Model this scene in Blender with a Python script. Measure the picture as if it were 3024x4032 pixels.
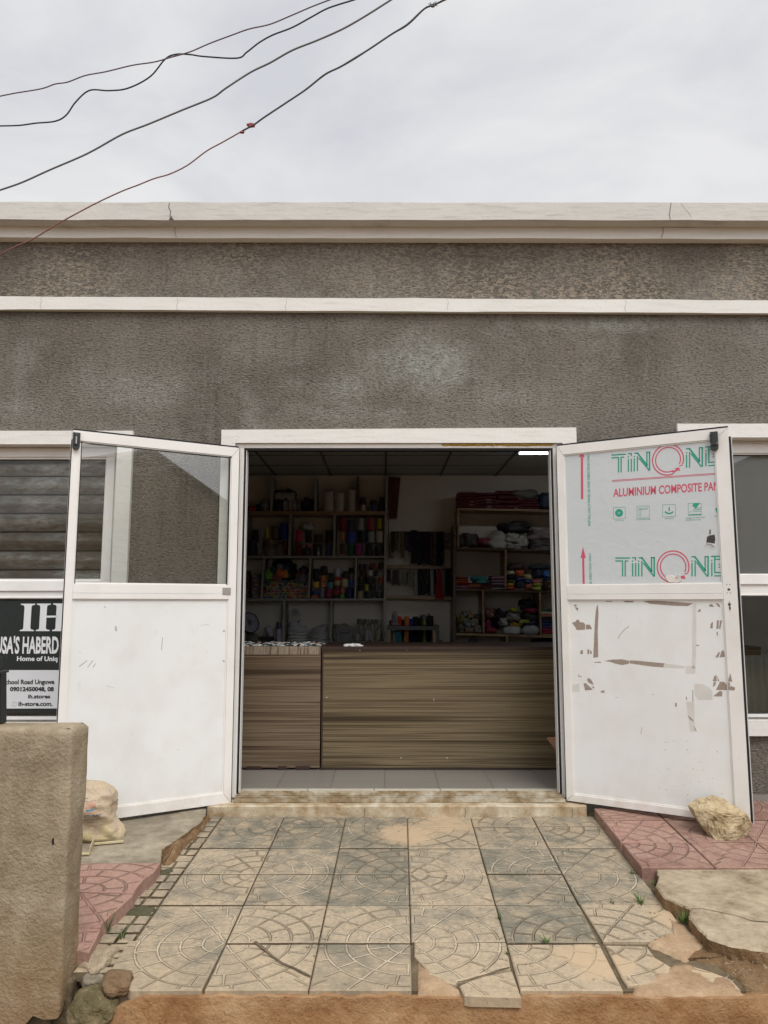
import bpy, math, random
from mathutils import Vector, Matrix, noise as mnoise
from mathutils.bvhtree import BVHTree
R = math.radians
for o in list(bpy.data.objects): bpy.data.objects.remove(o)
scene = bpy.context.scene
COL = scene.collection
random.seed(11)

# ------------------------------------------------------------------ camera
F = 2920.0; PITCH = R(7.01); CAM = Vector((0.0, -4.55, 1.1175))
cd = bpy.data.cameras.new("camera"); cam = bpy.data.objects.new("camera", cd); COL.objects.link(cam)
cam.location = CAM; cam.rotation_euler = (R(90) + PITCH, 0, 0)
cd.sensor_fit = 'VERTICAL'; cd.sensor_height = 36.0; cd.sensor_width = 27.0
cd.lens = 36.0 * F / 4032.0
cd.clip_start = 0.05; cd.clip_end = 2000
scene.camera = cam
scene.render.resolution_x = 768; scene.render.resolution_y = 1024
scene.view_settings.view_transform = 'Standard'
scene.view_settings.look = 'None'
scene.view_settings.exposure = 0.3
scene.view_settings.gamma = 1.0
scene.render.engine = 'CYCLES'
scene.cycles.use_denoising = True
scene.cycles.max_bounces = 8
scene.cycles.transparent_max_bounces = 16

# ------------------------------------------------------------------ world: bright overcast
SUN_EL, SUN_AZ = R(56), R(200)      # azimuth of the sun, measured so that it stands behind the camera
w = bpy.data.worlds.new("World"); scene.world = w; w.use_nodes = True
nt = w.node_tree; nt.nodes.clear()
def N(t, **k):
    n = nt.nodes.new(t)
    for a, b in k.items(): setattr(n, a, b)
    return n
wo = N('ShaderNodeOutputWorld'); bg = N('ShaderNodeBackground'); bg.inputs[1].default_value = 0.1
sky = N('ShaderNodeTexSky', sky_type='NISHITA', sun_disc=False)
sky.sun_elevation = SUN_EL; sky.sun_rotation = SUN_AZ; sky.air_density = 1.0; sky.dust_density = 4.0
tc = N('ShaderNodeTexCoord'); mp = N('ShaderNodeMapping'); mp.inputs['Scale'].default_value = (1.0, 1.0, 2.2)
nz = N('ShaderNodeTexNoise'); nz.inputs['Scale'].default_value = 2.6; nz.inputs['Detail'].default_value = 9; nz.inputs['Roughness'].default_value = .55
nz.inputs['Distortion'].default_value = .5
rp = N('ShaderNodeValToRGB')
rp.color_ramp.elements[0].position = .36; rp.color_ramp.elements[0].color = (5.35, 5.45, 5.8, 1)
rp.color_ramp.elements[1].position = .60; rp.color_ramp.elements[1].color = (6.75, 6.75, 6.8, 1)
mx = N('ShaderNodeMix', data_type='RGBA'); mx.inputs[0].default_value = .97
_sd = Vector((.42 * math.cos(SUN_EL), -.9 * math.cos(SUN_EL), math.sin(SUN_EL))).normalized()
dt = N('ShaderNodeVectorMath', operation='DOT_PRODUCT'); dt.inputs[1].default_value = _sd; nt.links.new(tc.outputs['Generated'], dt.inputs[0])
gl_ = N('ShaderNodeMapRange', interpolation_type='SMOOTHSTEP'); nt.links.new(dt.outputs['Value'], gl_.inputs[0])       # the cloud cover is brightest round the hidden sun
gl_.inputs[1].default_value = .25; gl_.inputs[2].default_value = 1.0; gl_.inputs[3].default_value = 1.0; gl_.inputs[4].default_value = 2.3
nt.links.new(tc.outputs['Generated'], mp.inputs[0]); nt.links.new(mp.outputs[0], nz.inputs[0])
nt.links.new(nz.outputs[0], rp.inputs[0]); nt.links.new(sky.outputs[0], mx.inputs[6]); nt.links.new(rp.outputs[0], mx.inputs[7])
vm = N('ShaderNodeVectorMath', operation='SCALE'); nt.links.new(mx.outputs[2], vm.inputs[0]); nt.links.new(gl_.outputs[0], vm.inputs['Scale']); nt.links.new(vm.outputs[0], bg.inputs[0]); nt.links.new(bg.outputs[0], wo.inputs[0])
sl = bpy.data.lights.new("sun", 'SUN'); sl.energy = 1.5; sl.angle = R(28); sl.color = (1.0, .965, .91)
sun = bpy.data.objects.new("sun", sl); COL.objects.link(sun)
sun.rotation_euler = _sd.to_track_quat('Z', 'Y').to_euler()
sky.sun_rotation = math.atan2(_sd.x, _sd.y)

# ------------------------------------------------------------------ projection helpers: a measured point -> the real plane it lies on
def ray(x, y):
    a = (x - 1512) / F; b = -(y - 2016) / F
    return Vector((a, math.cos(PITCH) - b * math.sin(PITCH), math.sin(PITCH) + b * math.cos(PITCH)))
def onY(x, y, Y):
    d = ray(x, y); t = (Y - CAM.y) / d.y; return CAM + d * t
def onZ(x, y, Z):
    d = ray(x, y); t = (Z - CAM.z) / d.z; return CAM + d * t
RS = .03
def onR(x, y, h=0.0):                      # walkway plane (slopes gently to the street), raised by h
    z0 = -.09 + h; d = ray(x, y); t = (z0 + RS * CAM.y - CAM.z) / (d.z - RS * d.y); return CAM + d * t

# ------------------------------------------------------------------ materials
MATS = {}
class NT:
    def __init__(s, name):
        s.m = bpy.data.materials.new(name); s.m.use_nodes = True; s.t = s.m.node_tree
        s.b = s.t.nodes['Principled BSDF']; s.o = s.t.nodes['Material Output']
    def n(s, t, ins=None, **k):
        n = s.t.nodes.new(t)
        for a, b in k.items(): setattr(n, a, b)
        for a, b in (ins or {}).items():
            if isinstance(b, bpy.types.NodeSocket): s.t.links.new(b, n.inputs[a])
            else: n.inputs[a].default_value = b
        return n
    def l(s, a, b): s.t.links.new(a, b)
    def math(s, op, a, b=None, c=None):
        n = s.t.nodes.new('ShaderNodeMath'); n.operation = op
        for i, v in enumerate((a, b, c)):
            if v is None: continue
            if isinstance(v, (int, float)): n.inputs[i].default_value = v
            else: s.l(v, n.inputs[i])
        return n.outputs[0]
    def coord(s, kind='Object', scale=(1, 1, 1), loc=(0, 0, 0)):
        c = s.n('ShaderNodeTexCoord'); m = s.n('ShaderNodeMapping')
        m.inputs['Scale'].default_value = scale; m.inputs['Location'].default_value = loc
        s.l(c.outputs[kind], m.inputs[0]); return m.outputs[0]
    def noise(s, vec, scale, detail=4, rough=.55, dist=0):
        n = s.n('ShaderNodeTexNoise'); s.l(vec, n.inputs['Vector'])
        n.inputs['Scale'].default_value = scale; n.inputs['Detail'].default_value = detail
        n.inputs['Roughness'].default_value = rough; n.inputs['Distortion'].default_value = dist
        return n.outputs[0]
    def ramp(s, fac, stops):
        n = s.n('ShaderNodeValToRGB'); s.l(fac, n.inputs[0]); e = n.color_ramp.elements
        while len(e) < len(stops): e.new(.5)
        for i, (p, c) in enumerate(stops):
            e[i].position = p; e[i].color = tuple(c) + (1,) if len(c) == 3 else c
        return n.outputs[0]
    def fr(s, fac, a, b):                  # float ramp a..b -> 0..1, clamped
        n = s.n('ShaderNodeMapRange'); s.l(fac, n.inputs[0]); n.inputs[1].default_value = a; n.inputs[2].default_value = b
        return n.outputs[0]
    def mix(s, fac, a, b, blend='MIX'):
        n = s.n('ShaderNodeMix', data_type='RGBA', blend_type=blend)
        for i, v in ((0, fac), (6, a), (7, b)):
            if isinstance(v, bpy.types.NodeSocket): s.l(v, n.inputs[i])
            elif i == 0: n.inputs[0].default_value = v
            else: n.inputs[i].default_value = tuple(v) + (1,) if len(v) == 3 else v
        return n.outputs[2]
    def bump(s, h, dist=.004, strength=1.0, normal=None):
        n = s.n('ShaderNodeBump'); s.l(h, n.inputs['Height']); n.inputs['Distance'].default_value = dist
        n.inputs['Strength'].default_value = strength
        if normal is not None: s.l(normal, n.inputs['Normal'])
        s.l(n.outputs[0], s.b.inputs['Normal']); return n.outputs[0]
    def col(s, c):
        if isinstance(c, bpy.types.NodeSocket): s.l(c, s.b.inputs['Base Color'])
        else: s.b.inputs['Base Color'].default_value = tuple(c) + (1,)
    def rough(s, r):
        if isinstance(r, bpy.types.NodeSocket): s.l(r, s.b.inputs['Roughness'])
        else: s.b.inputs['Roughness'].default_value = r
    def spec(s, v): s.b.inputs['Specular IOR Level'].default_value = v

def simple(name, c, rough=.6, var=.18, scale=9, bump=.0, spec=.3, metal=0, bscale=60):
    if name in MATS: return MATS[name]
    t = NT(name); v = t.coord('Object')
    f = t.noise(v, scale, 5, .6)
    a = tuple(max(0, x * (1 - var)) for x in c); b = tuple(min(1, x * (1 + var)) for x in c)
    t.col(t.mix(f, a, b)); t.rough(rough); t.spec(spec); t.b.inputs['Metallic'].default_value = metal
    if bump: t.bump(t.noise(v, bscale, 4, .6), bump)
    MATS[name] = t.m; return t.m

def m_stucco():
    t = NT('roughcast_render'); v = t.coord('Object')
    big = t.noise(v, 1.1, 5, .6); mid = t.noise(v, 6, 5, .6)
    vs = t.coord('Object', (.75, 1, 1.5))
    fine = t.noise(vs, 70, 5, .6, .6); grit = t.noise(v, 150, 3, .6)
    base = t.ramp(big, [(.34, (.170, .151, .124)), (.5, (.232, .209, .175)), (.66, (.295, .271, .234))])
    base = t.mix(t.math('MULTIPLY', t.fr(mid, .45, .75), .35), base, (.28, .257, .22))
    # pale lime bloom patches where salts have come through the render
    sx = t.n('ShaderNodeSeparateXYZ'); t.l(v, sx.inputs[0]); X, Z = sx.outputs[0], sx.outputs[2]
    wob = t.noise(v, 3.5, 6, .7)
    def patch(cx, cz, rx, rz, amt):
        dx = t.math('DIVIDE', t.math('SUBTRACT', X, cx), rx); dz = t.math('DIVIDE', t.math('SUBTRACT', Z, cz), rz)
        d = t.math('SQRT', t.math('ADD', t.math('MULTIPLY', dx, dx), t.math('MULTIPLY', dz, dz)))
        d = t.math('ADD', d, t.math('MULTIPLY', t.math('SUBTRACT', wob, .5), 2.6))
        return t.math('MULTIPLY', t.fr(d, 1.15, .1), amt)
    acc = None
    for p in ((.22, 2.60, .36, .25, .8), (-.22, 2.48, .30, .13, .45), (-1.55, 2.46, .6, .16, .38), (-2.35, 2.35, .4, .15, .3),
              (.75, 2.42, .3, .1, .35), (1.42, 2.88, .45, .06, .55), (-.75, 2.72, .3, .16, .2), (-.1, 2.30, .5, .08, .3)):
        q = patch(*p); acc = q if acc is None else t.math('MAXIMUM', acc, q)
    acc = t.math('MULTIPLY', acc, t.fr(t.noise(v, 22, 4, .7), .25, .6))
    drip = t.math('MULTIPLY', t.fr(t.noise(t.coord('Object', (5, 1, .22)), 3.0, 4, .6), .55, .7), t.fr(t.noise(v, .8, 2), .4, .6))
    base = t.mix(t.math('MULTIPLY', drip, .5), base, (.11, .098, .082))
    pale_ = t.math('MULTIPLY', t.fr(t.noise(v, 1.9, 6, .70, .9), .52, .68), .55); base = t.mix(pale_, base, (.36, .35, .315))
    base = t.mix(acc, base, (.50, .53, .475))
    # upper band: knocked-down flats of a lighter, warmer tone
    up = t.fr(Z, 3.02, 3.05); flat = t.fr(t.noise(vs, 38, 3, .5, .8), .47, .56)
    warm = t.fr(t.noise(v, .9, 2), .38, .6)
    base = t.mix(t.math('MULTIPLY', up, t.math('MULTIPLY', flat, t.math('ADD', t.math('MULTIPLY', warm, .6), .2))), base, (.50, .425, .33))
    # dark water stains below the cornice
    st = t.math('MULTIPLY', t.fr(t.noise(t.coord('Object', (1, 1, .35)), 2.2, 4, .6), .52, .72), t.fr(Z, 2.6, 3.3))
    base = t.mix(t.math('MULTIPLY', st, .45), base, (.12, .105, .088))
    pit = t.fr(fine, .5, .38)
    base = t.mix(t.math('MULTIPLY', pit, .55), base, (.06, .05, .04))
    base = t.mix(t.math('MULTIPLY', t.fr(fine, .56, .68), .5), base, (.33, .295, .245))
    t.col(base); t.rough(.92); t.spec(.15)
    h = t.math('ADD', t.math('MULTIPLY', fine, 1.0), t.math('MULTIPLY', grit, .35))
    t.bump(h, .03, 1.0); return t.m

def m_plaster(name, c, dirt=(.42, .38, .32), amt=.35, streak=True):
    t = NT(name); v = t.coord('Object'); vs = t.coord('Object', (.6, 1, 7))
    a = t.noise(vs, 6, 6, .65); b = t.noise(v, 25, 4, .6); g = t.noise(v, 2.0, 4, .6)
    col = t.mix(t.math('MULTIPLY', t.fr(a, .52, .78), amt), c, dirt)
    col = t.mix(t.math('MULTIPLY', t.fr(g, .5, .8), amt * .6), col, tuple(x * .8 for x in c))
    sp = t.fr(t.noise(v, 90, 2), .70, .74)
    col = t.mix(t.math('MULTIPLY', sp, .5), col, (.28, .22, .17))
    t.col(col); t.rough(.75); t.spec(.2)
    t.bump(t.math('ADD', b, t.math('MULTIPLY', a, .6)), .004, .6); return t.m

def m_wood_lam(name, dark, mid, light, s=1.0, horizontal=True):
    t = NT(name)
    sc = (.055, 1, 3.6) if horizontal else (9, 1, .5)
    v = t.coord('Object', sc)
    n1 = t.noise(v, 5.2 * s, 4, .55, .35); n2 = t.noise(t.coord('Object', (.07, 1, 13) if horizontal else (40, 1, 1)), 7, 4, .6, .3)
    n3 = t.noise(t.coord('Object', (.15, 1, 1.6)), 2.5, 2, .5, .4)
    f = t.math('ADD', t.math('MULTIPLY', n1, .8), t.math('MULTIPLY', t.math('SUBTRACT', n2, .5), .62))
    f = t.math('ADD', f, t.math('MULTIPLY', t.math('SUBTRACT', n3, .5), .35))
    f = t.math('ADD', f, .1)
    c = t.ramp(f, [(.33, dark), (.43, mid), (.50, light), (.56, mid), (.62, tuple((x + y) / 2 for x, y in zip(dark, mid))), (.72, light)])
    t.col(c); t.rough(.38); t.spec(.4); t.bump(n2, .0008, .5); return t.m

def m_tile(name, c1, c2, sand, groove_l, groove_d, greenish=True):
    t = NT(name)
    uv = t.n('ShaderNodeUVMap').outputs[0]; v = t.coord('Object')
    sx = t.n('ShaderNodeSeparateXYZ'); t.l(uv, sx.inputs[0]); U, V = sx.outputs[0], sx.outputs[1]
    r = t.math('SQRT', t.math('ADD', t.math('MULTIPLY', U, U), t.math('MULTIPLY', V, V)))
    S = .235
    k = t.math('FLOOR', t.math('DIVIDE', r, S))
    fr1 = t.math('DIVIDE', r, S); d1 = t.math('ABSOLUTE', t.math('SUBTRACT', fr1, t.math('ROUND', fr1)))
    d1 = t.math('MULTIPLY', d1, S)
    # no ring line at the very centre, none beyond the fourth
    d1 = t.math('ADD', d1, t.math('MULTIPLY', t.math('LESS_THAN', r, S * .5), 1.0))
    d1 = t.math('ADD', d1, t.math('MULTIPLY', t.math('GREATER_THAN', r, S * 4.4), 1.0))
    a = t.math('DIVIDE', t.math('ARCTAN2', V, U), math.pi / 2)
    nn = t.math('ADD', k, 1.0)
    x = t.math('ADD', t.math('MULTIPLY', a, nn), t.math('MULTIPLY', k, .37)); x = t.math('ADD', x, .3)
    d2 = t.math('ABSOLUTE', t.math('SUBTRACT', x, t.math('ROUND', x)))
    d2 = t.math('MULTIPLY', t.math('DIVIDE', d2, nn), t.math('MULTIPLY', r, math.pi / 2))
    d = t.math('MINIMUM', d1, d2)
    wob = t.math('MULTIPLY', t.math('SUBTRACT', t.noise(v, 30, 3), .5), .02)
    d = t.math('ADD', d, wob)
    g = t.fr(d, .020, .009)
    # worn, dirt-filled where a soft noise says so
    wear = t.fr(t.noise(v, 4.5, 4, .6), .35, .52)
    oi = t.n('ShaderNodeAttribute'); oi.attribute_name = 'tint'
    tint = oi.outputs['Fac']
    n1 = t.noise(v, 2.3, 5, .62); n2 = t.noise(v, 9, 6, .65); n3 = t.noise(v, 60, 4, .6)
    f = t.math('ADD', t.math('MULTIPLY', t.math('SUBTRACT', n1, .5), 1.5), t.math('ADD', t.math('MULTIPLY', tint, .85), .10))
    f = t.math('ADD', f, t.math('MULTIPLY', t.math('SUBTRACT', n2, .5), 1.1))
    base = t.mix(t.fr(f, .2, .8), c1, c2)
    base = t.mix(t.math('MULTIPLY', t.fr(n2, .42, .66), .55), base, sand)
    base = t.mix(t.math('MULTIPLY', t.fr(t.noise(v, 16, 5, .7), .56, .7), .45), base, tuple(x * .55 for x in c1))
    base = t.mix(t.math('MULTIPLY', t.fr(n3, .35, .62), .4), base, tuple(x * .75 for x in c1), 'MIX')
    sp_ = t.fr(t.noise(v, 85, 2, .5), .69, .73); base = t.mix(t.math('MULTIPLY', sp_, .75), base, (.06, .05, .04))
    base = t.mix(t.math('MULTIPLY', t.fr(t.noise(t.coord('Object', (1, 2.4, 1)), 28, 5, .7), .55, .68), .5), base, tuple(x * 1.15 for x in sand))
    gc = t.mix(t.fr(t.noise(v, 3.1, 3), .42, .58), groove_d, groove_l)
    base = t.mix(t.math('MULTIPLY', g, t.math('ADD', t.math('MULTIPLY', wear, .5), .15)), base, gc)
    # blown sand lying over part of the walkway
    sxyz = t.n('ShaderNodeSeparateXYZ'); t.l(v, sxyz.inputs[0])
    if greenish:
        def blob(cx, cy, rr, amt):
            dx = t.math('SUBTRACT', sxyz.outputs[0], cx); dy = t.math('SUBTRACT', sxyz.outputs[1], cy)
            dd = t.math('SQRT', t.math('ADD', t.math('MULTIPLY', dx, dx), t.math('MULTIPLY', dy, dy)))
            dd = t.math('ADD', dd, t.math('MULTIPLY', t.math('SUBTRACT', n2, .5), .35))
            return t.math('MULTIPLY', t.fr(dd, rr, rr * .55), amt)
        sa = t.math('MAXIMUM', blob(.12, -.42, .20, .85), blob(.34, -.25, .2, .75))
        sa = t.math('MAXIMUM', sa, blob(-1.14, -.50, .12, .7)); sa = t.math('MAXIMUM', sa, blob(1.3, -1.42, .26, .9))
        sa = t.math('MAXIMUM', sa, blob(.75, -1.75, .16, .75)); sa = t.math('MAXIMUM', sa, blob(1.15, -1.86, .3, .6))
        sa = t.math('MAXIMUM', sa, t.math('MULTIPLY', t.fr(sxyz.outputs[1], -1.55, -1.9), .25))
        base = t.mix(sa, base, (.46, .34, .215))
        gh = t.math('MULTIPLY', g, t.math('SUBTRACT', 1.0, sa))
    else: gh = g
    t.col(base); t.rough(.88); t.spec(.2)
    h = t.math('ADD', t.math('MULTIPLY', gh, -1.0), t.math('ADD', t.math('MULTIPLY', n3, .12), t.math('MULTIPLY', n2, .25)))
    t.bump(h, .009, 1.0); return t.m

def m_earth(name, stops, bscale=18, bd=.02, s=3.0, rough=.95, vert=1):
    t = NT(name); v = t.coord('Object'); vv = t.coord('Object', (1, 1, vert))
    a = t.noise(vv, s, 7, .65, .3); b = t.noise(v, bscale, 6, .68); c = t.noise(v, 90, 3, .6)
    f = t.math('ADD', t.math('MULTIPLY', a, .65), t.math('MULTIPLY', b, .35))
    col = t.ramp(f, stops)
    col = t.mix(t.math('MULTIPLY', t.fr(c, .68, .75), .5), col, (.55, .5, .4))
    col = t.mix(t.math('MULTIPLY', t.fr(c, .33, .27), .6), col, (.04, .03, .02))
    t.col(col); t.rough(rough); t.spec(.15)
    t.bump(t.math('ADD', b, t.math('MULTIPLY', c, .25)), bd, .8); return t.m

def m_alu(name, c=(.76, .745, .715)):
    t = NT(name); v = t.coord('Object')
    n = t.noise(v, 5, 5, .6); sp = t.fr(t.noise(v, 70, 3, .6), .70, .76); sc = t.fr(t.noise(t.coord('Object', (1, 1, .3)), 40, 4), .68, .75)
    col = t.mix(t.math('MULTIPLY', t.fr(n, .45, .75), .35), c, (.60, .56, .50)); gx_ = t.fr(t.noise(t.coord('Object', (1, 1, .4)), 1.6, 4, .6, .8), .45, .7); col = t.mix(t.math('MULTIPLY', gx_, .18), col, (.5, .49, .46))
    col = t.mix(t.math('MULTIPLY', sp, .5), col, (.3, .26, .22)); col = t.mix(t.math('MULTIPLY', sc, .22), col, (.5, .45, .4))
    sx = t.n('ShaderNodeSeparateXYZ'); t.l(v, sx.inputs[0])
    low = t.math('MULTIPLY', t.fr(sx.outputs[2], .12, -.03), t.fr(t.noise(v, 12, 5), .35, .7))
    col = t.mix(t.math('MULTIPLY', low, .4), col, (.45, .33, .2))
    t.col(col); t.rough(.35); t.spec(.45); return t.m

def m_glass(name, tint=(.93, .96, .94), refl=4.2):
    t = NT(name); t.t.nodes.remove(t.b)
    tr = t.n('ShaderNodeBsdfTransparent'); tr.inputs[0].default_value = tint + (1,)
    gl = t.n('ShaderNodeBsdfGlossy'); gl.inputs['Roughness'].default_value = .015
    fz = t.n('ShaderNodeFresnel'); fz.inputs[0].default_value = 1.5
    f = t.math('MINIMUM', t.math('MULTIPLY', fz.outputs[0], refl), 1.0)
    m = t.n('ShaderNodeMixShader'); t.l(f, m.inputs[0]); t.l(tr.outputs[0], m.inputs[1]); t.l(gl.outputs[0], m.inputs[2])
    t.l(m.outputs[0], t.o.inputs[0]); return t.m

def m_film(name, c=(.62, .66, .70), amt=.25):            # clear polythene round goods
    t = NT(name); v = t.coord('Object')
    t.col(t.mix(t.noise(v, 8, 4), tuple(x * .7 for x in c), c)); t.rough(.22); t.spec(.6)
    t.bump(t.noise(v, 22, 5, .6, 1.2), .02, 1.0); return t.m

def m_cloth(name, c, var=.25, sheen=0, rough=.85, bscale=30):
    if name in MATS: return MATS[name]
    t = NT(name); v = t.coord('Object')
    f = t.noise(v, 14, 5, .6)
    t.col(t.mix(f, tuple(x * (1 - var) for x in c), tuple(min(1, x * (1 + var)) for x in c))); t.rough(rough); t.spec(.25)
    t.bump(t.noise(t.coord('Object', (1, 1, 3)), bscale, 4, .6, .5), .008, .7)
    MATS[name] = t.m; return t.m
def m_thread(name, c):
    if name in MATS: return MATS[name]
    t = NT(name); v = t.coord('Object', (1, 1, 30)); f = t.noise(v, 12, 3, .6)
    t.col(t.mix(f, tuple(x * .6 for x in c), tuple(min(1, x * 1.25) for x in c))); t.rough(.55); t.spec(.4)
    t.bump(f, .003, .8); MATS[name] = t.m; return t.m

M = {}
M['stucco'] = m_stucco()
M['plaster'] = m_plaster('white_plaster', (.70, .685, .65))
M['coping'] = m_plaster('weathered_coping', (.55, .535, .50), (.35, .33, .30), .9)

M['alu'] = m_alu('white_aluminium'); M['alu2'] = m_alu('clean_white_aluminium', (.80, .79, .775))
M['panel'] = m_alu('white_panel', (.74, .75, .74))
M['black'] = simple('black_rubber', (.012, .012, .014), .5, .2)
M['blackp'] = simple('black_plastic', (.02, .022, .024), .35, .2, spec=.5)
M['steel'] = simple('dull_steel', (.42, .40, .37), .45, .2, metal=.8)
M['glass'] = m_glass('clear_glass')
M['glassw'] = m_glass('window_glass', (.93, .95, .94), 1.3)
M['glassd'] = m_glass('tinted_glass', (.80, .82, .82), 2.5)
M['lamL'] = m_wood_lam('walnut_laminate', (.050, .030, .018), (.125, .086, .054), (.20, .15, .10), 1.0)
M['lamR'] = m_wood_lam('olive_walnut_laminate', (.042, .027, .014), (.105, .076, .040), (.185, .142, .082), .8)
M['lamV'] = m_wood_lam('walnut_laminate_upright', (.10, .065, .045), (.21, .16, .115), (.34, .28, .21), 1.0, False)
M['darkwood'] = simple('dark_wood_edge', (.045, .025, .018), .5, .3)
M['pine'] = m_wood_lam('raw_pine', (.16, .09, .045), (.27, .17, .09), (.36, .25, .14), 1.3)
M['brown'] = m_wood_lam('brown_stained_wood', (.045, .025, .014), (.085, .05, .03), (.12, .075, .045), 1.3)
M['greyp'] = simple('grey_painted_wood', (.34, .335, .315), .6, .25, 5, .002)
M['iwall'] = simple('inner_wall_paint', (.70, .66, .60), .8, .08, 2, .002)
M['ceil'] = simple('ceiling_board', (.62, .62, .60), .9, .08, 30)
def m_cement():
    t = NT('cement_render'); v = t.coord('Object'); a = t.noise(v, 2.2, 6, .65, .4); b = t.noise(v, 9, 6, .7, .5); c = t.noise(t.coord('Object', (1.5, 1.5, .4)), 6, 5, .6); e = t.noise(v, 80, 4, .6)
    f = t.math('ADD', t.math('MULTIPLY', a, .55), t.math('MULTIPLY', b, .45))
    col = t.ramp(f, [(.34, (.17, .135, .088)), (.47, (.265, .215, .145)), (.56, (.33, .272, .19)), (.68, (.42, .36, .265))])
    col = t.mix(t.math('MULTIPLY', t.fr(c, .52, .66), .35), col, (.15, .125, .088))
    sx = t.n('ShaderNodeSeparateXYZ'); t.l(v, sx.inputs[0])
    low = t.math('MULTIPLY', t.fr(t.math('ADD', sx.outputs[2], t.math('MULTIPLY', t.math('SUBTRACT', b, .5), .5)), .62, .28), .6)      # splashed red earth towards the foot (object z runs from the ground up)
    col = t.mix(low, col, (.24, .14, .062)); col = t.mix(t.math('MULTIPLY', t.fr(e, .66, .72), .4), col, (.08, .06, .04))
    t.col(col); t.rough(.93); t.spec(.15); t.bump(t.math('ADD', t.math('MULTIPLY', b, .8), t.math('MULTIPLY', e, .6)), .012, .9); return t.m
M['cement'] = m_cement()
M['earth'] = m_earth('laterite_coat', [(.3, (.14, .065, .028)), (.43, (.25, .13, .058)), (.55, (.34, .205, .105)), (.72, (.46, .33, .20))], 12, .02, 4.0)
M['sand'] = m_earth('sandy_mortar', [(.3, (.22, .14, .08)), (.5, (.35, .24, .145)), (.7, (.47, .36, .24))], 26, .012, 6.0)
M['soil'] = m_earth('loose_soil', [(.3, (.10, .06, .03)), (.5, (.22, .135, .07)), (.7, (.36, .25, .14))], 30, .03, 5)
M['bed'] = m_earth('joint_dirt', [(.3, (.065, .05, .03)), (.5, (.13, .10, .062)), (.7, (.22, .17, .11))], 40, .01, 8)
M['slab'] = m_earth('old_concrete', [(.33, (.11, .08, .05)), (.43, (.25, .195, .13)), (.54, (.37, .30, .21)), (.68, (.48, .40, .29))], 22, .014, 4.2)
M['slabd'] = m_earth('damp_concrete', [(.3, (.12, .10, .07)), (.48, (.215, .185, .135)), (.6, (.33, .285, .21)), (.74, (.5, .45, .37))], 14, .012, 3.2)
M['step'] = m_earth('worn_step_plaster', [(.32, (.15, .09, .04)), (.44, (.34, .25, .15)), (.54, (.46, .39, .28)), (.66, (.62, .57, .47))], 14, .008, 4.5)
M['sill'] = m_earth('dirty_sill_metal', [(.34, (.12, .07, .03)), (.46, (.26, .19, .11)), (.56, (.42, .37, .28)), (.68, (.6, .57, .5))], 20, .002, 6, .6)
M['rockd'] = m_earth('brown_stone', [(.3, (.09, .06, .03)), (.5, (.2, .13, .075)), (.7, (.33, .23, .14))], 14, .03, 4)
M['rock'] = m_earth('limestone', [(.3, (.22, .155, .08)), (.42, (.42, .32, .185)), (.55, (.57, .455, .285)), (.72, (.66, .56, .40))], 30, .035, 9)
M['tile'] = m_tile('patterned_concrete_tile', (.175, .162, .125), (.40, .325, .23), (.44, .34, .225), (.54, .46, .34), (.17, .135, .085))
M['rtile'] = m_tile('red_concrete_tile', (.245, .14, .11), (.38, .225, .18), (.35, .255, .19), (.34, .2, .155), (.14, .08, .06), False)
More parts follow.
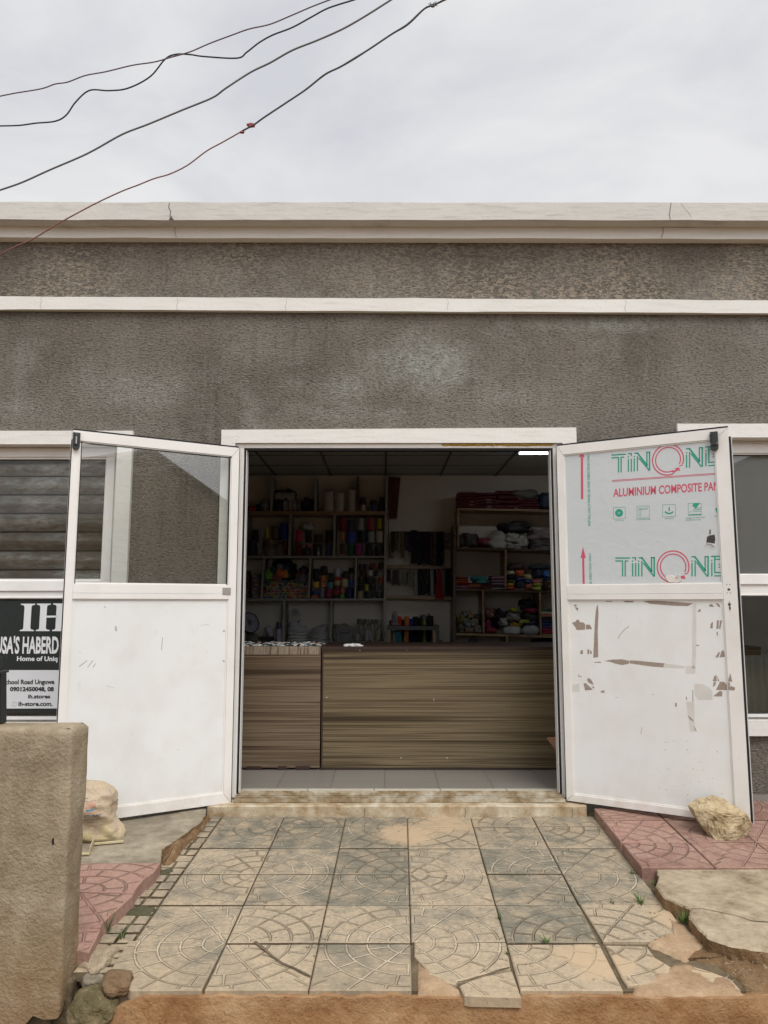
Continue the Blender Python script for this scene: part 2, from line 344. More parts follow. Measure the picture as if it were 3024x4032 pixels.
# ------------------------------------------------------------------ mesh builder
def split_build(mb, name, mat, parent, **k):        # each loose piece of the builder becomes a part of its own
    par = list(range(len(mb.v)))
    def fd(i):
        while par[i] != i: par[i] = par[par[i]]; i = par[i]
        return i
    for f in mb.f:
        for j in f[1:]: par[fd(j)] = fd(f[0])
    gr = {}
    for f in mb.f: gr.setdefault(fd(f[0]), []).append(f)
    for fs in gr.values():
        ids = sorted({i for f in fs for i in f}); mp_ = {i: n for n, i in enumerate(ids)}
        m = MB(); m.v = [mb.v[i] for i in ids]; m.f = [tuple(mp_[i] for i in f) for f in fs]; m.build(name, mat, parent, **k)
class MB:
    def __init__(s): s.v = []; s.f = []; s.uv = {}; s.tint = {}
    def add(s, vs, fs):
        b = len(s.v); s.v += [tuple(p) for p in vs]; s.f += [tuple(b + i for i in f) for f in fs]; return b
    def box(s, x0, x1, y0, y1, z0, z1):
        s.add([(x0, y0, z0), (x1, y0, z0), (x1, y1, z0), (x0, y1, z0), (x0, y0, z1), (x1, y0, z1), (x1, y1, z1), (x0, y1, z1)],
              [(0, 3, 2, 1), (4, 5, 6, 7), (0, 1, 5, 4), (1, 2, 6, 5), (2, 3, 7, 6), (3, 0, 4, 7)]); return s
    def hexa(s, front, back):              # two quads, each BL BR TR TL
        s.add(list(front) + list(back), [(0, 1, 2, 3), (7, 6, 5, 4), (0, 4, 5, 1), (1, 5, 6, 2), (2, 6, 7, 3), (3, 7, 4, 0)]); return s
    def prism(s, poly, lo, hi):            # poly: top outline points (3D); lo: vector down to the bottom
        n = len(poly); top = [Vector(p) + Vector(hi) for p in poly]; bot = [Vector(p) + Vector(lo) for p in poly]
        s.add(top + bot, [tuple(range(n)), tuple(range(2 * n - 1, n - 1, -1))] + [(i, n + i, n + (i + 1) % n, (i + 1) % n) for i in range(n)]); return s
    def tube(s, pts, r, n=8, rf=None):
        pts = [Vector(p) for p in pts]; rings = []
        for i, p in enumerate(pts):
            d = (pts[min(i + 1, len(pts) - 1)] - pts[max(i - 1, 0)]).normalized()
            a = d.cross(Vector((0, 0, 1)))
            if a.length < .05: a = d.cross(Vector((1, 0, 0)))
            a.normalize(); b = d.cross(a); rr = rf[i] if rf else r
            rings.append([p + (a * math.cos(t) + b * math.sin(t)) * rr for t in (2 * math.pi * k / n for k in range(n))])
        vs = [v for q in rings for v in q]; fs = []
        for i in range(len(pts) - 1):
            for k in range(n): fs.append((i * n + k, i * n + (k + 1) % n, (i + 1) * n + (k + 1) % n, (i + 1) * n + k))
        fs.append(tuple(range(n))[::-1]); fs.append(tuple((len(pts) - 1) * n + k for k in range(n)))
        s.add(vs, fs); return s
    def lathe(s, c, prof, n=20, axis='Z'):
        c = Vector(c); vs = []; fs = []
        for (r, h) in prof:
            for k in range(n):
                t = 2 * math.pi * k / n; p = (r * math.cos(t), r * math.sin(t), h)
                if axis == 'X': p = (p[2], p[0], p[1])
                if axis == 'Y': p = (p[0], p[2], p[1])
                vs.append(c + Vector(p))
        for i in range(len(prof) - 1):
            for k in range(n): fs.append((i * n + k, i * n + (k + 1) % n, (i + 1) * n + (k + 1) % n, (i + 1) * n + k))
        fs.append(tuple(range(n))[::-1]); fs.append(tuple((len(prof) - 1) * n + k for k in range(n)))
        s.add(vs, fs); return s
    def blob(s, c, r, seed=0, amp=.25, freq=1.6, n=14, m=9, flat=.0, power=1.0):
        c = Vector(c); vs = []; fs = []
        for i in range(m + 1):
            ph = math.pi * i / m
            for k in range(n):
                t = 2 * math.pi * k / n
                d = Vector((math.sin(ph) * math.cos(t), math.sin(ph) * math.sin(t), math.cos(ph)))
                if power != 1.0: d = Vector([math.copysign(abs(q) ** power, q) for q in d])
                q = 1 + amp * mnoise.noise(d * freq + Vector((seed * 3.7, seed * 1.3, seed))) * 1.6
                p = Vector((d.x * r[0] * q, d.y * r[1] * q, d.z * r[2] * q))
                if p.z < -r[2] * (1 - flat): p.z = -r[2] * (1 - flat)
                vs.append(c + p)
        for i in range(m):
            for k in range(n): fs.append((i * n + k, (i + 1) * n + k, (i + 1) * n + (k + 1) % n, i * n + (k + 1) % n))
        s.add(vs, fs); return s
    def build(s, name, mat, parent=None, smooth=False, bevel=0, loc=None, recenter=False):
        me = bpy.data.meshes.new(name)
        vs = s.v
        o = bpy.data.objects.new(name, me)
        if recenter and vs and parent is None:
            xs = [v[0] for v in vs]; ys = [v[1] for v in vs]; zs = [v[2] for v in vs]
            c = ((min(xs) + max(xs)) / 2, (min(ys) + max(ys)) / 2, min(zs))
            vs = [(v[0] - c[0], v[1] - c[1], v[2] - c[2]) for v in vs]; o.location = c
        if parent is not None:
            pl = parent.get('_o')
            if pl is not None: vs = [(v[0] - pl[0], v[1] - pl[1], v[2] - pl[2]) for v in vs]; o['_o'] = list(pl)
        me.from_pydata(vs, [], s.f)
        if s.uv:
            ul = me.uv_layers.new(name='UVMap'); at = me.attributes.new('tint', 'FLOAT', 'FACE')
            for p in me.polygons:
                at.data[p.index].value = s.tint.get(p.index, .5)
                if p.index in s.uv:
                    for li, q in zip(p.loop_indices, s.uv[p.index]): ul.data[li].uv = q
                else:
                    for li in p.loop_indices: ul.data[li].uv = (3.1, 3.1)
        me.materials.append(mat if mat.__class__.__name__ == 'Material' else M[mat])
        if smooth:
            for p in me.polygons: p.use_smooth = True
        me.update()
        COL.objects.link(o)
        if recenter and parent is None: o['_o'] = list(o.location)
        if bevel:
            b = o.modifiers.new('bevel', 'BEVEL'); b.width = bevel; b.segments = 2; b.limit_method = 'ANGLE'; b.angle_limit = R(40)
        if parent is not None: o.parent = parent
        return o
def tag(o, label=None, cat=None, group=None, kind=None):
    if label: o['label'] = label
    if cat: o['category'] = cat
    if group: o['group'] = group
    if kind: o['kind'] = kind
    return o
def thing(name, label, cat, loc=(0, 0, 0), group=None):
    o = bpy.data.objects.new(name, None); COL.objects.link(o); o.location = loc; o.empty_display_size = .1
    o['_o'] = list(loc); return tag(o, label, cat, group)
def struct(mb, name, mat, **k): return tag(mb.build(name, mat, **k), kind='structure')
def pquad(pts, Y0, Y1, mb=None):           # measured front outline BL BR TR TL on the plane Y0, carried straight back to Y1
    mb = mb or MB(); f = [onY(x, y, Y0) for x, y in pts]; b = [Vector((p.x, Y1, p.z)) for p in f]
    mb.hexa(f, b); return mb
def prect(x0, x1, y0, y1, Y0, Y1, mb=None):
    return pquad([(x0, y1), (x1, y1), (x1, y0), (x0, y0)], Y0, Y1, mb)
def wall_holes(mb, x0, x1, z0, z1, holes, Y0, Y1):
    xs = sorted({x0, x1, *[h[0] for h in holes], *[h[1] for h in holes]}); zs = sorted({z0, z1, *[h[2] for h in holes], *[h[3] for h in holes]})
    inh = lambda x, z: any(h[0] < x < h[1] and h[2] < z < h[3] for h in holes)
    for i in range(len(xs) - 1):
        for j in range(len(zs) - 1):
            a, b, c, d = xs[i], xs[i + 1], zs[j], zs[j + 1]
            if inh((a + b) / 2, (c + d) / 2): continue
            mb.add([(a, Y0, c), (b, Y0, c), (b, Y0, d), (a, Y0, d)], [(0, 1, 2, 3)])
            mb.add([(a, Y1, c), (b, Y1, c), (b, Y1, d), (a, Y1, d)], [(3, 2, 1, 0)])
    for (a, b, c, d) in list(holes):
        mb.add([(a, Y0, c), (a, Y1, c), (a, Y1, d), (a, Y0, d)], [(0, 1, 2, 3)]); mb.add([(b, Y0, c), (b, Y1, c), (b, Y1, d), (b, Y0, d)], [(3, 2, 1, 0)])
        mb.add([(a, Y0, d), (a, Y1, d), (b, Y1, d), (b, Y0, d)], [(0, 1, 2, 3)]); mb.add([(a, Y0, c), (a, Y1, c), (b, Y1, c), (b, Y0, c)], [(3, 2, 1, 0)])
    mb.add([(x0, Y0, z0), (x0, Y1, z0), (x0, Y1, z1), (x0, Y0, z1)], [(3, 2, 1, 0)]); mb.add([(x1, Y0, z0), (x1, Y1, z0), (x1, Y1, z1), (x1, Y0, z1)], [(0, 1, 2, 3)])
    mb.add([(x0, Y0, z1), (x1, Y0, z1), (x1, Y1, z1), (x0, Y1, z1)], [(0, 1, 2, 3)])
    return mb
_tc = {}
def text2d(body, bold=0.0):                # outline of a line of text as flat triangles, scaled to the unit box
    key = (body, bold)
    if key in _tc: return _tc[key]
    cu = bpy.data.curves.new('t', 'FONT'); cu.body = body; cu.size = 1; cu.offset = bold; cu.resolution_u = 3
    ob = bpy.data.objects.new('t', cu); COL.objects.link(ob)
    bpy.context.view_layer.update()
    me = bpy.data.meshes.new_from_object(ob.evaluated_get(bpy.context.evaluated_depsgraph_get()))
    vs = [(v.co.x, v.co.y) for v in me.vertices]; fs = [tuple(p.vertices) for p in me.polygons]
    bpy.data.objects.remove(ob); bpy.data.curves.remove(cu); bpy.data.meshes.remove(me)
    x0 = min(v[0] for v in vs); x1 = max(v[0] for v in vs); y0 = min(v[1] for v in vs); y1 = max(v[1] for v in vs)
    _tc[key] = ([((v[0] - x0) / (x1 - x0), (v[1] - y0) / (y1 - y0)) for v in vs], fs); return _tc[key]
def text_into(mb, body, corners, fn, bold=0.0):
    # corners TL TR BR BL in any 2D system; fn maps 2D -> 3D
    vs, fs = text2d(body, bold); TL, TR, BR, BL = [Vector(c) for c in corners]; out = []
    for (a, b) in vs:
        lo = BL.lerp(BR, a); hi = TL.lerp(TR, a); p = lo.lerp(hi, b); out.append(fn(p.x, p.y))
    mb.add(out, fs)
def flat_poly(mb, pts, fn): mb.add([fn(*p) for p in pts], [tuple(range(len(pts)))])
def stroke(mb, a, b, wd, fn):
    a = Vector(a); b = Vector(b); d = (b - a).normalized(); n = Vector((-d.y, d.x)) * wd / 2
    flat_poly(mb, [tuple(a + n), tuple(b + n), tuple(b - n), tuple(a - n)], fn)
def arc(mb, c, r, wd, a0, a1, fn, n=40, sy=1.0):
    for i in range(n):
        t0 = R(a0 + (a1 - a0) * i / n); t1 = R(a0 + (a1 - a0) * (i + 1) / n)
        q = [(c[0] + (r + e) * math.cos(t), c[1] - (r + e) * math.sin(t) * sy) for e, t in ((wd / 2, t0), (wd / 2, t1), (-wd / 2, t1), (-wd / 2, t0))]
        flat_poly(mb, q, fn)
def ring(mb, c, r0, r1, fn, n=28): arc(mb, c, (r0 + r1) / 2, r1 - r0, 0, 360, fn, n)

# ================================================================== BUILDING
BX0, BX1, BY1 = -5.2, 5.2, 4.15
shop = thing('shop_building', 'single storey shop building with grey brown roughcast wall, white bands and an open double door', 'building', (0, 0, 0))
# ---- openings
dL = onY(922, 1800, -.03).x; dR = onY(2219, 1800, -.03).x; dTop = onY(1512, 1741, -.03).z
DO = (dL, dR, -.09, dTop)
wTopL = onY(200, 1746.5, -.03).z; wTopR = onY(2900, 1719.6, -.03).z
wInL = onY(452, 2030, -.03).x; wInR = onY(2735, 2030, -.03).x
wBotL = onY(100, 2846, -.03).z; wBotR = onY(2990, 2836, -.03).z
WL = (wInL - 1.5, wInL, wBotL, wTopL); WR = (wInR, wInR + 1.5, wBotR, wTopR)
mb = MB(); wall_holes(mb, BX0, BX1, -.5, 3.5, [DO, WL, WR], 0.0, .20); mb.build('front_wall', 'stucco', shop)
mb = MB()
wall_holes(mb, BX0 + .2, BX1 - .2, -.05, 2.59, [(DO[0], DO[1], -.05, DO[3]), WL, WR], .203, .215); mb.build('inner_wall', 'iwall', shop)
mb = MB(); mb.box(-3.3, -3.2, .22, 3.95, -.05, 2.59); mb.build('inner_wall', 'iwall', shop)
mb = MB(); mb.box(3.2, 3.3, .22, 3.95, -.05, 2.59); mb.build('inner_wall', 'iwall', shop)
mb = MB(); mb.box(-3.3, 3.3, 3.955, 4.0, -.05, 2.62); mb.build('inner_wall', 'iwall', shop)
mb = MB(); mb.box(BX0, BX0 + .2, .2, BY1, -.5, 3.5); mb.box(BX1 - .2, BX1, .2, BY1, -.5, 3.5); mb.box(BX0 + .2, BX1 - .2, 4.0, BY1, -.5, 3.5); split_build(mb, 'outer_wall', 'stucco', shop)
mb = MB(); mb.box(BX0 + .2, BX1 - .2, .2, 4.0, 3.3, 3.42); mb.build('roof', 'coping', shop)
# parapet cornice: a projecting coping over a plain fascia
zc1 = onY(1512, 797, -.15).z; zc0 = onY(1512, 866, -.15).z; zf0 = onY(1512, 938, -.06).z
def longbox(name, mat, Yf, Yb, z0, z1, tilt=0.0, seg=60, jit=.0025, bevel=0):
    mb = MB(); n = seg; vs = []; fs = []
    for i in range(n + 1):
        x = BX0 - .05 + (BX1 - BX0 + .1) * i / n; dz = -tilt * x
        j = lambda k: mnoise.noise(Vector((x * 3.1, k * 7.7 + z0 * 3, z1))) * jit * 2
        vs += [(x, Yf + j(1), z0 + dz + j(2)), (x, Yf + j(3), z1 + dz + j(4)), (x, Yb, z1 + dz), (x, Yb, z0 + dz)]
    for i in range(n):
        for k in range(4): fs.append((i * 4 + k, i * 4 + (k + 1) % 4, i * 4 + 4 + (k + 1) % 4, i * 4 + 4 + k))
    fs += [(3, 2, 1, 0), (n * 4, n * 4 + 1, n * 4 + 2, n * 4 + 3)]
    mb.add(vs, fs); return mb.build(name, mat, shop, bevel=bevel)
longbox('coping', 'coping', -.15, .22, zc0, zc1, .001)
longbox('fascia', 'plaster', -.06, .0, zf0, zc0 + .001, .002)
zb1 = onY(1512, 1174.5, -.035).z; zb0 = onY(1512, 1225, -.035).z
longbox('string_course', 'plaster', -.035, .0, zb0, zb1, .0055)
# hairline cracks with a chipped corner in the cornice
mb = MB()
def crack(mb, pts, Y, wd=.0022):
    q = [onY(x, y, Y) for x, y in pts]
    for a, b in zip(q, q[1:]):
        d = (b - a).normalized(); n = Vector((-d.z, 0, d.x)) * wd / 2
        mb.add([a + n, b + n, b - n, a - n], [(0, 1, 2, 3)])
crack(mb, [(667, 798), (664, 815), (672, 832), (669, 850), (676, 864)], -.1535, .004)
mb.add([onY(664, 866, -.153), onY(674, 850, -.153), onY(688, 872, -.153)], [(0, 1, 2)])
crack(mb, [(686, 868), (690, 890), (688, 910), (694, 934)], -.0635)
crack(mb, [(2643, 797), (2640, 820), (2636, 845), (2640, 866)], -.1535, .003)
crack(mb, [(2640, 868), (2610, 895), (2612, 915), (2604, 937)], -.0635, .003)
crack(mb, [(2680, 800), (2710, 835), (2722, 853)], -.1535, .0015)
for px, y0, y1 in ((697, 1172, 1224), (1125, 1174, 1225), (160, 1168, 1219), (1762, 1176, 1226), (2462, 1178, 1228)):
    crack(mb, [(px, y0 + 2), (px + 4, y0 + 18), (px - 2, y0 + 32), (px + 2, y1 - 2)], -.0385, .0012)
mb.build('crack', simple('crack_shadow', (.09, .08, .07), .95), shop)
# ---- surround bands
def frame_band(name, pts_outer, hole, Y=-.03, sill=True):
    mb = MB(); x0, x1, z1 = pts_outer['x0'], pts_outer['x1'], pts_outer['z1']; z0 = pts_outer['z0']
    zr = pts_outer.get('z1r', z1)
    a, b, c, d = hole
    mb.hexa([(x0, Y, d), (x1, Y, d), (x1, Y, zr), (x0, Y, z1)], [(x0, .0, d), (x1, .0, d), (x1, .0, zr), (x0, .0, z1)])
    mb.box(x0, a, Y, 0, z0, d); mb.box(b, x1, Y, 0, z0, d)
    if sill: mb.box(a, b, Y - .004, 0, z0, c)
    mb.box(a, a + .004, Y, .19, c, d); mb.box(b - .004, b, Y, .19, c, d); mb.box(a + .004, b - .004, Y, .19, d - .004, d)
    return mb.build(name, 'plaster', shop)
frame_band('door_surround', dict(x0=onY(870.5, 1750, -.03).x, x1=onY(2271, 1750, -.03).x, z0=-.05, z1=onY(871, 1692, -.03).z, z1r=onY(2271, 1683, -.03).z), DO, sill=False)
frame_band('window_surround', dict(x0=WL[0] - .1, x1=onY(510, 2000, -.03).x, z0=WL[2] - .11, z1=onY(300, 1696, -.03).z), WL)
frame_band('window_surround', dict(x0=onY(2676, 1850, -.03).x, x1=WR[1] + .1, z0=onY(2990, 2898, -.03).z, z1=onY(2900, 1668, -.03).z), WR)
# ---- door frame, sill tracks, step
mb = MB()
xa = onY(950, 2400, .02).x; xb = onY(2190, 2400, .02).x; zt = onY(1512, 1768, .02).z
mb.box(DO[0] + .005, xa, -.01, .07, -.02, zt); mb.box(xb, DO[1] - .005, -.01, .07, -.02, zt); mb.box(DO[0] + .005, DO[1] - .005, -.01, .07, zt, DO[3] - .005)
dfr = mb.build('door_frame', 'alu', shop, bevel=.003)
mb = MB()
mb.box(xa, xa + .013, .0, .05, -.0, zt - .013); mb.box(xb - .013, xb, .0, .05, -.0, zt - .013); mb.box(xa, xb, .0, .05, zt - .013, zt)
mb.build('gasket', 'black', dfr)
mb = MB(); mb.box(xa + .013, xa + .016, .0, .06, 0, zt - .013); mb.box(xb - .016, xb - .013, .0, .06, 0, zt - .013); split_build(mb, 'trim', 'alu2', dfr)
mb = MB(); mb.box(xa, xb, -.075, -.055, -.03, -.012); mb.box(xa, xb, -.045, -.03, -.03, -.006); mb.box(xa, xb, -.015, .055, -.03, -.002); mb.box(xa, xb, .0, .006, -.002, .006); mb.box(xa, xb, .04, .046, -.002, .006)
mb.build('door_sill', 'sill', shop)
# a strip of old yellow sealant along the head of the frame
mb = MB(); zs = onY(1512, 1752, -.02).z
for i in range(34):
    x = .38 + i * .02; mb.blob((x, -.012 + random.uniform(-.004, .004), DO[3] - .012), (.016, .006, .008), i, .5, n=8, m=5)
mb.build('sealant', simple('yellow_sealant', (.42, .27, .05), .7, .4, 30), shop, smooth=True)
# a worn plaster step
mb = MB()
s0 = onY(816, 3190, -.13).x; s1 = onY(2310, 3190, -.13).x; n = 70; vs = []; fs = []
for i in range(n + 1):
    x = s0 + (s1 - s0) * i / n; j = lambda k, a: mnoise.noise(Vector((x * 7, k * 5.1, 2.2))) * a
    zt_ = -.034 + j(1, .004); vs += [(x, -.13 + j(2, .008), -.16), (x, -.13 + j(3, .010), zt_ - .006), (x, -.122 + j(3, .010), zt_), (x, .0, zt_ + .003), (x, .0, -.16)]
for i in range(n):
    for k in range(5): fs.append((i * 5 + k, i * 5 + 5 + k, i * 5 + 5 + (k + 1) % 5, i * 5 + (k + 1) % 5))
fs += [(0, 1, 2, 3, 4), (n * 5 + 4, n * 5 + 3, n * 5 + 2, n * 5 + 1, n * 5)]
mb.add(vs, fs); mb.build('door_step', 'step', shop)
mb = MB()
for px in (1434, 1830, 2252):
    a = onY(px, 3170, -.1435); 
    for (z0, z1, dx0, dx1) in ((-.045, -.07, 0, .004), (-.07, -.095, .004, -.002)):
        mb.add([(a.x + dx0 - .001, -.143, z0), (a.x + dx0 + .002, -.143, z0), (a.x + dx1 + .002, -.143, z1), (a.x + dx1 - .001, -.143, z1)], [(0, 1, 2, 3)])
mb.build('crack', 'crack' if 'crack' in M else bpy.data.materials['crack_shadow'], shop)

# ---- door leaves
def leaf(hinge, ang, sgn, W, zb, zt, T, label):
    # local: u along the leaf away from the hinge, v = outward normal (towards the street), z up
    d = Vector((sgn * math.cos(ang), -math.sin(ang), 0))
    # normal: perpendicular to d with negative y
    nn = Vector((d.y, -d.x, 0)); nn = nn if nn.y < 0 else -nn
    H = Vector((hinge[0], hinge[1], 0))
    def P(u, z, v=0.0): return H + d * u + nn * v + Vector((0, 0, z))
    def uz(x, y, v=0.0):
        r_ = ray(x, y); p0 = H + nn * v; t = (p0 - CAM).dot(nn) / r_.dot(nn); q = CAM + r_ * t; return ((q - H).dot(d), q.z)
    return P, uz
def rectP(mb, P, u0, u1, z0, z1, v0, v1):
    a = [P(u0, z0, v1), P(u1, z0, v1), P(u1, z1, v1), P(u0, z1, v1)]; b = [P(u0, z0, v0), P(u1, z0, v0), P(u1, z1, v0), P(u0, z1, v0)]
    mb.hexa(a, b)
def mitre_frame(mb, P, u0, u1, z0, z1, a, b, c, d, v0, v1):
    # outer u0..u1 z0..z1, inner a..b (u) c..d (z): four mitred members with a hair gap at the mitres
    e = .0012
    rects = [([(u0, z0 + e), (a, c + e), (a, d - e), (u0, z1 - e)]), ([(u1, z1 - e), (b, d - e), (b, c + e), (u1, z0 + e)]),
             ([(u0 + e, z1), (a + e, d), (b - e, d), (u1 - e, z1)]), ([(u0 + e, z0), (a + e, c), (b - e, c), (u1 - e, z0)])]
    for q in rects: mb.hexa([P(x, z, v1) for x, z in q], [P(x, z, v0) for x, z in q])
PL, UZL = leaf((-.890, -.065), R(30.2), -1, .955, -.03, 2.066, .04, '')
PR, UZR = leaf((1.062, -.065), R(30.4), 1, .965, -.03, 2.078, .04, '')
def build_leaf(P, UZ, W, zb, zt, cor, name_label):
    (uTL, uTR, uBR, uBL), (lTL, lTR, lBR, lBL) = cor
    up = [UZ(*p) for p in (uTL, uTR, uBR, uBL)]; lo = [UZ(*p) for p in (lTL, lTR, lBR, lBL)]
    us = sorted(p[0] for p in up + lo); ua = (us[0] + us[1] + us[2] + us[3]) / 4; ub = sum(us[4:]) / 4
    zU1 = (up[0][1] + up[1][1]) / 2; zU0 = (up[2][1] + up[3][1]) / 2; zL1 = (lo[0][1] + lo[1][1]) / 2; zL0 = (lo[2][1] + lo[3][1]) / 2
    print('leaf', round(ua, 3), round(ub, 3), 'upper', round(zU0, 3), round(zU1, 3), 'lower', round(zL0, 3), round(zL1, 3))
    mb = MB(); mitre_frame(mb, P, 0, W, zb, zt, ua, ub, zL0, zU1, -.04, .0)
    zm = zL1 + (zU0 - zL1) * .38
    rectP(mb, P, ua + .0005, ub - .0005, zL1, zm - .0008, -.036, .002); rectP(mb, P, ua + .0005, ub - .0005, zm + .0008, zU0, -.036, .001)
    rectP(mb, P, ua + .002, ub - .002, zm - .001, zm + .001, -.034, -.003)
    # glazing beads
    for (z0, z1) in ((zL0, zL1), (zU0, zU1)):
        for q in ((ua, ua + .008, z0, z1), (ub - .008, ub, z0, z1), (ua + .008, ub - .008, z0, z0 + .008), (ua + .008, ub - .008, z1 - .008, z1)):
            rectP(mb, P, *q, -.030, -.006)
    fr = mb.build('door', 'alu', shop)
    tag(fr, name_label)
    g = MB(); rectP(g, P, .002, W - .002, zt, zt + .010, -.034, -.004); rectP(g, P, W, W + (.009 if W > .96 else .002), zb + .01, zt - .05, -.034, -.004)
    rectP(g, P, -.006, 0, zb, zt, -.03, -.006)
    g.build('gasket', 'black', fr)
    g = MB(); rectP(g, P, W, W + (.0125 if W > .96 else .002), zb, zt, -.044, -.036); g.build('edge_trim', 'alu2', fr)
    return fr, ua, ub, zU0, zU1, zL0, zL1
WLF = .955; WRF = .965
frL, La, Lb, LU0, LU1, LL0, LL1 = build_leaf(PL, UZL, WLF, -.033, 2.066,
    (((315, 1735.5), (913, 1795), (900, 2302.6), (286.5, 2301)), ((283.6, 2358.7), (902.8, 2357.6), (879.5, 3126), (242, 3207))),
    'white aluminium door leaf with clear glass above a plain white panel, folded back to the left')
frR, Ra, Rb, RU0, RU1, RL0, RL1 = build_leaf(PR, UZR, WRF, -.021, 2.078,
    (((2222.7, 1785), (2828.6, 1732), (2846.5, 2298.6), (2231.7, 2305)), ((2234, 2359), (2850.7, 2360.8), (2882, 3222), (2252.8, 3119))),
    'white aluminium door leaf with printed film above and tape scars below, folded back to the right')
g = MB(); g.add([PL(La, LU0, -.02), PL(Lb, LU0, -.02), PL(Lb, LU1, -.02), PL(La, LU1, -.02)], [(0, 1, 2, 3)]); g.build('glass_pane', 'glass', frL)
g = MB(); rectP(g, PL, Lb - .012, Lb - .0075, LU0, LU1, -.02, -.004); rectP(g, PL, La, Lb, LU1 - .010, LU1 - .0075, -.02, -.004); rectP(g, PL, La + .0075, La + .012, LU0, LU1, -.02, -.004); g.build('glazing_gasket', 'black', frL)
g = MB(); rectP(g, PL, La, Lb, LL0, LL1, -.024, -.010); panL = g.build('lower_panel', 'panel', frL)
g = MB(); rectP(g, PR, Ra, Rb, RL0, RL1, -.024, -.010); panR = g.build('lower_panel', 'panel', frR)
t = NT('protective_film'); v = t.coord('Object')
t.col(t.mix(t.noise(v, 3, 4), (.50, .535, .545), (.57, .60, .615))); t.rough(.32); t.spec(.5); t.bump(t.noise(v, 9, 3, .5, 1.5), .004, .5); M['film'] = t.m
g = MB(); rectP(g, PR, Ra, Rb, RU0 + .009, RU1, -.022, -.010); filmR = g.build('film_covered_panel', 'film', frR)
# scuffs on the left panel
VP_ = -.0094
grey = simple('scuff_grey', (.40, .40, .38), .8); brownm = simple('old_tape_glue', (.30, .24, .20), .85, .35, 60); pale = simple('pale_tape', (.60, .585, .55), .6)
mb = MB(); fnL = lambda x, y: PL(*UZL(x, y, VP_), VP_)
for a, b, wd in (((640, 2510), (636, 2560), 3), ((344, 2600), (312, 2625), 3), ((366, 2600), (345, 2628), 3), ((376, 2612), (366, 2628), 3), ((455, 2465), (458, 2480), 6), ((452, 2478), (460, 2486), 4),
                 ((792, 2462), (822, 2459), 1.5), ((312, 2567), (318, 2570), 2), ((418, 2700), (450, 2709), 1.2), ((877, 2486), (886, 2483), 6), ((410, 2388), (416, 2392), 4), ((878, 2600), (884, 2606), 7), ((700, 2950), (704, 2953), 2), ((520, 2890), (523, 2894), 2)):
    stroke(mb, a, b, wd, fnL)
mb.build('scuff_mark', grey, frL)

# ---- printed film on the right leaf
ox, oy, sc = 2220, 1700, 2.4397
VF = -.0094
def q2(x, y): return UZR(ox + x / sc, oy + y / sc, VF)
dzrep = q2(495, 1208)[1] - q2(475, 218)[1]
def fnA(x, y): return PR(*q2(x, y), VF)
def fnB(x, y):                                     # the upper repeat of the same print
    u, z = q2(x, y); return PR(u, z - dzrep, VF)
teal = simple('teal_print', (.03, .30, .21), .5, .1); crim = simple('crimson_print', (.55, .09, .14), .5, .1)
GA = MB(); CA = MB()
def logo(fn, G, C_, ymax=3000):
    for x0, y0, x1, y1, wd in ((495, 1213, 636, 1213, 13), (495, 1241, 560, 1241, 13), (565, 1236, 565, 1390, 13), (590, 1236, 590, 1390, 13), (590, 1241, 620, 1241, 12),
        (661, 1262, 661, 1390, 13), (661, 1236, 661, 1250, 13), (655, 1211, 697, 1211, 12), (690, 1211, 690, 1238, 12), (690, 1262, 690, 1390, 13), (719, 1262, 719, 1390, 13), (719, 1236, 719, 1250, 13),
        (750, 1240, 750, 1390, 13), (720, 1211, 760, 1211, 13), (748, 1208, 850, 1345, 16), (765, 1260, 868, 1392, 13), (843, 1204, 843, 1345, 13), (869, 1204, 869, 1390, 15), (836, 1209, 876, 1209, 12),
        (1232, 1262, 1232, 1390, 13), (1232, 1236, 1232, 1250, 13), (1226, 1201, 1262, 1201, 13), (1262, 1235, 1262, 1390, 13), (1258, 1198, 1362, 1340, 17), (1275, 1250, 1378, 1390, 13), (1358, 1196, 1358, 1340, 13), (1386, 1194, 1386, 1390, 15), (1352, 1200, 1392, 1200, 12),
        (1422, 1255, 1422, 1388, 13), (1422, 1228, 1422, 1243, 12), (1414, 1197, 1545, 1197, 13), (1450, 1200, 1450, 1358, 13), (1455, 1225, 1545, 1225, 12), (1486, 1275, 1545, 1275, 11), (1486, 1300, 1545, 1300, 11), (1450, 1352, 1545, 1352, 13), (1445, 1384, 1545, 1384, 12)):
        stroke(G, (x0, y0), (x1, y1), wd, fn)
    c = (1050, 1297)
    arc(C_, c, 152, 12, -22, 292, fn, 56); arc(C_, c, 122, 11, -24, 296, fn, 50)
    for (a, b) in (((1160, 1366), (1190, 1360)),): stroke(C_, a, b, 10, fn)
    flat_poly(C_, [(1112, 1388), (1160, 1380), (1168, 1418), (1150, 1408), (1100, 1436), (1090, 1420), (1132, 1398)], fn)
    stroke(C_, (502, 1464), (1345 + 190, 1464), 6, fn); stroke(C_, (502, 1475), (1535, 1475), 5, fn)
logo(fnA, GA, CA)
def clipfn(x, y):
    u, z = q2(x, y); z = min(z - dzrep, RU1 - .009); return PR(u, z, VF)
logo(clipfn, GA, CA)
def tq(TL, TR, BR, BL, body, G, bold=.0, fn=fnA): text_into(G, body, [TL, TR, BR, BL], fn, bold)
tq((474, 546), (1492, 477), (1492, 563), (474, 628), 'ALUMINIUM COMPOSITE PAN', CA, .022)
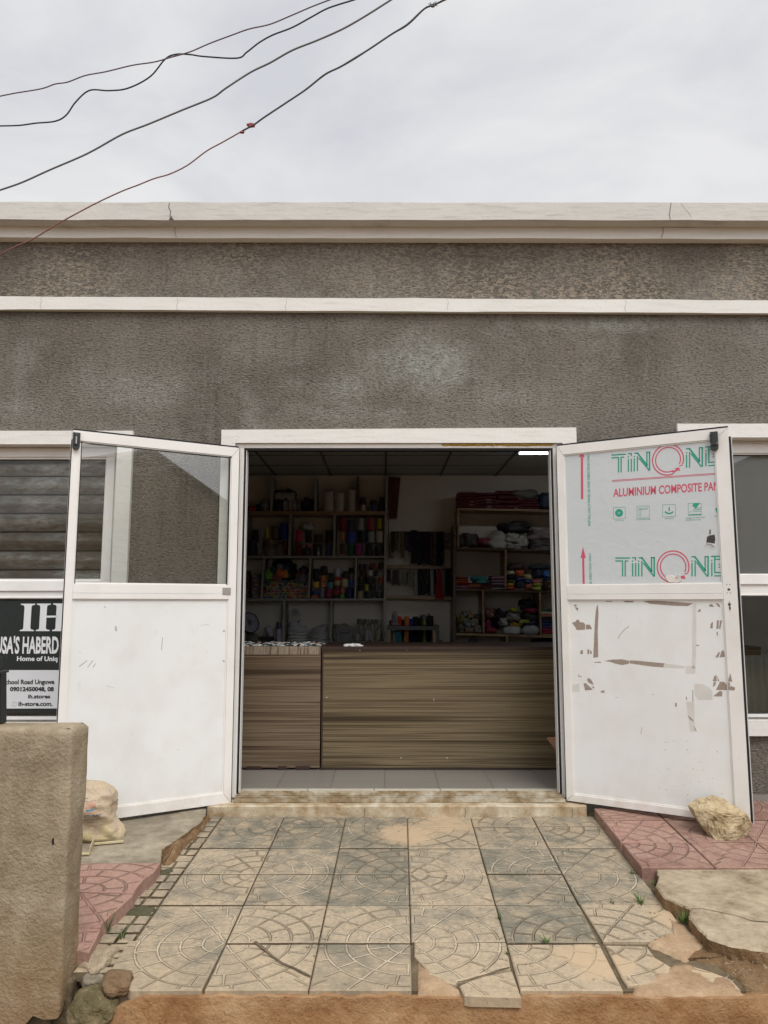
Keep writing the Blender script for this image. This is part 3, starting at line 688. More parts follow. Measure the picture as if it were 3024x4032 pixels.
for (ym, x0, hgt) in ((0, 147, 0),):
    flat_poly(CA, [(163, 245), (185, 245), (187, 647), (165, 647)], fnA); flat_poly(CA, [(146, 248), (165, 196), (184, 196), (197, 248), (172, 240)], fnA)
    flat_poly(CA, [(176, 1200), (196, 1200), (201, 1470), (181, 1470)], fnA); flat_poly(CA, [(161, 1216), (184, 1104), (212, 1216), (186, 1203)], fnA)
tq((232, 905), (223, 198), (247, 200), (258, 903), 'INSTALL EACH PANEL IN ONE DIRECTION ONLY', GA, .012)
tq((247, 1474), (240, 1165), (262, 1165), (270, 1474), 'NE DIRECTION ONLY', GA, .012)
def sq(x0, y0, x1, y1, dy, wd=3):
    for a, b in (((x0, y0), (x1, y0 - dy)), ((x1, y0 - dy), (x1, y1 - dy)), ((x1, y1 - dy), (x0, y1)), ((x0, y1), (x0, y0))): stroke(GA, a, b, wd, fnA)
sq(477, 728, 590, 838, 4); ring(GA, (531, 780), 9, 38, fnA); ring(GA, (531, 780), 0.1, 4, fnA)
sq(703, 716, 821, 830, 5); sq(722, 738, 740, 808, 0, 3); sq(722, 738, 803, 750, 6, 3)
sq(948, 703, 1073, 817, 5); flat_poly(GA, [(1008, 722), (1018, 722), (1018, 762), (1006, 762)], fnA); arc(GA, (1011, 735), 50, 14, 218, 322, fnA, 12)
sq(1195, 688, 1321, 803, 4); flat_poly(GA, [(1232, 708), (1250, 688), (1308, 686), (1268, 738)], fnA); flat_poly(GA, [(1200, 794), (1321, 789), (1321, 800), (1200, 804)], fnA)
for k in range(5): stroke(GA, (1245 + k * 14, 752), (1255 + k * 14, 735), 3, fnA)
stroke(GA, (1200, 770), (1320, 764), 3, fnA); stroke(GA, (1240, 752), (1320, 748), 3, fnA); stroke(GA, (1262, 733), (1320, 728), 3, fnA)
flat_poly(GA, [(1478, 690), (1520, 672), (1520, 712), (1494, 722)], fnA); flat_poly(GA, [(1452, 742), (1470, 726), (1490, 740), (1482, 760), (1500, 760), (1520, 765), (1520, 786), (1474, 786)], fnA)
tq((496, 848), (574, 845), (574, 857), (496, 860), 'CUTTING', GA); tq((702, 838), (832, 833), (832, 846), (702, 851), 'ROUTING&FOLDING', GA)
tq((972, 827), (1056, 824), (1056, 836), (972, 839), 'BENDING', GA); tq((1174, 823), (1354, 815), (1354, 827), (1174, 835), 'GLUING OF THE FITTING', GA)
tq((1174, 843), (1316, 838), (1316, 850), (1174, 855), 'ADHESIVE LETTERS', GA); tq((1452, 805), (1502, 803), (1502, 815), (1452, 817), 'RECY', GA)
GA.build('green_print', teal, filmR); CA.build('red_print', crim, filmR)
# torn hole and a peeled scrap in the film
g = MB(); fnH = lambda x, y: PR(*q2(x, y), VF + .0008)
flat_poly(g, [(1376, 1010), (1400, 996), (1448, 988), (1455, 1030), (1448, 1075), (1400, 1068), (1368, 1072)], fnH); flat_poly(g, [(1298, 1459), (1530, 1459), (1530, 1472), (1300, 1472)], fnH)
flat_poly(g, [(1400, 940), (1412, 940), (1410, 985), (1398, 985)], fnH)
g.build('torn_hole', simple('dark_core', (.05, .048, .046), .8), filmR)
g = MB()
def lump(pts, lift):
    q = [PR(*q2(x, y), VF + lift * random.uniform(.4, 1)) for x, y in pts]; b = [PR(*q2(x, y), VF) for x, y in pts]
    n = len(q); g.add(q + b, [tuple(range(n))] + [(i, n + i, n + (i + 1) % n, (i + 1) % n) for i in range(n)])
lump([(1356, 1100), (1372, 1072), (1420, 1078), (1450, 1100), (1440, 1078), (1395, 1066), (1370, 1066)], .006)
lump([(975, 1395), (1010, 1375), (1075, 1388), (1125, 1405), (1130, 1425), (1095, 1450), (1010, 1445)], .005); lump([(1082, 1385), (1105, 1376), (1122, 1392), (1104, 1412)], .012)
g.build('peeled_scrap', simple('peeled_film', (.68, .64, .60), .5), filmR)
# ---- tape scars on the lower right panel
ox2, oy2 = 2220, 2320
fnT = lambda x, y: PR(*UZR(ox2 + x / sc, oy2 + y / sc, VF), VF)
g = MB(); p_ = MB()
def tp(pts, G=None): flat_poly(G or g, pts, fnT)
tp([(318, 158), (328, 154), (333, 225), (326, 395), (330, 650), (283, 660), (290, 500), (297, 340), (306, 215)])
tp([(388, 690), (470, 676), (560, 673), (600, 682), (632, 690), (625, 715), (560, 728), (500, 715), (440, 696)]); tp([(632, 684), (700, 686), (860, 702), (968, 712), (955, 750), (850, 742), (700, 722), (635, 712)])
tp([(285, 701), (355, 696), (358, 706), (300, 706)]); tp([(400, 95), (466, 96), (466, 120), (402, 120)]); tp([(560, 108), (600, 98), (676, 98), (668, 126), (590, 126)])
tp([(760, 116), (850, 106), (910, 112), (1100, 124), (1245, 136), (1190, 162), (1050, 158), (900, 146), (830, 140)])
tp([(78, 322), (112, 312), (125, 292), (148, 296), (150, 316), (190, 320), (205, 338), (205, 388), (125, 392), (104, 356)]); tp([(212, 340), (252, 342), (272, 382), (214, 386)])
tp([(104, 170), (140, 180), (134, 214)]); tp([(90, 160), (112, 145), (128, 158), (110, 166)])
tp([(160, 590), (184, 584), (184, 622), (158, 624)]); tp([(226, 578), (244, 580), (244, 622), (226, 622)]); tp([(252, 582), (268, 600), (268, 622), (252, 622)])
tp([(222, 870), (236, 852), (262, 868), (290, 920), (240, 900)]); tp([(188, 905), (210, 902), (280, 965), (205, 972)]); tp([(262, 930), (292, 938), (294, 960)])
tp([(140, 815), (150, 835), (175, 838), (172, 843), (140, 842)])
tp([(1405, 376), (1412, 330), (1434, 312), (1430, 376)]); tp([(1470, 300), (1492, 298), (1484, 380), (1466, 380)]); tp([(1502, 300), (1520, 298), (1504, 380), (1490, 380)]); tp([(1466, 415), (1478, 408), (1480, 440), (1474, 455)])
tp([(1455, 655), (1490, 600), (1500, 612), (1482, 655)]); tp([(1495, 655), (1520, 585), (1538, 590), (1548, 650)]); tp([(1395, 152), (1420, 140), (1445, 168), (1400, 168)]); tp([(1456, 132), (1490, 140), (1505, 172), (1484, 168)])
tp([(1278, 216), (1310, 186), (1318, 214)]); tp([(1270, 534), (1300, 536), (1296, 546), (1272, 545)])
tp([(1430, 884), (1448, 830), (1466, 828), (1470, 884)]); tp([(1474, 830), (1494, 884), (1480, 884)]); tp([(1432, 940), (1440, 890), (1462, 890), (1456, 920)]); tp([(1462, 968), (1500, 888), (1540, 890), (1566, 920), (1568, 968)])
tp([(1436, 1028), (1500, 975), (1524, 985), (1520, 1030), (1490, 1030)]); tp([(1172, 1032), (1182, 1034), (1184, 1060), (1176, 1066)]); tp([(1236, 970), (1242, 970), (1244, 1080), (1236, 1080)])
tp([(1188, 1212), (1206, 1222), (1246, 1262), (1240, 1272), (1215, 1250)]); tp([(1242, 1310), (1262, 1330), (1276, 1366), (1270, 1368)]); tp([(1068, 1092), (1084, 1092), (1086, 1130), (1070, 1130)]); tp([(484, 1036), (520, 1037), (520, 1041)]); tp([(845, 1003), (868, 1012), (860, 1016)])
tp([(350, 985), (372, 972), (398, 968), (380, 980), (400, 990), (370, 996)])
for a, b, wd in (((627, 357), (575, 395), 5), ((575, 395), (540, 440), 5), ((540, 440), (520, 478), 5), ((752, 1325), (740, 1395), 4)): stroke(g, a, b, wd, fnT)
random.seed(5)
for k in range(46):                                    # scattered nicks near the foot of the leaf
    x = random.gauss(1250, 230); y = random.uniform(1450, 2050)
    if x < 200 or x > 1560: continue
    a = random.uniform(0, 6.28); L_ = random.uniform(3, 16); stroke(g, (x, y), (x + L_ * math.cos(a), y + L_ * math.sin(a)), random.uniform(2, 5), fnT)
g.build('tape_scar', brownm, panR)
tp([(1238, 150), (1272, 135), (1272, 560), (1262, 760), (1232, 760), (1236, 400)], p_); tp([(1172, 738), (1262, 738), (1262, 808), (1172, 808)], p_); tp([(968, 712), (1160, 738), (1160, 758), (955, 750)], p_)
tp([(1175, 1080), (1250, 1085), (1262, 1366), (1215, 1366)], p_); tp([(62, 920), (150, 905), (150, 985), (66, 985)], p_)
for x, y in ((1255, 905),): tp([(1255, 905), (1330, 910), (1400, 945), (1425, 975), (1430, 1060), (1290, 1062), (1255, 1010)], p_)
split_build(p_, 'pale_tape', pale, panR)
# ---- bolts, lock, bracket, latch
def bolt(UZ, P, x0, x1, y0, y1, fr):
    g = MB(); a = UZ(x0, y0, .02); b = UZ(x1, y1, .02); u0, u1 = sorted((a[0], b[0])); z0, z1 = sorted((a[1], b[1]))
    n = 8; c = (u0 + u1) / 2; r = (u1 - u0) / 2
    poly = [(u0, z1), (u0, z0 + r)] + [(c - r * math.cos(t), z0 + r - r * math.sin(t)) for t in (math.pi * k / n for k in range(1, n))] + [(u1, z0 + r), (u1, z1)]
    F0 = [P(u, z, .022) for u, z in poly]; B0 = [P(u, z, .0) for u, z in poly]; n = len(poly)
    g.add(F0 + B0, [tuple(range(n)), tuple(range(2 * n - 1, n - 1, -1))] + [(i, n + i, n + (i + 1) % n, (i + 1) % n) for i in range(n)])
    rectP(g, P, u0 + r * .55, u1 - r * .3, z0 + r * 1.3, z1 - .006, .022, .030)
    o = g.build('bolt', 'blackp', fr, bevel=.002)
bolt(UZL, PL, 289, 314, 1701, 1771, frL); bolt(UZR, PR, 2793, 2829, 1701, 1772, frR)
g = MB(); a = UZL(300, 1733, .03); rectP(g, PL, a[0] - .003, a[0] + .003, a[1] - .02, a[1] + .02, .022, .036); g.build('bolt_lever', 'steel', frL)
g = MB()
for x, y in ((2795, 1707), (2824, 1744), (2797, 1749)):
    a = UZR(x, y, .022); rectP(g, PR, a[0] - .003, a[0] + .003, a[1] - .003, a[1] + .003, .0222, .0245)
split_build(g, 'screw', 'steel', frR)
g = MB(); rectP(g, PL, .035, .083, *sorted((UZL(890, 2340, 0)[1], UZL(890, 2314, 0)[1])), .002, .007); g.build('bracket', 'steel', frL)
g = MB()
for cx, cy, w_, h_ in ((2870, 2321, 13, 10), (2872, 2380, 13, 14), (2874, 2394, 9, 16)):
    a = UZR(cx - w_ / 2, cy - h_ / 2, .0005); b = UZR(cx + w_ / 2, cy + h_ / 2, .0005)
    m0, m1 = (a[0] + b[0]) / 2, (a[1] + b[1]) / 2; ru, rz = abs(a[0] - b[0]) / 2, abs(a[1] - b[1]) / 2
    g.add([PR(m0 + ru * math.cos(t), m1 + rz * math.sin(t), .0008) for t in (6.283 * k / 10 for k in range(10))], [tuple(range(10))])
for x, y in ((2862, 2302), (2874, 2302), (2863, 2334), (2876, 2334), (2872, 2369), (2874, 2405)):
    a = UZR(x, y, .0005); g.add([PR(a[0] + .0025 * math.cos(t), a[1] + .0025 * math.sin(t), .0009) for t in (6.283 * k / 8 for k in range(8))], [tuple(range(8))])
split_build(g, 'lock_hole', simple('lock_dark', (.09, .075, .065), .6, .3), frR)
g = MB(); rectP(g, PR, WRF + .004, WRF + .010, UZR(2895, 2310, 0)[1], UZR(2895, 2288, 0)[1], -.03, -.008); g.build('latch', 'steel', frR)
# tape scar that runs on over the stile
g = MB(); fnS = lambda x, y: PR(*UZR(ox2 + x / sc, oy2 + y / sc, .0004), .0006)
for q in ([(1576, 884), (1600, 805), (1618, 890)], [(1578, 895), (1596, 895), (1596, 930), (1622, 935), (1646, 945), (1640, 972), (1580, 968)]): flat_poly(g, q, fnS)
g.build('tape_scar', brownm, frR)
# ================================================================== WINDOWS (parts of the building)
def window(hole, rows, xs, YF=.075, label=None):
    # rows: list of (z0,z1) glass rows; xs: list of (x0,x1) glass columns
    a, b, c, d = hole; a += .006; b -= .006; c += .002; d -= .006
    mb = MB()
    wall_holes(mb, a, b, c, d, [(x0, x1, z0, z1) for (x0, x1) in xs for (z0, z1) in rows], YF, YF + .06)
    f = mb.build('window', 'alu2', shop); 
    if label: tag(f, label)
    g = MB()
    for (x0, x1) in xs:
        for (z0, z1) in rows:
            e = .005
            g.box(x0, x1, YF + .013, YF + .021, z1 - e, z1); g.box(x0, x0 + e, YF + .012, YF + .02, z0, z1 - e); g.box(x1 - e, x1, YF + .012, YF + .02, z0, z1 - e)
    g.build('gasket', 'black', f)
    return f
# left window: sliding frame on top with a corrugated shutter behind it, shop sign on the lower pane
YF = .075
lx1 = onY(407, 2030, YF).x; lu0 = onY(200, 2279, YF).z; lu1 = onY(200, 1808, YF).z; ll0 = onY(200, 2822, YF).z; ll1 = onY(100, 2358, YF).z
fL = window(WL, [(lu0, lu1), (ll0, ll1)], [(WL[0] + .05, lx1)], YF, 'white aluminium window with grey louvred shutter above and a black shop sign below')
g = MB()                                                # stepped sash profile
for z0, z1, y in ((lu0 - .076, lu0 - .012, YF - .012), (lu1 + .012, lu1 + .07, YF - .012)): g.box(WL[0] + .02, lx1 + .062, y, YF, z0, z1)
g.box(lx1 + .010, lx1 + .062, YF - .012, YF, lu0 - .012, lu1 + .012)
g.box(WL[0] + .02, WL[1] - .012, YF - .006, YF, ll1 + .004, ll1 + .012)
g.build('sash', 'alu2', fL, bevel=.003)
g = MB(); g.add([(WL[0] + .05, YF + .02, lu0), (lx1, YF + .02, lu0), (lx1, YF + .02, lu1), (WL[0] + .05, YF + .02, lu1)], [(0, 1, 2, 3)]); g.build('glass_pane', 'glassw', fL)
t = NT('galvanised_slat'); v = t.coord('Object', (1, 1, 3)); n1 = t.noise(v, 2.2, 5, .6, .3); n2 = t.noise(v, 14, 6, .7)
t.col(t.mix(t.fr(n2, .4, .7), t.ramp(n1, [(.38, (.22, .21, .18)), (.5, (.40, .39, .355)), (.62, (.60, .60, .57))]), (.24, .17, .11)))
t.rough(.5); t.b.inputs['Metallic'].default_value = .35; t.bump(n2, .002, .5); M['slat'] = t.m
g = MB(); zs = [onY(200, y, YF + .10).z for y in (1880, 1952, 2026, 2100, 2172, 2247)]; dz = (zs[0] - zs[-1]) / 5
for k in range(-2, 9):
    z = zs[0] - k * dz; x0, x1 = WL[0] - .05, WL[1] + .1; n = 6
    prof = [(YF + .10 - .028 * math.sin(math.pi * (.12 + .8 * i / n)), z + dz * (.5 - .91 * i / n)) for i in range(n + 1)]
    g.add([(x0, y, zz - dz / 2) for y, zz in prof] + [(x1, y, zz - dz / 2) for y, zz in prof], [(i, i + 1, n + 2 + i, n + 1 + i) for i in range(n)])
sh = g.build('shutter', 'slat', fL, smooth=False)
# sign on the inside of the lower pane
YS = YF + .008
g = MB(); g.box(WL[0] + .05, lx1, YS, YS + .003, ll0 + .018, ll1 - .01)
t = NT('sign_black_vinyl'); v = t.coord('Object'); t.col(t.mix(t.math('MULTIPLY', t.fr(t.noise(t.coord('Object', (3, 1, .6)), 12, 6, .7, 1.5), .6, .72), .3), (.018, .024, .024), (.1, .11, .11))); t.rough(.3); M['vinyl'] = t.m
sg = g.build('sign', 'vinyl', fL)
s3 = 3.687
def fS(x, y): return onY(x / s3, 2300 + y / s3, YS - .0015)
whitep = simple('white_lettering', (.66, .67, .68), .5, .08); blackl = simple('black_lettering', (.03, .03, .03), .5, .05)
g = MB(); P4 = lambda pts: flat_poly(g, pts, fS)
def slab_I(x0, xs0, xs1, x1, y0, y1, sh_):         # bracketed slab-serif stem
    s = lambda y: sh_ * (y - y0) / (y1 - y0)
    P4([(x0 + s(y0), y0), (x1 + s(y0), y0), (x1 - 4 + s(y0), y0 + 16), (xs1 + 8 + s(y0), y0 + 26), (xs1 + s(y0), y0 + 50), (xs1 + s(y1), y1 - 50), (xs1 + 8 + s(y1), y1 - 26), (x1 - 4 + s(y1), y1 - 16), (x1 + s(y1), y1),
        (x0 + s(y1), y1), (x0 + 4 + s(y1), y1 - 16), (xs0 - 8 + s(y1), y1 - 26), (xs0 + s(y1), y1 - 50), (xs0 + s(y0), y0 + 50), (xs0 - 8 + s(y0), y0 + 26), (x0 + 4 + s(y0), y0 + 16)])
slab_I(302, 356, 458, 512, 284, 682, -18); slab_I(535, 586, 684, 740, 282, 682, -18)
slab_I(772, 822, 920, 975, 280, 682, -18); P4([(678, 458), (822, 456), (820, 484), (676, 486)])
def T(TL, TR, BR, BL, body, G, b=0): text_into(G, body, [TL, TR, BR, BL], fS, b)
T((-50, 752), (855, 750), (848, 1012), (-68, 1014), "USA'S HABERD", g, .03)
T((248, 1046), (838, 1046), (832, 1140), (244, 1136), 'Home of Uniq', g, .03)
g.build('lettering', whitep, sg)
g = MB(); g.add([fS(98 - 360, 1248), fS(860, 1248), fS(845, 1805), fS(88 - 360, 1806)], [(0, 1, 2, 3)]); g.build('address_panel', simple('sign_white', (.60, .61, .63), .5, .08), sg)
g = MB(); fS0 = fS; fS = lambda x, y: onY(x / s3, 2300 + y / s3, YS - .003)
T((80, 1386), (792, 1384), (790, 1472), (76, 1476), 'chool Road Unguwa', g, .03); T((145, 1490), (782, 1490), (780, 1568), (143, 1568), '09012450048, 08', g, .045)
T((408, 1600), (730, 1600), (728, 1660), (406, 1660), 'ih.stores', g, .03); T((268, 1705), (765, 1703), (762, 1770), (266, 1770), 'ih-store.com.', g, .03)
g.build('lettering', blackl, sg)
g = MB(); arc(g, (210, 1740), 30, 8, 0, 360, fS, 20); g.build('emblem', simple('faint_grey', (.45, .47, .46), .6, .05), sg)
g = MB(); g.add([(WL[0] + .05, YF + .022, ll0), (lx1, YF + .022, ll0), (lx1, YF + .022, ll1), (WL[0] + .05, YF + .022, ll1)], [(0, 1, 2, 3)]); g.build('glass_pane', 'glassw', fL)

rx0 = onY(2800, 2030, YF).x; ru0 = onY(2950, 2259, YF).z; ru1 = onY(2950, 1790, YF).z; rl0 = onY(2990, 2813, YF).z; rl1 = onY(2980, 2347, YF).z
fR = window(WR, [(ru0, ru1), (rl0, rl1)], [(rx0, WR[1] - .05)], YF, 'white aluminium window with plain grey blind above and a grey curtain below')
g = MB()
for z0, z1, y in ((ru0 - .066, ru0 - .004, YF - .012), (ru1 + .008, ru1 + .066, YF - .012)): g.box(rx0 - .06, WR[1] - .02, y, YF, z0, z1)
g.box(rx0 - .06, rx0 - .008, YF - .012, YF, ru0 - .004, ru1 + .008); g.box(WR[0] + .012, WR[1] - .02, YF - .005, YF, rl1 + .004, rl1 + .012)
g.build('sash', 'alu2', fR, bevel=.003)
for z0, z1 in ((ru0, ru1), (rl0, rl1)):
    g = MB(); g.add([(rx0, YF + .02, z0), (WR[1] - .05, YF + .02, z0), (WR[1] - .05, YF + .02, z1), (rx0, YF + .02, z1)], [(0, 1, 2, 3)]); g.build('glass_pane', 'glassd', fR)
g = MB(); g.box(WR[0] - .1, WR[1] + .1, YF + .05, YF + .056, ru0 - .03, ru1 + .1); g.build('blind', simple('grey_blind', (.62, .62, .60), .8, .05, 3), fR)
g = MB(); zc = onY(2990, 2583, YF + .12).z; n = 150; vs = []
for i in range(n + 1):
    x = WR[0] - .05 + 1.7 * i / n; y = YF + .20 + .016 * math.sin(x * 62) + .01 * math.sin(x * 23 + 1)
    vs += [(x, y, rl0 - .1), (x, y, zc)]
g.add(vs, [(2 * i, 2 * i + 2, 2 * i + 3, 2 * i + 1) for i in range(n)]); g.build('curtain', m_cloth('grey_curtain', (.26, .275, .24), .1), fR, smooth=True)

# ================================================================== GROUND
g = MB(); g.add([(-400, -400, -.52), (400, -400, -.52), (400, 400, -.52), (-400, 400, -.52)], [(0, 1, 2, 3)]); struct(g, 'ground', 'soil')
g = MB(); g.box(-3.2, 3.2, -.004, 3.955, -.13, -.004)
t = NT('floor_tile'); v = t.coord('Object'); br = t.n('ShaderNodeTexBrick'); t.l(t.coord('Object', (1, 1, 1), (-.005, -.31, 0)), br.inputs[0])
br.offset = 0; br.inputs['Scale'].default_value = 1; br.inputs['Brick Width'].default_value = .333; br.inputs['Row Height'].default_value = .62; br.inputs['Mortar Size'].default_value = .0028; br.inputs['Mortar Smooth'].default_value = .2
br.inputs['Color1'].default_value = (.205, .19, .17, 1); br.inputs['Color2'].default_value = (.225, .21, .19, 1); br.inputs['Mortar'].default_value = (.09, .08, .07, 1)
t.col(t.mix(t.math('MULTIPLY', t.fr(t.noise(v, 3, 4), .4, .7), .35), br.outputs[0], (.25, .22, .19))); t.rough(.28); t.spec(.5); M['ftile'] = t.m
struct(g, 'shop_floor', 'ftile')
t = NT('threshold_tile'); v = t.coord('Object'); br = t.n('ShaderNodeTexBrick'); t.l(t.coord('Object', (1, 1, 1), (.06, 0, 0)), br.inputs[0]); br.offset = 0
br.inputs['Scale'].default_value = 1; br.inputs['Brick Width'].default_value = .40; br.inputs['Row Height'].default_value = 5; br.inputs['Mortar Size'].default_value = .003
br.inputs['Color1'].default_value = (.50, .47, .38, 1); br.inputs['Color2'].default_value = (.54, .50, .41, 1); br.inputs['Mortar'].default_value = (.16, .12, .08, 1)
t.col(t.mix(t.math('MULTIPLY', t.fr(t.noise(v, 6, 5), .45, .7), .5), br.outputs[0], (.38, .31, .2))); t.rough(.5); M['thr'] = t.m
g = MB(); g.box(DO[0], DO[1], .056, .125, -.02, .0); struct(g, 'threshold', 'thr')

# ---- sloping walkway: dirt bed, stepped front coated in red earth
YV = 2238.0
def kq(k, q, h=0.0):                                   # grid lines of the paving: k across, q along (1/(y-YV))
    y = YV + 1.0 / q; return onR(1574 + k / q, y, h)
RXR = 4.2
def zR(y): return -.09 + RS * y
g = MB()
yf = kq(0, .602e-3 + .0e-3).y
print('front y', yf)
yfr = yf + .006
ol = [(3560, 3902), (412, 3902), (440, 3848), (425, 3800), (350, 3757), (-900, 3757), (-900, 3170), (3560, 3170)]
g.prism([onR(x, y, -.014) for x, y in ol], (0, 0, -.4), (0, 0, 0)); g.v = [(x, min(y, -.0), z) for x, y, z in g.v]
bed = struct(g, 'joint_bed', 'bed')
# riser: rough vertical face with a ragged, thin upper lip
def riser(name, mat, pts_top, Yb, zbot, thick=.05):
    g = MB(); n = len(pts_top); rows = 9; vs = []
    for i, (x, y, z) in enumerate(pts_top):
        for r_ in range(rows):
            f = r_ / (rows - 1); zz = z * (1 - f) + zbot * f
            vs.append((x, y - .035 * f + .012 * mnoise.noise(Vector((x * 5, zz * 7, 3))) , zz))
    fs = [(i * rows + r_, i * rows + r_ + 1, (i + 1) * rows + r_ + 1, (i + 1) * rows + r_) for i in range(n - 1) for r_ in range(rows - 1)]
    b = len(vs); vs += [(x, Yb, z - .004) for x, y, z in pts_top]
    fs += [(b + i, i * rows, (i + 1) * rows, b + i + 1) for i in range(n - 1)]
    vs2 = len(vs); vs += [(x, Yb, zbot) for x, y, z in pts_top]
    fs += [(b + i + 1, vs2 + i + 1, vs2 + i, b + i) for i in range(n - 1)]
    g.add(vs, fs); return struct(g, name, mat)
top = []; pxs = list(range(410, 3400, 12))
for i, x in enumerate(pxs):
    yb = 3927 + 7 * mnoise.noise(Vector((x * .012, 0, 0))) * 2 + 4 * mnoise.noise(Vector((x * .05, 3, 0)))
    if x < 560: yb = 3925 + (560 - x) * .42
    if 1620 < x < 1880: yb = 3935
    if x > 2480: yb = 3930 + 5 * mnoise.noise(Vector((x * .02, 1, 0)))
    p = onY(x, yb, yf - .018); top.append((p.x, p.y, p.z))
top[0] = (top[0][0] - .02, top[0][1], top[0][2] - .16)
riser('earth_riser', 'earth', top, yf + .02, -.56)
# ---- tiles
def poly_tile(g, corners, uv, tint, th=.034, dz=None, keep=False):
    dz = dz if dz is not None else random.uniform(-.002, .002)
    f0 = len(g.f); n = len(corners); off = Vector((0, 0, dz)); e = Vector((0, 0, -th))
    ta = [random.uniform(-.0012, .0012) for _ in corners]
    # bevelled arris
    c = sum((Vector(p) for p in corners), Vector()) / n
    inner = [Vector(p) + (c - Vector(p)).normalized() * .006 + off + Vector((0, 0, ta[i])) for i, p in enumerate(corners)]
    outer = [Vector(p) + off + Vector((0, 0, -.004 + ta[i])) for i, p in enumerate(corners)]; bot = [Vector(p) + e for p in corners]
    g.add(inner + outer + bot, [tuple(range(n))] + [(n + i, i, (i + 1) % n, n + (i + 1) % n)[::-1] for i in range(n)] + [(2 * n + i, n + i, n + (i + 1) % n, 2 * n + (i + 1) % n)[::-1] for i in range(n)])
    g.uv[f0] = uv
    if not keep: g.side = getattr(g, 'side', set()) | set(range(f0 + 1 + n, f0 + 1 + 2 * n))
    for j in range(f0, len(g.f)): g.tint[j] = tint
Q0 = .602e-3; DQ = .0765e-3
def tile_quad(k0, k1, q0, q1, h=0, gap=.0026):
    P = [kq(k0, q0, h), kq(k1, q0, h), kq(k1, q1, h), kq(k0, q1, h)]; c = sum(P, Vector()) / 4
    return [Vector((p.x + math.copysign(gap, c.x - p.x), p.y + math.copysign(gap * 3.0, c.y - p.y), p.z)) for p in P]
UVR = {0: [(0, 0), (1, 0), (1, 1), (0, 1)], 1: [(1, 0), (1, 1), (0, 1), (0, 0)], 2: [(1, 1), (0, 1), (0, 0), (1, 0)], 3: [(0, 1), (0, 0), (1, 0), (1, 1)]}
# corner of each tile that carries the centre of its rings: arcs of neighbours meet into circles
rot = {}   # (col,row): uv of BL BR TR TL
rows_q = [Q0 + DQ * i for i in range(6)] + [1.0256e-3]
KK = [-.7135, -.4650, -.2165, .0300, .2850, .5330, .7830]
g = MB(); random.seed(4)
spec_rot = {(0, 0): 2, (1, 0): 3, (2, 0): 2, (3, 0): 3, (4, 0): 3, (5, 0): 3,
            (0, 1): 1, (1, 1): 0, (2, 1): 1, (3, 1): 0, (4, 1): 1, (5, 1): 0,
            (0, 2): 2, (1, 2): 3, (2, 2): 2, (3, 2): 3, (4, 2): 2, (5, 2): 3,
            (0, 3): 1, (1, 3): 0, (2, 3): 1, (3, 3): 0, (4, 3): 1, (5, 3): 0,
            (0, 4): 2, (1, 4): 3, (2, 4): 2, (3, 4): 3, (4, 4): 2, (5, 4): 3, (0, 5): 1, (1, 5): 0, (2, 5): 1, (3, 5): 0, (4, 5): 1, (5, 5): 0}
UVC = {0: [(0, 0), (1, 0), (1, 1), (0, 1)],            # rings centred on BL
       1: [(1, 0), (0, 0), (0, 1), (1, 1)],            # BR
       2: [(1, 1), (0, 1), (0, 0), (1, 0)],            # TR
       3: [(0, 1), (1, 1), (1, 0), (0, 0)]}            # TL
TINT = {(0, 0): .55, (1, 0): .8, (2, 0): .35, (3, 0): 1.0, (4, 0): 1.0, (5, 0): .9, (0, 1): .7, (1, 1): .9, (2, 1): .8, (3, 1): .75, (4, 1): .1, (5, 1): .9,
        (0, 2): .7, (1, 2): .2, (2, 2): .1, (3, 2): .75, (4, 2): .15, (5, 2): .2, (0, 3): .7, (1, 3): .45, (2, 3): 0.0, (3, 3): .8, (4, 3): -.05, (5, 3): .3,
        (0, 4): .35, (1, 4): 0, (2, 4): -.1, (3, 4): .8, (4, 4): .5, (5, 4): .5, (0, 5): .4, (1, 5): .2, (2, 5): .2, (3, 5): .5, (4, 5): .7, (5, 5): .5}
def subpoly_tile(g, k0, k1, q0, q1, pts, rc, tint, h=0, th=.034, dz=0, keep=True):
    # pts in measured pixels; uv from the position inside the tile cell
    cs = [onR(x, y, h) for x, y in pts]; uvs = []
    for x, y in pts:
        q = 1 / (y - YV); k = (x - 1574) * q; a = (k - k0) / (k1 - k0); b = (q - q0) / (q1 - q0)
        uvs.append({0: (a, b), 1: (1 - a, b), 2: (1 - a, 1 - b), 3: (a, 1 - b)}[rc])
    poly_tile(g, cs, uvs, tint, th, dz, keep)
for c_ in range(6):
    for r_ in range(6):
        if (c_, r_) in ((3, 0), (5, 0), (5, 1), (0, 0)): continue
        k0, k1, q0, q1 = KK[c_], KK[c_ + 1], rows_q[r_], rows_q[r_ + 1]
        uv = UVC[spec_rot[(c_, r_)]]
        if r_ == 5:
            fr_ = (q1 - q0) / DQ; uv = [(u, v_ * fr_) for u, v_ in uv] if spec_rot[(c_, r_)] in (0, 1) else uv
        poly_tile(g, tile_quad(k0, k1, q0, q1), uv, TINT[(c_, r_)], keep=(r_ == 0))
# front left tile, its corner gone
subpoly_tile(g, KK[0], KK[1], rows_q[0], rows_q[1], [(500, 3880), (515, 3897), (793, 3897), (890, 3706), (507, 3703), (425, 3832), (470, 3842), (520, 3838)], 2, .5)
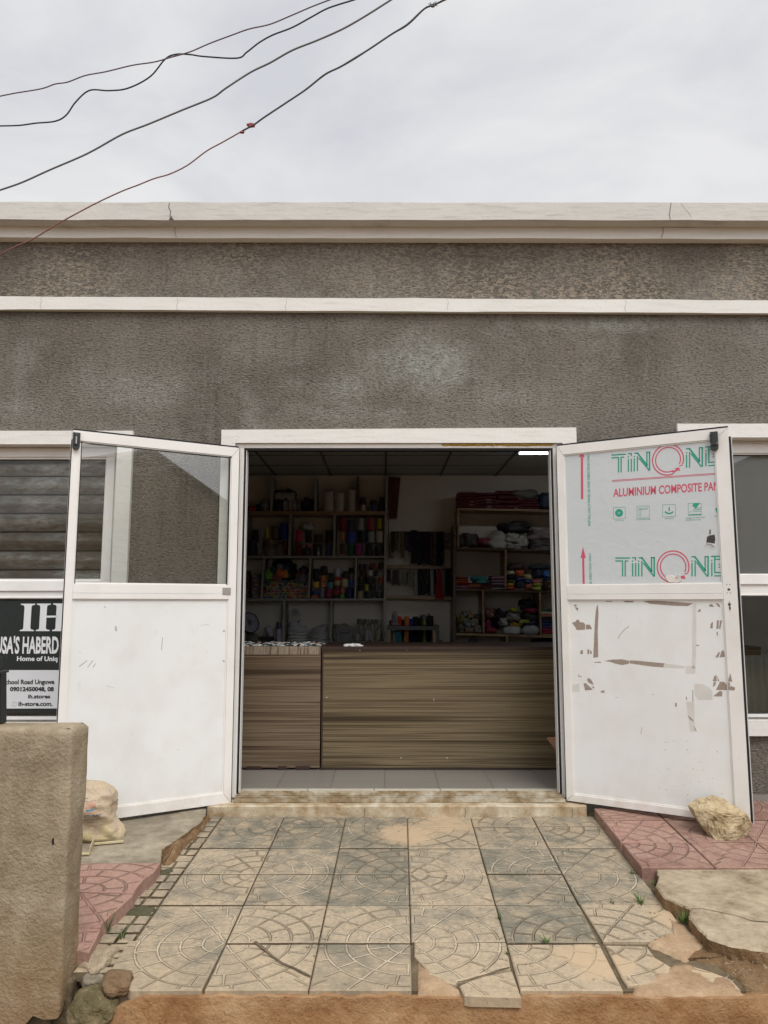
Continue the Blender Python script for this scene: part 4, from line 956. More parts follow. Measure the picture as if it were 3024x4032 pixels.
# broken tile in the front row (fourth from the left) and its split-off corner
subpoly_tile(g, KK[3], KK[4], rows_q[0], rows_q[1], [(1680, 3815), (1690, 3835), (1760, 3865), (1792, 3872), (1805, 3862), (1880, 3838), (2010, 3812), (1992, 3712), (1632, 3706), (1632, 3762)], 3, 1.0)
subpoly_tile(g, KK[3], KK[4], rows_q[0], rows_q[1], [(1810, 3880), (1828, 3915), (1850, 3920), (2052, 3924), (2016, 3824), (1910, 3842), (1850, 3862)], 3, 1.0)
# far right front: worn tile and fragments in the sand
subpoly_tile(g, KK[5], KK[6], rows_q[0], rows_q[1], [(2452, 3850), (2470, 3875), (2560, 3868), (2592, 3850), (2640, 3835), (2640, 3800), (2580, 3765), (2545, 3720), (2383, 3716)], 3, .9, dz=-.004)
subpoly_tile(g, KK[5], KK[6], rows_q[0], rows_q[1], [(2635, 3868), (2695, 3900), (2915, 3888), (2880, 3850), (2800, 3820), (2720, 3795), (2695, 3802), (2700, 3830)], 3, .85, dz=-.005)
subpoly_tile(g, KK[5], KK[6], rows_q[1], rows_q[2], [(2375, 3704), (2650, 3704), (2690, 3660), (2650, 3600), (2620, 3560), (2285, 3558)], 0, .95, dz=-.001)
# narrow cut strip on the left, set as small mosaic pieces
random.seed(9)
KL = -.812
for r_ in range(6):
    q0, q1 = rows_q[r_], rows_q[r_ + 1]
    if r_ == 0: q0 = q0 + DQ * .35
    n = 4 if r_ < 5 else 2
    for i in range(n):
        qa = q0 + (q1 - q0) * i / n; qb = q0 + (q1 - q0) * (i + 1) / n; km = -.765 + random.uniform(-.012, .012); jj = DQ * .035
        for ka, kb in ((KL - (.0 if r_ else .0), km - .004), (km + .004, KK[0] - .005)):
            poly_tile(g, tile_quad(ka, kb, qa + jj * random.uniform(.3, 1), qb - jj * random.uniform(.3, 1), gap=.001), [(3, 3)] * 4, TINT.get((0, r_), .5) - .1, dz=random.uniform(-.003, .001))
def with_sides(g, o):
    o.data.materials.append(M['bed'])
    for i in getattr(g, 'side', ()): o.data.polygons[i].material_index = 1
    return o
walk = with_sides(g, struct(g, 'tiled_walkway', 'tile'))
# crack running over the second front tile, filled with dirt
g = MB()
def ribbon(g, pts, w0, lift, h=0):
    q = [onR(x, y, h + lift) for x, y in pts]; L_ = []
    for i, p in enumerate(q):
        d = (q[min(i + 1, len(q) - 1)] - q[max(i - 1, 0)]).normalized(); n_ = Vector((-d.y, d.x, 0)) * w0 * random.uniform(.5, 1.4) / 2; L_ += [p + n_, p - n_]
    g.add(L_, [(2 * i, 2 * i + 2, 2 * i + 3, 2 * i + 1) for i in range(len(q) - 1)])
ribbon(g, [(1003, 3706), (1040, 3735), (1075, 3765), (1110, 3790), (1160, 3812), (1205, 3835), (1226, 3845)], .010, .0035)
ribbon(g, [(1800, 3866), (1850, 3858), (1910, 3838), (1965, 3818), (2008, 3808)], .006, .003)
struct(g, 'tile_crack', 'bed')
# sand and mortar slopped in front of and beside the broken tiles
def mound(name, mat, outline, h, lift, zlow=None, seed=0, res=26, amp=.012):
    # irregular low heap filling a measured outline on the walkway plane
    P = [onR(x, y, h) for x, y in outline]; c = sum(P, Vector()) / len(P); g = MB(); n = len(P); R_ = 6; vs = [c + Vector((0, 0, lift))]; fs = []
    for r_ in range(1, R_ + 1):
        f = r_ / R_
        for i, p in enumerate(P):
            q = c.lerp(p, f); e = (1 - f ** 2) * lift + amp * mnoise.noise(Vector((q.x * 14, q.y * 14, seed))) * (1 if r_ < R_ else .2)
            vs.append(Vector((q.x, q.y, q.z + e - (.03 if r_ == R_ else 0))))
    for i in range(n): fs.append((0, 1 + i, 1 + (i + 1) % n))
    for r_ in range(R_ - 1):
        for i in range(n): fs.append((1 + r_ * n + i, 1 + (r_ + 1) * n + i, 1 + (r_ + 1) * n + (i + 1) % n, 1 + r_ * n + (i + 1) % n))
    g.add(vs, fs); return struct(g, name, mat, smooth=True)
def densify(pts, m=5, jit=5, seed=1):
    rnd = random.Random(seed); out = []
    for i in range(len(pts)):
        a = pts[i]; b = pts[(i + 1) % len(pts)]
        for k in range(m): out.append((a[0] + (b[0] - a[0]) * k / m + rnd.uniform(-jit, jit), a[1] + (b[1] - a[1]) * k / m + rnd.uniform(-jit, jit) * .5))
    return out
# riser top shelf of earth under the tile line
mound('earth_patch', 'sand', densify([(1634, 3775), (1680, 3820), (1760, 3878), (1812, 3890), (1826, 3914), (1640, 3916), (1632, 3850)], 5, 3, 2), -.012, .010, seed=1)
mound('earth_patch', 'sand', densify([(2462, 3865), (2520, 3850), (2590, 3830), (2650, 3790), (2720, 3790), (2760, 3810), (2900, 3850), (2960, 3914), (2700, 3918), (2480, 3917)], 5, 3, 3), -.006, .003, seed=2, amp=.004)
mound('soil_patch', 'soil', densify([(2600, 3740), (2700, 3700), (2790, 3705), (2890, 3735), (3040, 3752), (3300, 3760), (3300, 3930), (2950, 3932), (2905, 3880), (2800, 3815), (2700, 3790), (2640, 3790)], 6, 5, 4), -.02, .022, seed=3)
mound('soil_patch', 'sand', densify([(2640, 3600), (2700, 3640), (2760, 3690), (2790, 3730), (2700, 3790), (2640, 3760), (2560, 3730), (2540, 3712), (2600, 3690), (2650, 3640)], 5, 4, 5), -.003, .006, seed=4, amp=.006)
# ---- right: raised red paving and a broken slab
g = MB(); H5 = .052; random.seed(8)
RQ = [1 / (3418 - YV), 1 / (3316 - YV), 1 / (3228 - YV), 1 / (3228 - YV) + .085e-3, 1 / (3228 - YV) + .165e-3]
RK = [.8080, 1.0550, 1.302, 1.549, 1.796, 2.043, 2.29]
for c_ in range(6):
    for r_ in range(4):
        if c_ == 0 and r_ >= 2: P = tile_quad(RK[0], RK[1], RQ[r_], min(RQ[r_ + 1], 1.06e-3), H5, .003)
        else: P = tile_quad(RK[c_], RK[c_ + 1], RQ[r_], RQ[r_ + 1], H5, .003)
        if any(p.y > -.002 for p in P): P = [Vector((p.x, min(p.y, -.004), p.z)) for p in P]
        if P[0].y > -.03: continue
        rc = (3 if c_ % 2 else 2) if r_ % 2 == 0 else (0 if c_ % 2 else 1)
        rc = {2: 3, 3: 2, 0: 1, 1: 0}[rc]
        poly_tile(g, P, UVC[rc], random.uniform(.15, .85), .075, keep=(c_ == 0 or r_ == 0))
# ---- left: two courses of the same red paving beside the wall
LQ = [1 / (3745 - YV), 1 / (3650 - YV), 1 / (3511 - YV), 1 / (3398 - YV)]
for x_, (cs, rc) in enumerate((([(631, 3400), (300, 3398), (-60, 3398), (-60, 3510), (300, 3510), (528, 3518), (532, 3500), (566, 3462), (606, 3432)], 1),
                        ([(527, 3520), (300, 3513), (-60, 3513), (-60, 3648), (330, 3648), (395, 3652), (402, 3632)], 2),
                        ([(396, 3655), (330, 3651), (60, 3650), (60, 3735), (300, 3738), (350, 3748), (380, 3690)], 1))):
    cs = cs[::-1]; P = [onR(x, y, H5) for x, y in cs]
    uvs = []
    for p in P:
        a = (p.x + 1.62) / .385; b = (p.y + 2.3) / .335; uvs.append((a - math.floor(-1.62 / 9) - 1, (b - [4.1, 3.2, 2.3][x_])))
    rc_ = onR(322, 3512 if x_ < 2 else 3752, H5); uvs = [((p.x - rc_.x) / .385, abs(p.y - rc_.y) / .335) for p in P]
    poly_tile(g, P, uvs, .7, .075, keep=True)
with_sides(g, struct(g, 'red_paving', 'rtile'))
def slab(name, mat, pts, h, th, seed=0, jit=3, m=6):
    # slab with a ragged edge; pts = measured outline, counter clockwise seen from above
    rnd = random.Random(seed); out = []
    for i in range(len(pts)):
        a = pts[i]; b = pts[(i + 1) % len(pts)]; rag = len(a) > 2; mm = m if rag else 2
        for k in range(mm):
            j = jit if (rag and k) else 0
            out.append((a[0] + (b[0] - a[0]) * k / mm + rnd.uniform(-j, j), a[1] + (b[1] - a[1]) * k / mm + rnd.uniform(-j, j) * .7))
    P = [onR(x, y, h) for x, y in out]; n = len(P); c = sum(P, Vector()) / n
    inner = [p + (c - p).normalized() * .01 for p in P]; top = [p + Vector((0, 0, -.006)) for p in P]
    mid = [p + (p - c).normalized() * rnd.uniform(-.006, .004) + Vector((0, 0, -th * .55)) for p in P]; bot = [p + (p - c).normalized() * rnd.uniform(-.02, -.008) + Vector((0, 0, -th)) for p in P]
    g = MB(); fs = [tuple(range(n))]
    for L_ in range(3): fs += [(L_ * n + i, (L_ + 1) * n + i, (L_ + 1) * n + (i + 1) % n, L_ * n + (i + 1) % n) for i in range(n)]
    g.add(inner + top + mid + bot, fs); o = struct(g, name, mat); o.data.materials.append(M['soil'])
    for p in o.data.polygons:
        if p.index > n: p.material_index = 1
    return o
slab('concrete_slab', 'slab', [(2585, 3421, 1), (2592, 3455, 1), (2580, 3487, 1), (2618, 3535, 1), (2668, 3556, 1), (2716, 3577, 1), (2712, 3612, 1), (2757, 3663, 1), (2796, 3696, 1), (2880, 3724, 1), (3024, 3746, 1), (3400, 3790), (3900, 3790), (3900, 3421), (3200, 3421)], .048, .10, 3)
g = MB(); ribbon(g, [(2718, 3577), (2770, 3577), (2840, 3592), (2900, 3604), (2960, 3625), (3060, 3632)], .005, .0505); ribbon(g, [(2548, 3402), (2556, 3412), (2549, 3396), (2520, 3386)], .005, .0545); struct(g, 'slab_crack', 'bed')
# left concrete apron by the wall and the broken clay seam along it
slab('concrete_apron', 'slabd', [(812, 3196, 1), (790, 3235, 1), (700, 3300, 1), (650, 3330, 1), (638, 3345, 1), (632, 3396), (300, 3396), (-300, 3396), (-300, 3140), (300, 3140), (816, 3150)], .046, .10, 5)
mound('clay_seam', 'soil', densify([(838, 3200), (822, 3245), (775, 3292), (730, 3337), (695, 3378), (660, 3412), (628, 3412), (628, 3375), (618, 3345), (640, 3315), (705, 3268), (770, 3218), (800, 3190)], 5, 5, 7), .006, .026, seed=6, amp=.02)
# gutter below the slab on the right
mound('gutter_dirt', 'bed', densify([(2350, 3200), (2400, 3268), (2470, 3350), (2530, 3425), (2600, 3500), (2680, 3580), (2770, 3680), (2800, 3740), (2770, 3720), (2660, 3610), (2560, 3510), (2490, 3430), (2420, 3330), (2330, 3215)], 4, 3, 8), -.008, .010, seed=7, amp=.01)
mound('moss_patch', simple('moss', (.085, .078, .042), .95, .5, 40, .01), densify([(480, 3580), (570, 3560), (625, 3575), (590, 3600), (520, 3605), (470, 3600)], 4, 4, 9), .0, .002, seed=8, amp=.003)
mound('moss_patch', bpy.data.materials['moss'], densify([(600, 3425), (680, 3420), (690, 3436), (620, 3440)], 4, 3, 10), .0, .002, seed=9, amp=.003)

M['mossrock'] = m_earth('mossy_stone', [(.3, (.04, .035, .018)), (.48, (.11, .09, .045)), (.6, (.22, .17, .10)), (.72, (.36, .29, .19))], 18, .02, 5)
# ---- boulders in the hollow at the left corner
def rock(name, label, x0, x1, y0, y1, Y, depth, seed, mat, cat='stone', amp=.35, group=None, noise_f=2.2, planes=None, power=.75):
    a = onY(x0, y1, Y); b = onY(x1, y0, Y); c = (a + b) / 2; r = ((b.x - a.x) / 2, depth / 2, (b.z - a.z) / 2)
    g = MB(); g.blob((c.x, Y, c.z), r, seed, amp, 1.3, 72, 48, power=power)
    vs = []
    for p in g.v:
        q = Vector(p) - Vector((c.x, Y, c.z))
        for (n_, d_) in planes or []:
            n_ = Vector(n_).normalized(); u = Vector((q.x / r[0], q.y / r[1], q.z / r[2])); e = u.dot(n_) - d_
            if e > 0: u -= n_ * e * .92; q = Vector((u.x * r[0], u.y * r[1], u.z * r[2]))
        q += q.normalized() * (mnoise.noise(q * 26 + Vector((seed, 0, 0))) * .09 + abs(mnoise.noise(q * 60)) * .06 + mnoise.noise(q * 150) * .03 - (.10 if mnoise.noise(q * 48 + Vector((9, seed, 0))) > .45 else 0)) * min(r)
        vs.append(tuple(Vector((c.x, Y, c.z)) + q))
    g.v = vs
    o = g.build(name, mat, None, smooth=False, recenter=True); return tag(o, label, cat, group)
rock('stone', 'rounded brown stone wedged under the broken front left corner of the walkway', 405, 520, 3832, 3905, yf + .05, .12, 21, 'rockd', amp=.18)
rock('stone', 'large mossy stone low in the hollow between pillar and walkway', 275, 470, 3900, 4025, yf + .02, .16, 33, M['mossrock'], amp=.12)
rock('stone', 'pale rough stone wedged between the pillar foot and the cut tile strip', 312, 445, 3742, 3850, yf + .22, .2, 35, 'slab', amp=.25)
rock('stone', 'small grey stone set against the pillar foot below the red paving', 262, 345, 3725, 3830, yf + .26, .14, 37, 'slab', amp=.2)
rock('stone', 'small flat stone between the pale stone and the rounded brown stone', 330, 415, 3830, 3900, yf + .12, .1, 39, 'slabd', amp=.2)
g = MB(); n = 24; vs = []; fs = []
for i in range(n + 1):
    for j in range(n + 1):
        x = -1.75 + .72 * i / n; y = -2.35 + 1.0 * j / n; vs.append((x, y, -.34 - .10 * (1 - j / n) + .05 * mnoise.noise(Vector((x * 6, y * 6, 2)))))
for i in range(n):
    for j in range(n): fs.append((i * (n + 1) + j, (i + 1) * (n + 1) + j, (i + 1) * (n + 1) + j + 1, i * (n + 1) + j + 1))
g.add(vs, fs); struct(g, 'hollow_soil', 'bed', smooth=True)

# ---- limestone block holding the right leaf open
cx = onR(2850, 3300, H5)
c0 = onY(2840, 3245, cx.y)
rockp = [((.05, -.25, 1), .62), ((-.75, -.7, .1), .60), ((.55, -.85, -.25), .62), ((.9, .1, .45), .66), ((-.85, .1, -.55), .55), ((0, 0, -1), .78), ((.8, 0, -.7), .70), ((-.55, 0, .95), .80), ((0, -1, .1), .70)]
rock('limestone_block', 'rough yellow limestone block propping open the right door leaf', 2718, 2972, 3143, 3338, cx.y + .05, .24, 51, 'rock', 'stone', .22, planes=rockp, power=.55)

# ================================================================== PILLAR at the left
Yp = -1.9
xr = onY(262, 3300, Yp).x; zt = onY(140, 2868, Yp).z; zl = onY(150, 4020, Yp).z
print('pillar', xr, zt, zl)
TH = .15; XL = -2.3
wallp = thing('boundary_wall', 'low cement rendered wall end with a broken foot, left foreground', 'wall', (xr - .3, Yp, -.5))
def pillar_shell():
    g = MB(); nx, nz = 60, 60; vs = []; fs = []
    # cross-section path: front face -> rounded corner -> side face
    path = []; r = .014
    L1 = xr - XL
    for i in range(26): path.append((XL + (L1 - r) * (i / 25) ** .7, Yp, 0))
    for i in range(1, 7): t_ = math.pi / 2 * i / 6; path.append((xr - r + r * math.sin(t_), Yp + r - r * math.cos(t_), 0))
    for i in range(1, 9): path.append((xr, Yp + r + (TH - 2 * r) * i / 8, 0))
    for i in range(1, 5): t_ = math.pi / 2 * i / 4; path.append((xr - r + r * math.cos(t_), Yp + TH - r + r * math.sin(t_), 0))
    path.append((XL, Yp + TH, 0))
    n = len(path)
    def zb(p):                                      # ragged lower edge of the render
        x, y = p[0], p[1]; base = zl - .02 + (.03 if x > xr - .09 else 0) + .05 * max(0, (y - Yp) / TH) * 2.4
        return base + .03 * mnoise.noise(Vector((x * 22, y * 22, 4))) + .012 * mnoise.noise(Vector((x * 70, y * 70, 1)))
    zr_ = 40
    for j in range(zr_ + 1):
        f = j / zr_
        for p in path:
            z = zb(p) + (zt - .018 - zb(p)) * f; w_ = .006 * mnoise.noise(Vector((p[0] * 4, p[1] * 4, z * 3))) + .003 * mnoise.noise(Vector((p[0] * 15, p[1] * 15, z * 12)))
            nx_ = 1 if p[0] > xr - r else 0; ny_ = -1 if p[1] < Yp + r else (1 if p[1] > Yp + TH - r else 0)
            vs.append((p[0] + w_ * nx_ + (.006 * (1 - f) if nx_ else 0), p[1] + w_ * ny_, z))
    for k, ins in ((1, .006), (2, .02)):
        for p in path:
            nx_ = 1 if p[0] > xr - r else 0; ny_ = -1 if p[1] < Yp + r else (1 if p[1] > Yp + TH - r else 0)
            vs.append((p[0] - ins * nx_, p[1] - ins * ny_, zt - .018 + (.012 if k == 1 else .018) + .004 * mnoise.noise(Vector((p[0] * 8, p[1] * 8, 9)))))
    for j in range(zr_ + 2):
        for i in range(n - 1): fs.append((j * n + i, j * n + i + 1, (j + 1) * n + i + 1, (j + 1) * n + i))
    # top: bridge front edge with back edge
    tb = (zr_ + 2) * n; fs.append(tuple(tb + i for i in range(n)))
    g.add(vs, fs); return g
pillar_shell().build('render_coat', 'cement', wallp, smooth=True)
g = MB(); g.box(XL, xr - .035, Yp + .03, Yp + TH - .02, -.55, zt - .03); g.box(XL, xr + .02, Yp + .05, Yp + TH + .03, -.55, zl + .10); g.build('block_core', 'bed', wallp, bevel=.01)
g = MB(); g.blob((onY(210, 3312, Yp).x, Yp - .001, onY(210, 3312, Yp).z), (.004, .004, .014), 3, .4, n=8, m=6); g.build('hole', 'black', wallp)
# black metal post standing on the wall
pp = thing('gate_post', 'black metal post with a square collar standing on the low wall', 'post', (onY(0, 2850, Yp + .07).x, Yp + .07, zt))
Yg = Yp + .07
g = MB(); prect(-60, -12, 2586, 2643, Yg + .01, Yg + .05, g); g.build('upper_tube', 'blackp', pp, bevel=.002)
g = MB(); prect(-90, -10, 2652, 2848, Yg, Yg + .06, g); prect(-10, 6, 2650, 2850, Yg + .012, Yg + .05, g); prect(-90, 0, 2644, 2654, Yg - .004, Yg + .062, g); g.build('lower_tube', 'blackp', pp, bevel=.002)

# ================================================================== CEMENT SACK behind the wall
def ringsurf(g, rings, cap=True):
    n = len(rings[0]); vs = [v for r_ in rings for v in r_]; fs = []
    for i in range(len(rings) - 1):
        for k in range(n): fs.append((i * n + k, i * n + (k + 1) % n, (i + 1) * n + (k + 1) % n, (i + 1) * n + k))
    if cap: fs += [tuple(range(n))[::-1], tuple((len(rings) - 1) * n + k for k in range(n))]
    g.add(vs, fs)
Ys = onR(400, 3300, .05).y
print('sack Y', Ys)
prof = [(3326, 225, 448, .02), (3318, 205, 470, .06), (3290, 195, 480, .085), (3262, 200, 474, .10), (3235, 210, 452, .11), (3200, 215, 452, .12), (3160, 220, 452, .12), (3125, 225, 442, .11), (3098, 240, 420, .09), (3083, 262, 398, .055), (3078, 290, 375, .02)]
def sack_pt(f, t_):
    i = min(int(f * (len(prof) - 1)), len(prof) - 2); u = f * (len(prof) - 1) - i; u = u * u * (3 - 2 * u) * .5 + u * .5
    a = prof[i]; b = prof[i + 1]; y = a[0] + (b[0] - a[0]) * u; x0 = a[1] + (b[1] - a[1]) * u; x1 = a[2] + (b[2] - a[2]) * u; dp = a[3] + (b[3] - a[3]) * u
    c = onY((x0 + x1) / 2, y, Ys); h = (onY(x1, y, Ys).x - onY(x0, y, Ys).x) / 2
    ct, st = math.cos(t_), math.sin(t_); p = Vector((c.x + h * math.copysign(abs(ct) ** .8, ct), Ys + .02 + dp * math.copysign(abs(st) ** .8, st), c.z))
    nz_ = mnoise.noise(Vector((p.x * 9 + p.z * 6, p.y * 9, p.z * 11))) * .026 - abs(mnoise.noise(Vector((p.x * 16 + p.z * 22, p.y * 10, p.z * 14 - p.x * 9)))) * .015 + mnoise.noise(Vector((p.x * 40 + p.z * 30, p.y * 24, p.z * 36))) * .008
    d = Vector((ct, st, 0)); return p + d * nz_ * (1 if 0.02 < f < .98 else .2)
g = MB(); rings = [[sack_pt(j / 48, 2 * math.pi * k / 56) for k in range(56)] for j in range(49)]; ringsurf(g, rings)
t = NT('sackcloth'); v = t.coord('Object'); n1 = t.noise(v, 7, 4, .6); n2 = t.noise(v, 14, 5, .6, .4)
c = t.mix(n2, (.45, .345, .235), (.62, .50, .36)); c = t.mix(t.math('MULTIPLY', t.fr(n1, .54, .66), .7), c, (.56, .48, .20))
sx = t.n('ShaderNodeSeparateXYZ'); t.l(v, sx.inputs[0]); c = t.mix(t.math('MULTIPLY', t.fr(sx.outputs[2], .06, .0), .5), c, (.27, .2, .13))
wv = t.n('ShaderNodeTexWave'); t.l(v, wv.inputs[0]); wv.inputs['Scale'].default_value = 90; c = t.mix(t.math('MULTIPLY', t.fr(t.noise(v, 18, 6, .7, 1.2), .52, .66), .25), c, (.33, .24, .15))
t.col(c); t.rough(.8); t.bump(t.math('ADD', t.noise(v, 20, 6, .65, 1.4), t.math('MULTIPLY', wv.outputs[1], .12)), .014, .8); M['sack'] = t.m
sk = g.build('cement_sack', 'sack', None, smooth=True, recenter=True); tag(sk, 'dusty beige woven cement sack with yellow stains slumped behind the wall end', 'sack')
bv = BVHTree.FromPolygons([Vector(v_) for v_ in g.v], g.f)
def on_sack(x, y):
    d = ray(x, y).normalized(); h = bv.ray_cast(CAM, d); p = h[0] if h[0] else onY(x, y, Ys - .1); return p - d * .0015
fK = lambda X, Y_: on_sack(300 + X / 5.53, 3000 + Y_ / 5.53)
def text_sack(mb, body, corners, b=0):
    text_into(mb, body, corners, fK, b)
g = MB(); text_sack(g, 'KOTO PLANT', [(165, 1165), (540, 1130), (540, 1190), (165, 1225)], .03); 

for (a, b, wd) in (((160, 1272), (300, 1262), 10), ((310, 1262), (410, 1250), 10), ((420, 1248), (520, 1230), 10), ((180, 1335), (215, 1332), 9), ((225, 1330), (310, 1322), 10), ((320, 1318), (400, 1308), 9), ((165, 860), (300, 862), 9), ((310, 860), (420, 840), 9), ((180, 800), (265, 785), 12)):
    m_ = 5; n0 = Vector(a)
    for k in range(m_):
        p = Vector(a).lerp(Vector(b), k / m_); q = Vector(a).lerp(Vector(b), (k + .7) / m_); stroke(g, tuple(p), tuple(q), wd, fK)
g.build('grey_print', simple('sack_grey_print', (.10, .11, .13), .8, .2), sk)
g = MB()
for k in range(8): flat_poly(g, [(218 + k * 27, 1050 - k * 4), (218 + (k + 1) * 27, 1046 - k * 4), (218 + (k + 1) * 27, 1078 - k * 4), (218 + k * 27, 1082 - k * 4)], fK)
for k in range(5): flat_poly(g, [(716 + k * 9, 590 + k * 18), (730 + k * 9, 600 + k * 20), (738 + k * 9, 625 + k * 20), (724 + k * 9, 615 + k * 18)], fK)
g.build('blue_print', simple('sack_blue_print', (.07, .21, .33), .8, .2), sk)
g = MB()
for i in range(6):
    for j in range(5): flat_poly(g, [(215 + i * 35, 885 + j * 26 - i * 4), (250 + i * 35, 881 + j * 26 - i * 4), (250 + i * 35, 907 + j * 26 - i * 4), (215 + i * 35, 911 + j * 26 - i * 4)], fK)
for k in range(9): stroke(g, (182 + k * 42, 1135 - k * 8), (206 + k * 42, 1128 - k * 8), 26, fK)
g.build('pink_print', simple('sack_pink_print', (.42, .25, .18), .85, .2), sk)
# bent strip of yellowed trim lying in front of the sack
g = MB(); c5 = lambda x, y: onR(300 + x / 5.53, 3000 + y / 5.53, .052)
def slat_(a, b, wd, hh):
    A, B = c5(*a), c5(*b); d = (B - A).normalized(); n_ = Vector((-d.y, d.x, 0)) * wd / 2
    g.hexa([A - n_, B - n_, B - n_ + Vector((0, 0, hh)), A - n_ + Vector((0, 0, hh))], [A + n_, B + n_, B + n_ + Vector((0, 0, hh)), A + n_ + Vector((0, 0, hh))])
slat_((390, 1800), (1030, 1745), .016, .007); slat_((385, 1775), (290, 2010), .004, .03); slat_((-150, 2030), (290, 2015), .016, .007)
tag(g.build('trim_strip', simple('yellowed_plastic', (.50, .43, .26), .6, .35, 40, .003), None, recenter=True), 'bent yellowed strip of plastic trim lying in front of the sack', 'plastic strip')
# ---- grass tufts in the joints
gm = simple('grass_green', (.075, .12, .03), .7, .35, 20)
def tuft(x, y, h, n, size, label, seed):
    rnd = random.Random(seed); b = onR(x, y, h); g = MB()
    for i in range(n):
        a = rnd.uniform(0, 6.283); L_ = size * rnd.uniform(.5, 1.1); w0 = rnd.uniform(.002, .0035); lean = rnd.uniform(.3, 1.3)
        p0 = b + Vector((math.cos(a), math.sin(a), 0)) * rnd.uniform(0, size * .25); dd = Vector((math.cos(a), math.sin(a), 0)); sd = Vector((-dd.y, dd.x, 0)) * w0
        pts = [p0 + dd * L_ * lean * .8 * f ** 1.5 + Vector((0, 0, L_ * (f - .35 * lean * f * f))) for f in (0, .35, .7, 1)]
        vs = []
        for k, p in enumerate(pts): vs += [p - sd * (1 - k / 3.2), p + sd * (1 - k / 3.2)]
        g.add(vs, [(0, 1, 3, 2), (2, 3, 5, 4), (4, 5, 7, 6)])
    tag(g.build('grass_tuft', gm, None, recenter=True), label, 'grass tuft', 'grass tufts growing in the joints')
tuft(415, 3668, .0, 30, .085, 'largest grass tuft, at the edge of the red paving on the left', 1)
tuft(480, 3693, .0, 12, .05, 'grass sprig in the joint just right of the largest left tuft', 2)
tuft(200, 4010, -.12, 14, .05, 'bright green sprig at the broken foot of the low wall', 3)
tuft(2525, 3560, .0, 16, .06, 'grass tuft in the cross joint near the broken slab', 4)
tuft(2690, 3632, -.0, 26, .06, 'dense grass tuft under the edge of the broken slab', 5)
tuft(2582, 3488, .0, 10, .035, 'small grass tuft in the gutter beside the slab corner', 6)
tuft(2620, 3552, .0, 12, .04, 'grass tuft in the gutter halfway along the slab', 7)
tuft(2490, 3440, .0, 8, .03, 'tiny grass tuft at the corner of the red paving', 8)
tuft(2815, 3735, -.01, 16, .045, 'grass tuft in the soil at the end of the slab', 9)
tuft(1968, 3618, .0, 9, .035, 'grass tuft in the long joint right of the centre', 10)
tuft(2150, 3712, .0, 12, .035, 'grass tuft at the cross joint behind the broken tiles', 11)
tuft(2000, 3760, .0, 6, .03, 'tiny sprig beside the cracked corner tile', 12)
tuft(2410, 3556, .0, 6, .03, 'tiny sprig in the cross joint left of the slab tuft', 13)
# ---- pebbles and litter
rnd = random.Random(3); g = MB()
for i in range(150):
    reg = rnd.choice(((2780, 3000, 3770, 3920), (500, 1900, 3230, 3890), (1200, 2500, 3230, 3890), (2480, 2800, 3430, 3700), (2850, 3020, 3760, 3900), (330, 640, 3400, 3800)))
    x = rnd.uniform(reg[0], reg[1]); y = rnd.uniform(reg[2], reg[3]); s_ = rnd.uniform(.0015, .004); p = onR(x, y, .003)
    if reg[0] > 2700: s_ *= .7; p.z += .01
    g.blob(p, (s_ * rnd.uniform(.8, 1.6), s_, s_ * .7), i, .4, n=7, m=4)
tag(g.build('gravel_bits', simple('grit_stone', (.30, .25, .18), .9, .5, 3), None), 'tiny stones and grit scattered over the walkway and soil', 'grit', kind='stuff')

# ================================================================== OVERHEAD CABLES
cs_ = .9217
def cable(name, label, pts, Y, r, mat, dY=0.0, lump=None, ext=2.5):
    P = [onY(x / cs_, y / cs_, Y + dY * i / (len(pts) - 1)) for i, (x, y) in enumerate(pts)]
    a = (P[0] - P[1]).normalized(); b = (P[-1] - P[-2]).normalized(); 
    out = []
    for i in range(len(P) - 1):                       # Catmull-Rom
        p0, p1, p2, p3 = P[max(i - 1, 0)], P[i], P[i + 1], P[min(i + 2, len(P) - 1)]
        for k in range(6):
            u = k / 6; out.append(.5 * ((2 * p1) + (-p0 + p2) * u + (2 * p0 - 5 * p1 + 4 * p2 - p3) * u * u + (-p0 + 3 * p1 - 3 * p2 + p3) * u ** 3))
    out.append(P[-1]); g = MB(); rf = None
    if ext: out = [out[0] + a * ext] + out + [out[-1] + b * ext]
    if lump: rf = [r * (1 + lump * max(0, mnoise.noise(p * 9))) for p in out]
    g.tube(out, r, 8, rf); tag(g.build(name, mat, None, smooth=True, recenter=True), label, 'cable', 'overhead cables'); return out
mauve = simple('mauve_sheath', (.14, .10, .12), .6, .3); blk = simple('black_sheath', (.03, .03, .035), .6, .3); gry = simple('grey_sheath', (.14, .14, .145), .6, .3); tw = simple('taped_cable', (.085, .08, .08), .8, .5, 60, .003)
redc = simple('red_sheath', (.20, .085, .08), .6, .3)
cable('cable', 'thin mauve cable, highest of the four crossing the sky', [(0, 349), (55, 338), (150, 322), (200, 305), (245, 298), (310, 274), (385, 260), (480, 237), (560, 225), (620, 208), (690, 188), (760, 158), (840, 128), (905, 105), (980, 88), (1060, 55), (1130, 25), (1195, 0)], -1.3, .0028, mauve, -.3)
cable('cable', 'slack black cable hanging in waves under the mauve one', [(0, 457), (70, 455), (130, 447), (200, 440), (240, 418), (275, 370), (325, 328), (395, 329), (465, 320), (545, 278), (600, 214), (640, 197), (690, 198), (740, 205), (860, 211), (895, 190), (940, 155), (990, 127), (1060, 100), (1130, 62), (1190, 30), (1270, 4)], -1.2, .0034, blk, -.3)
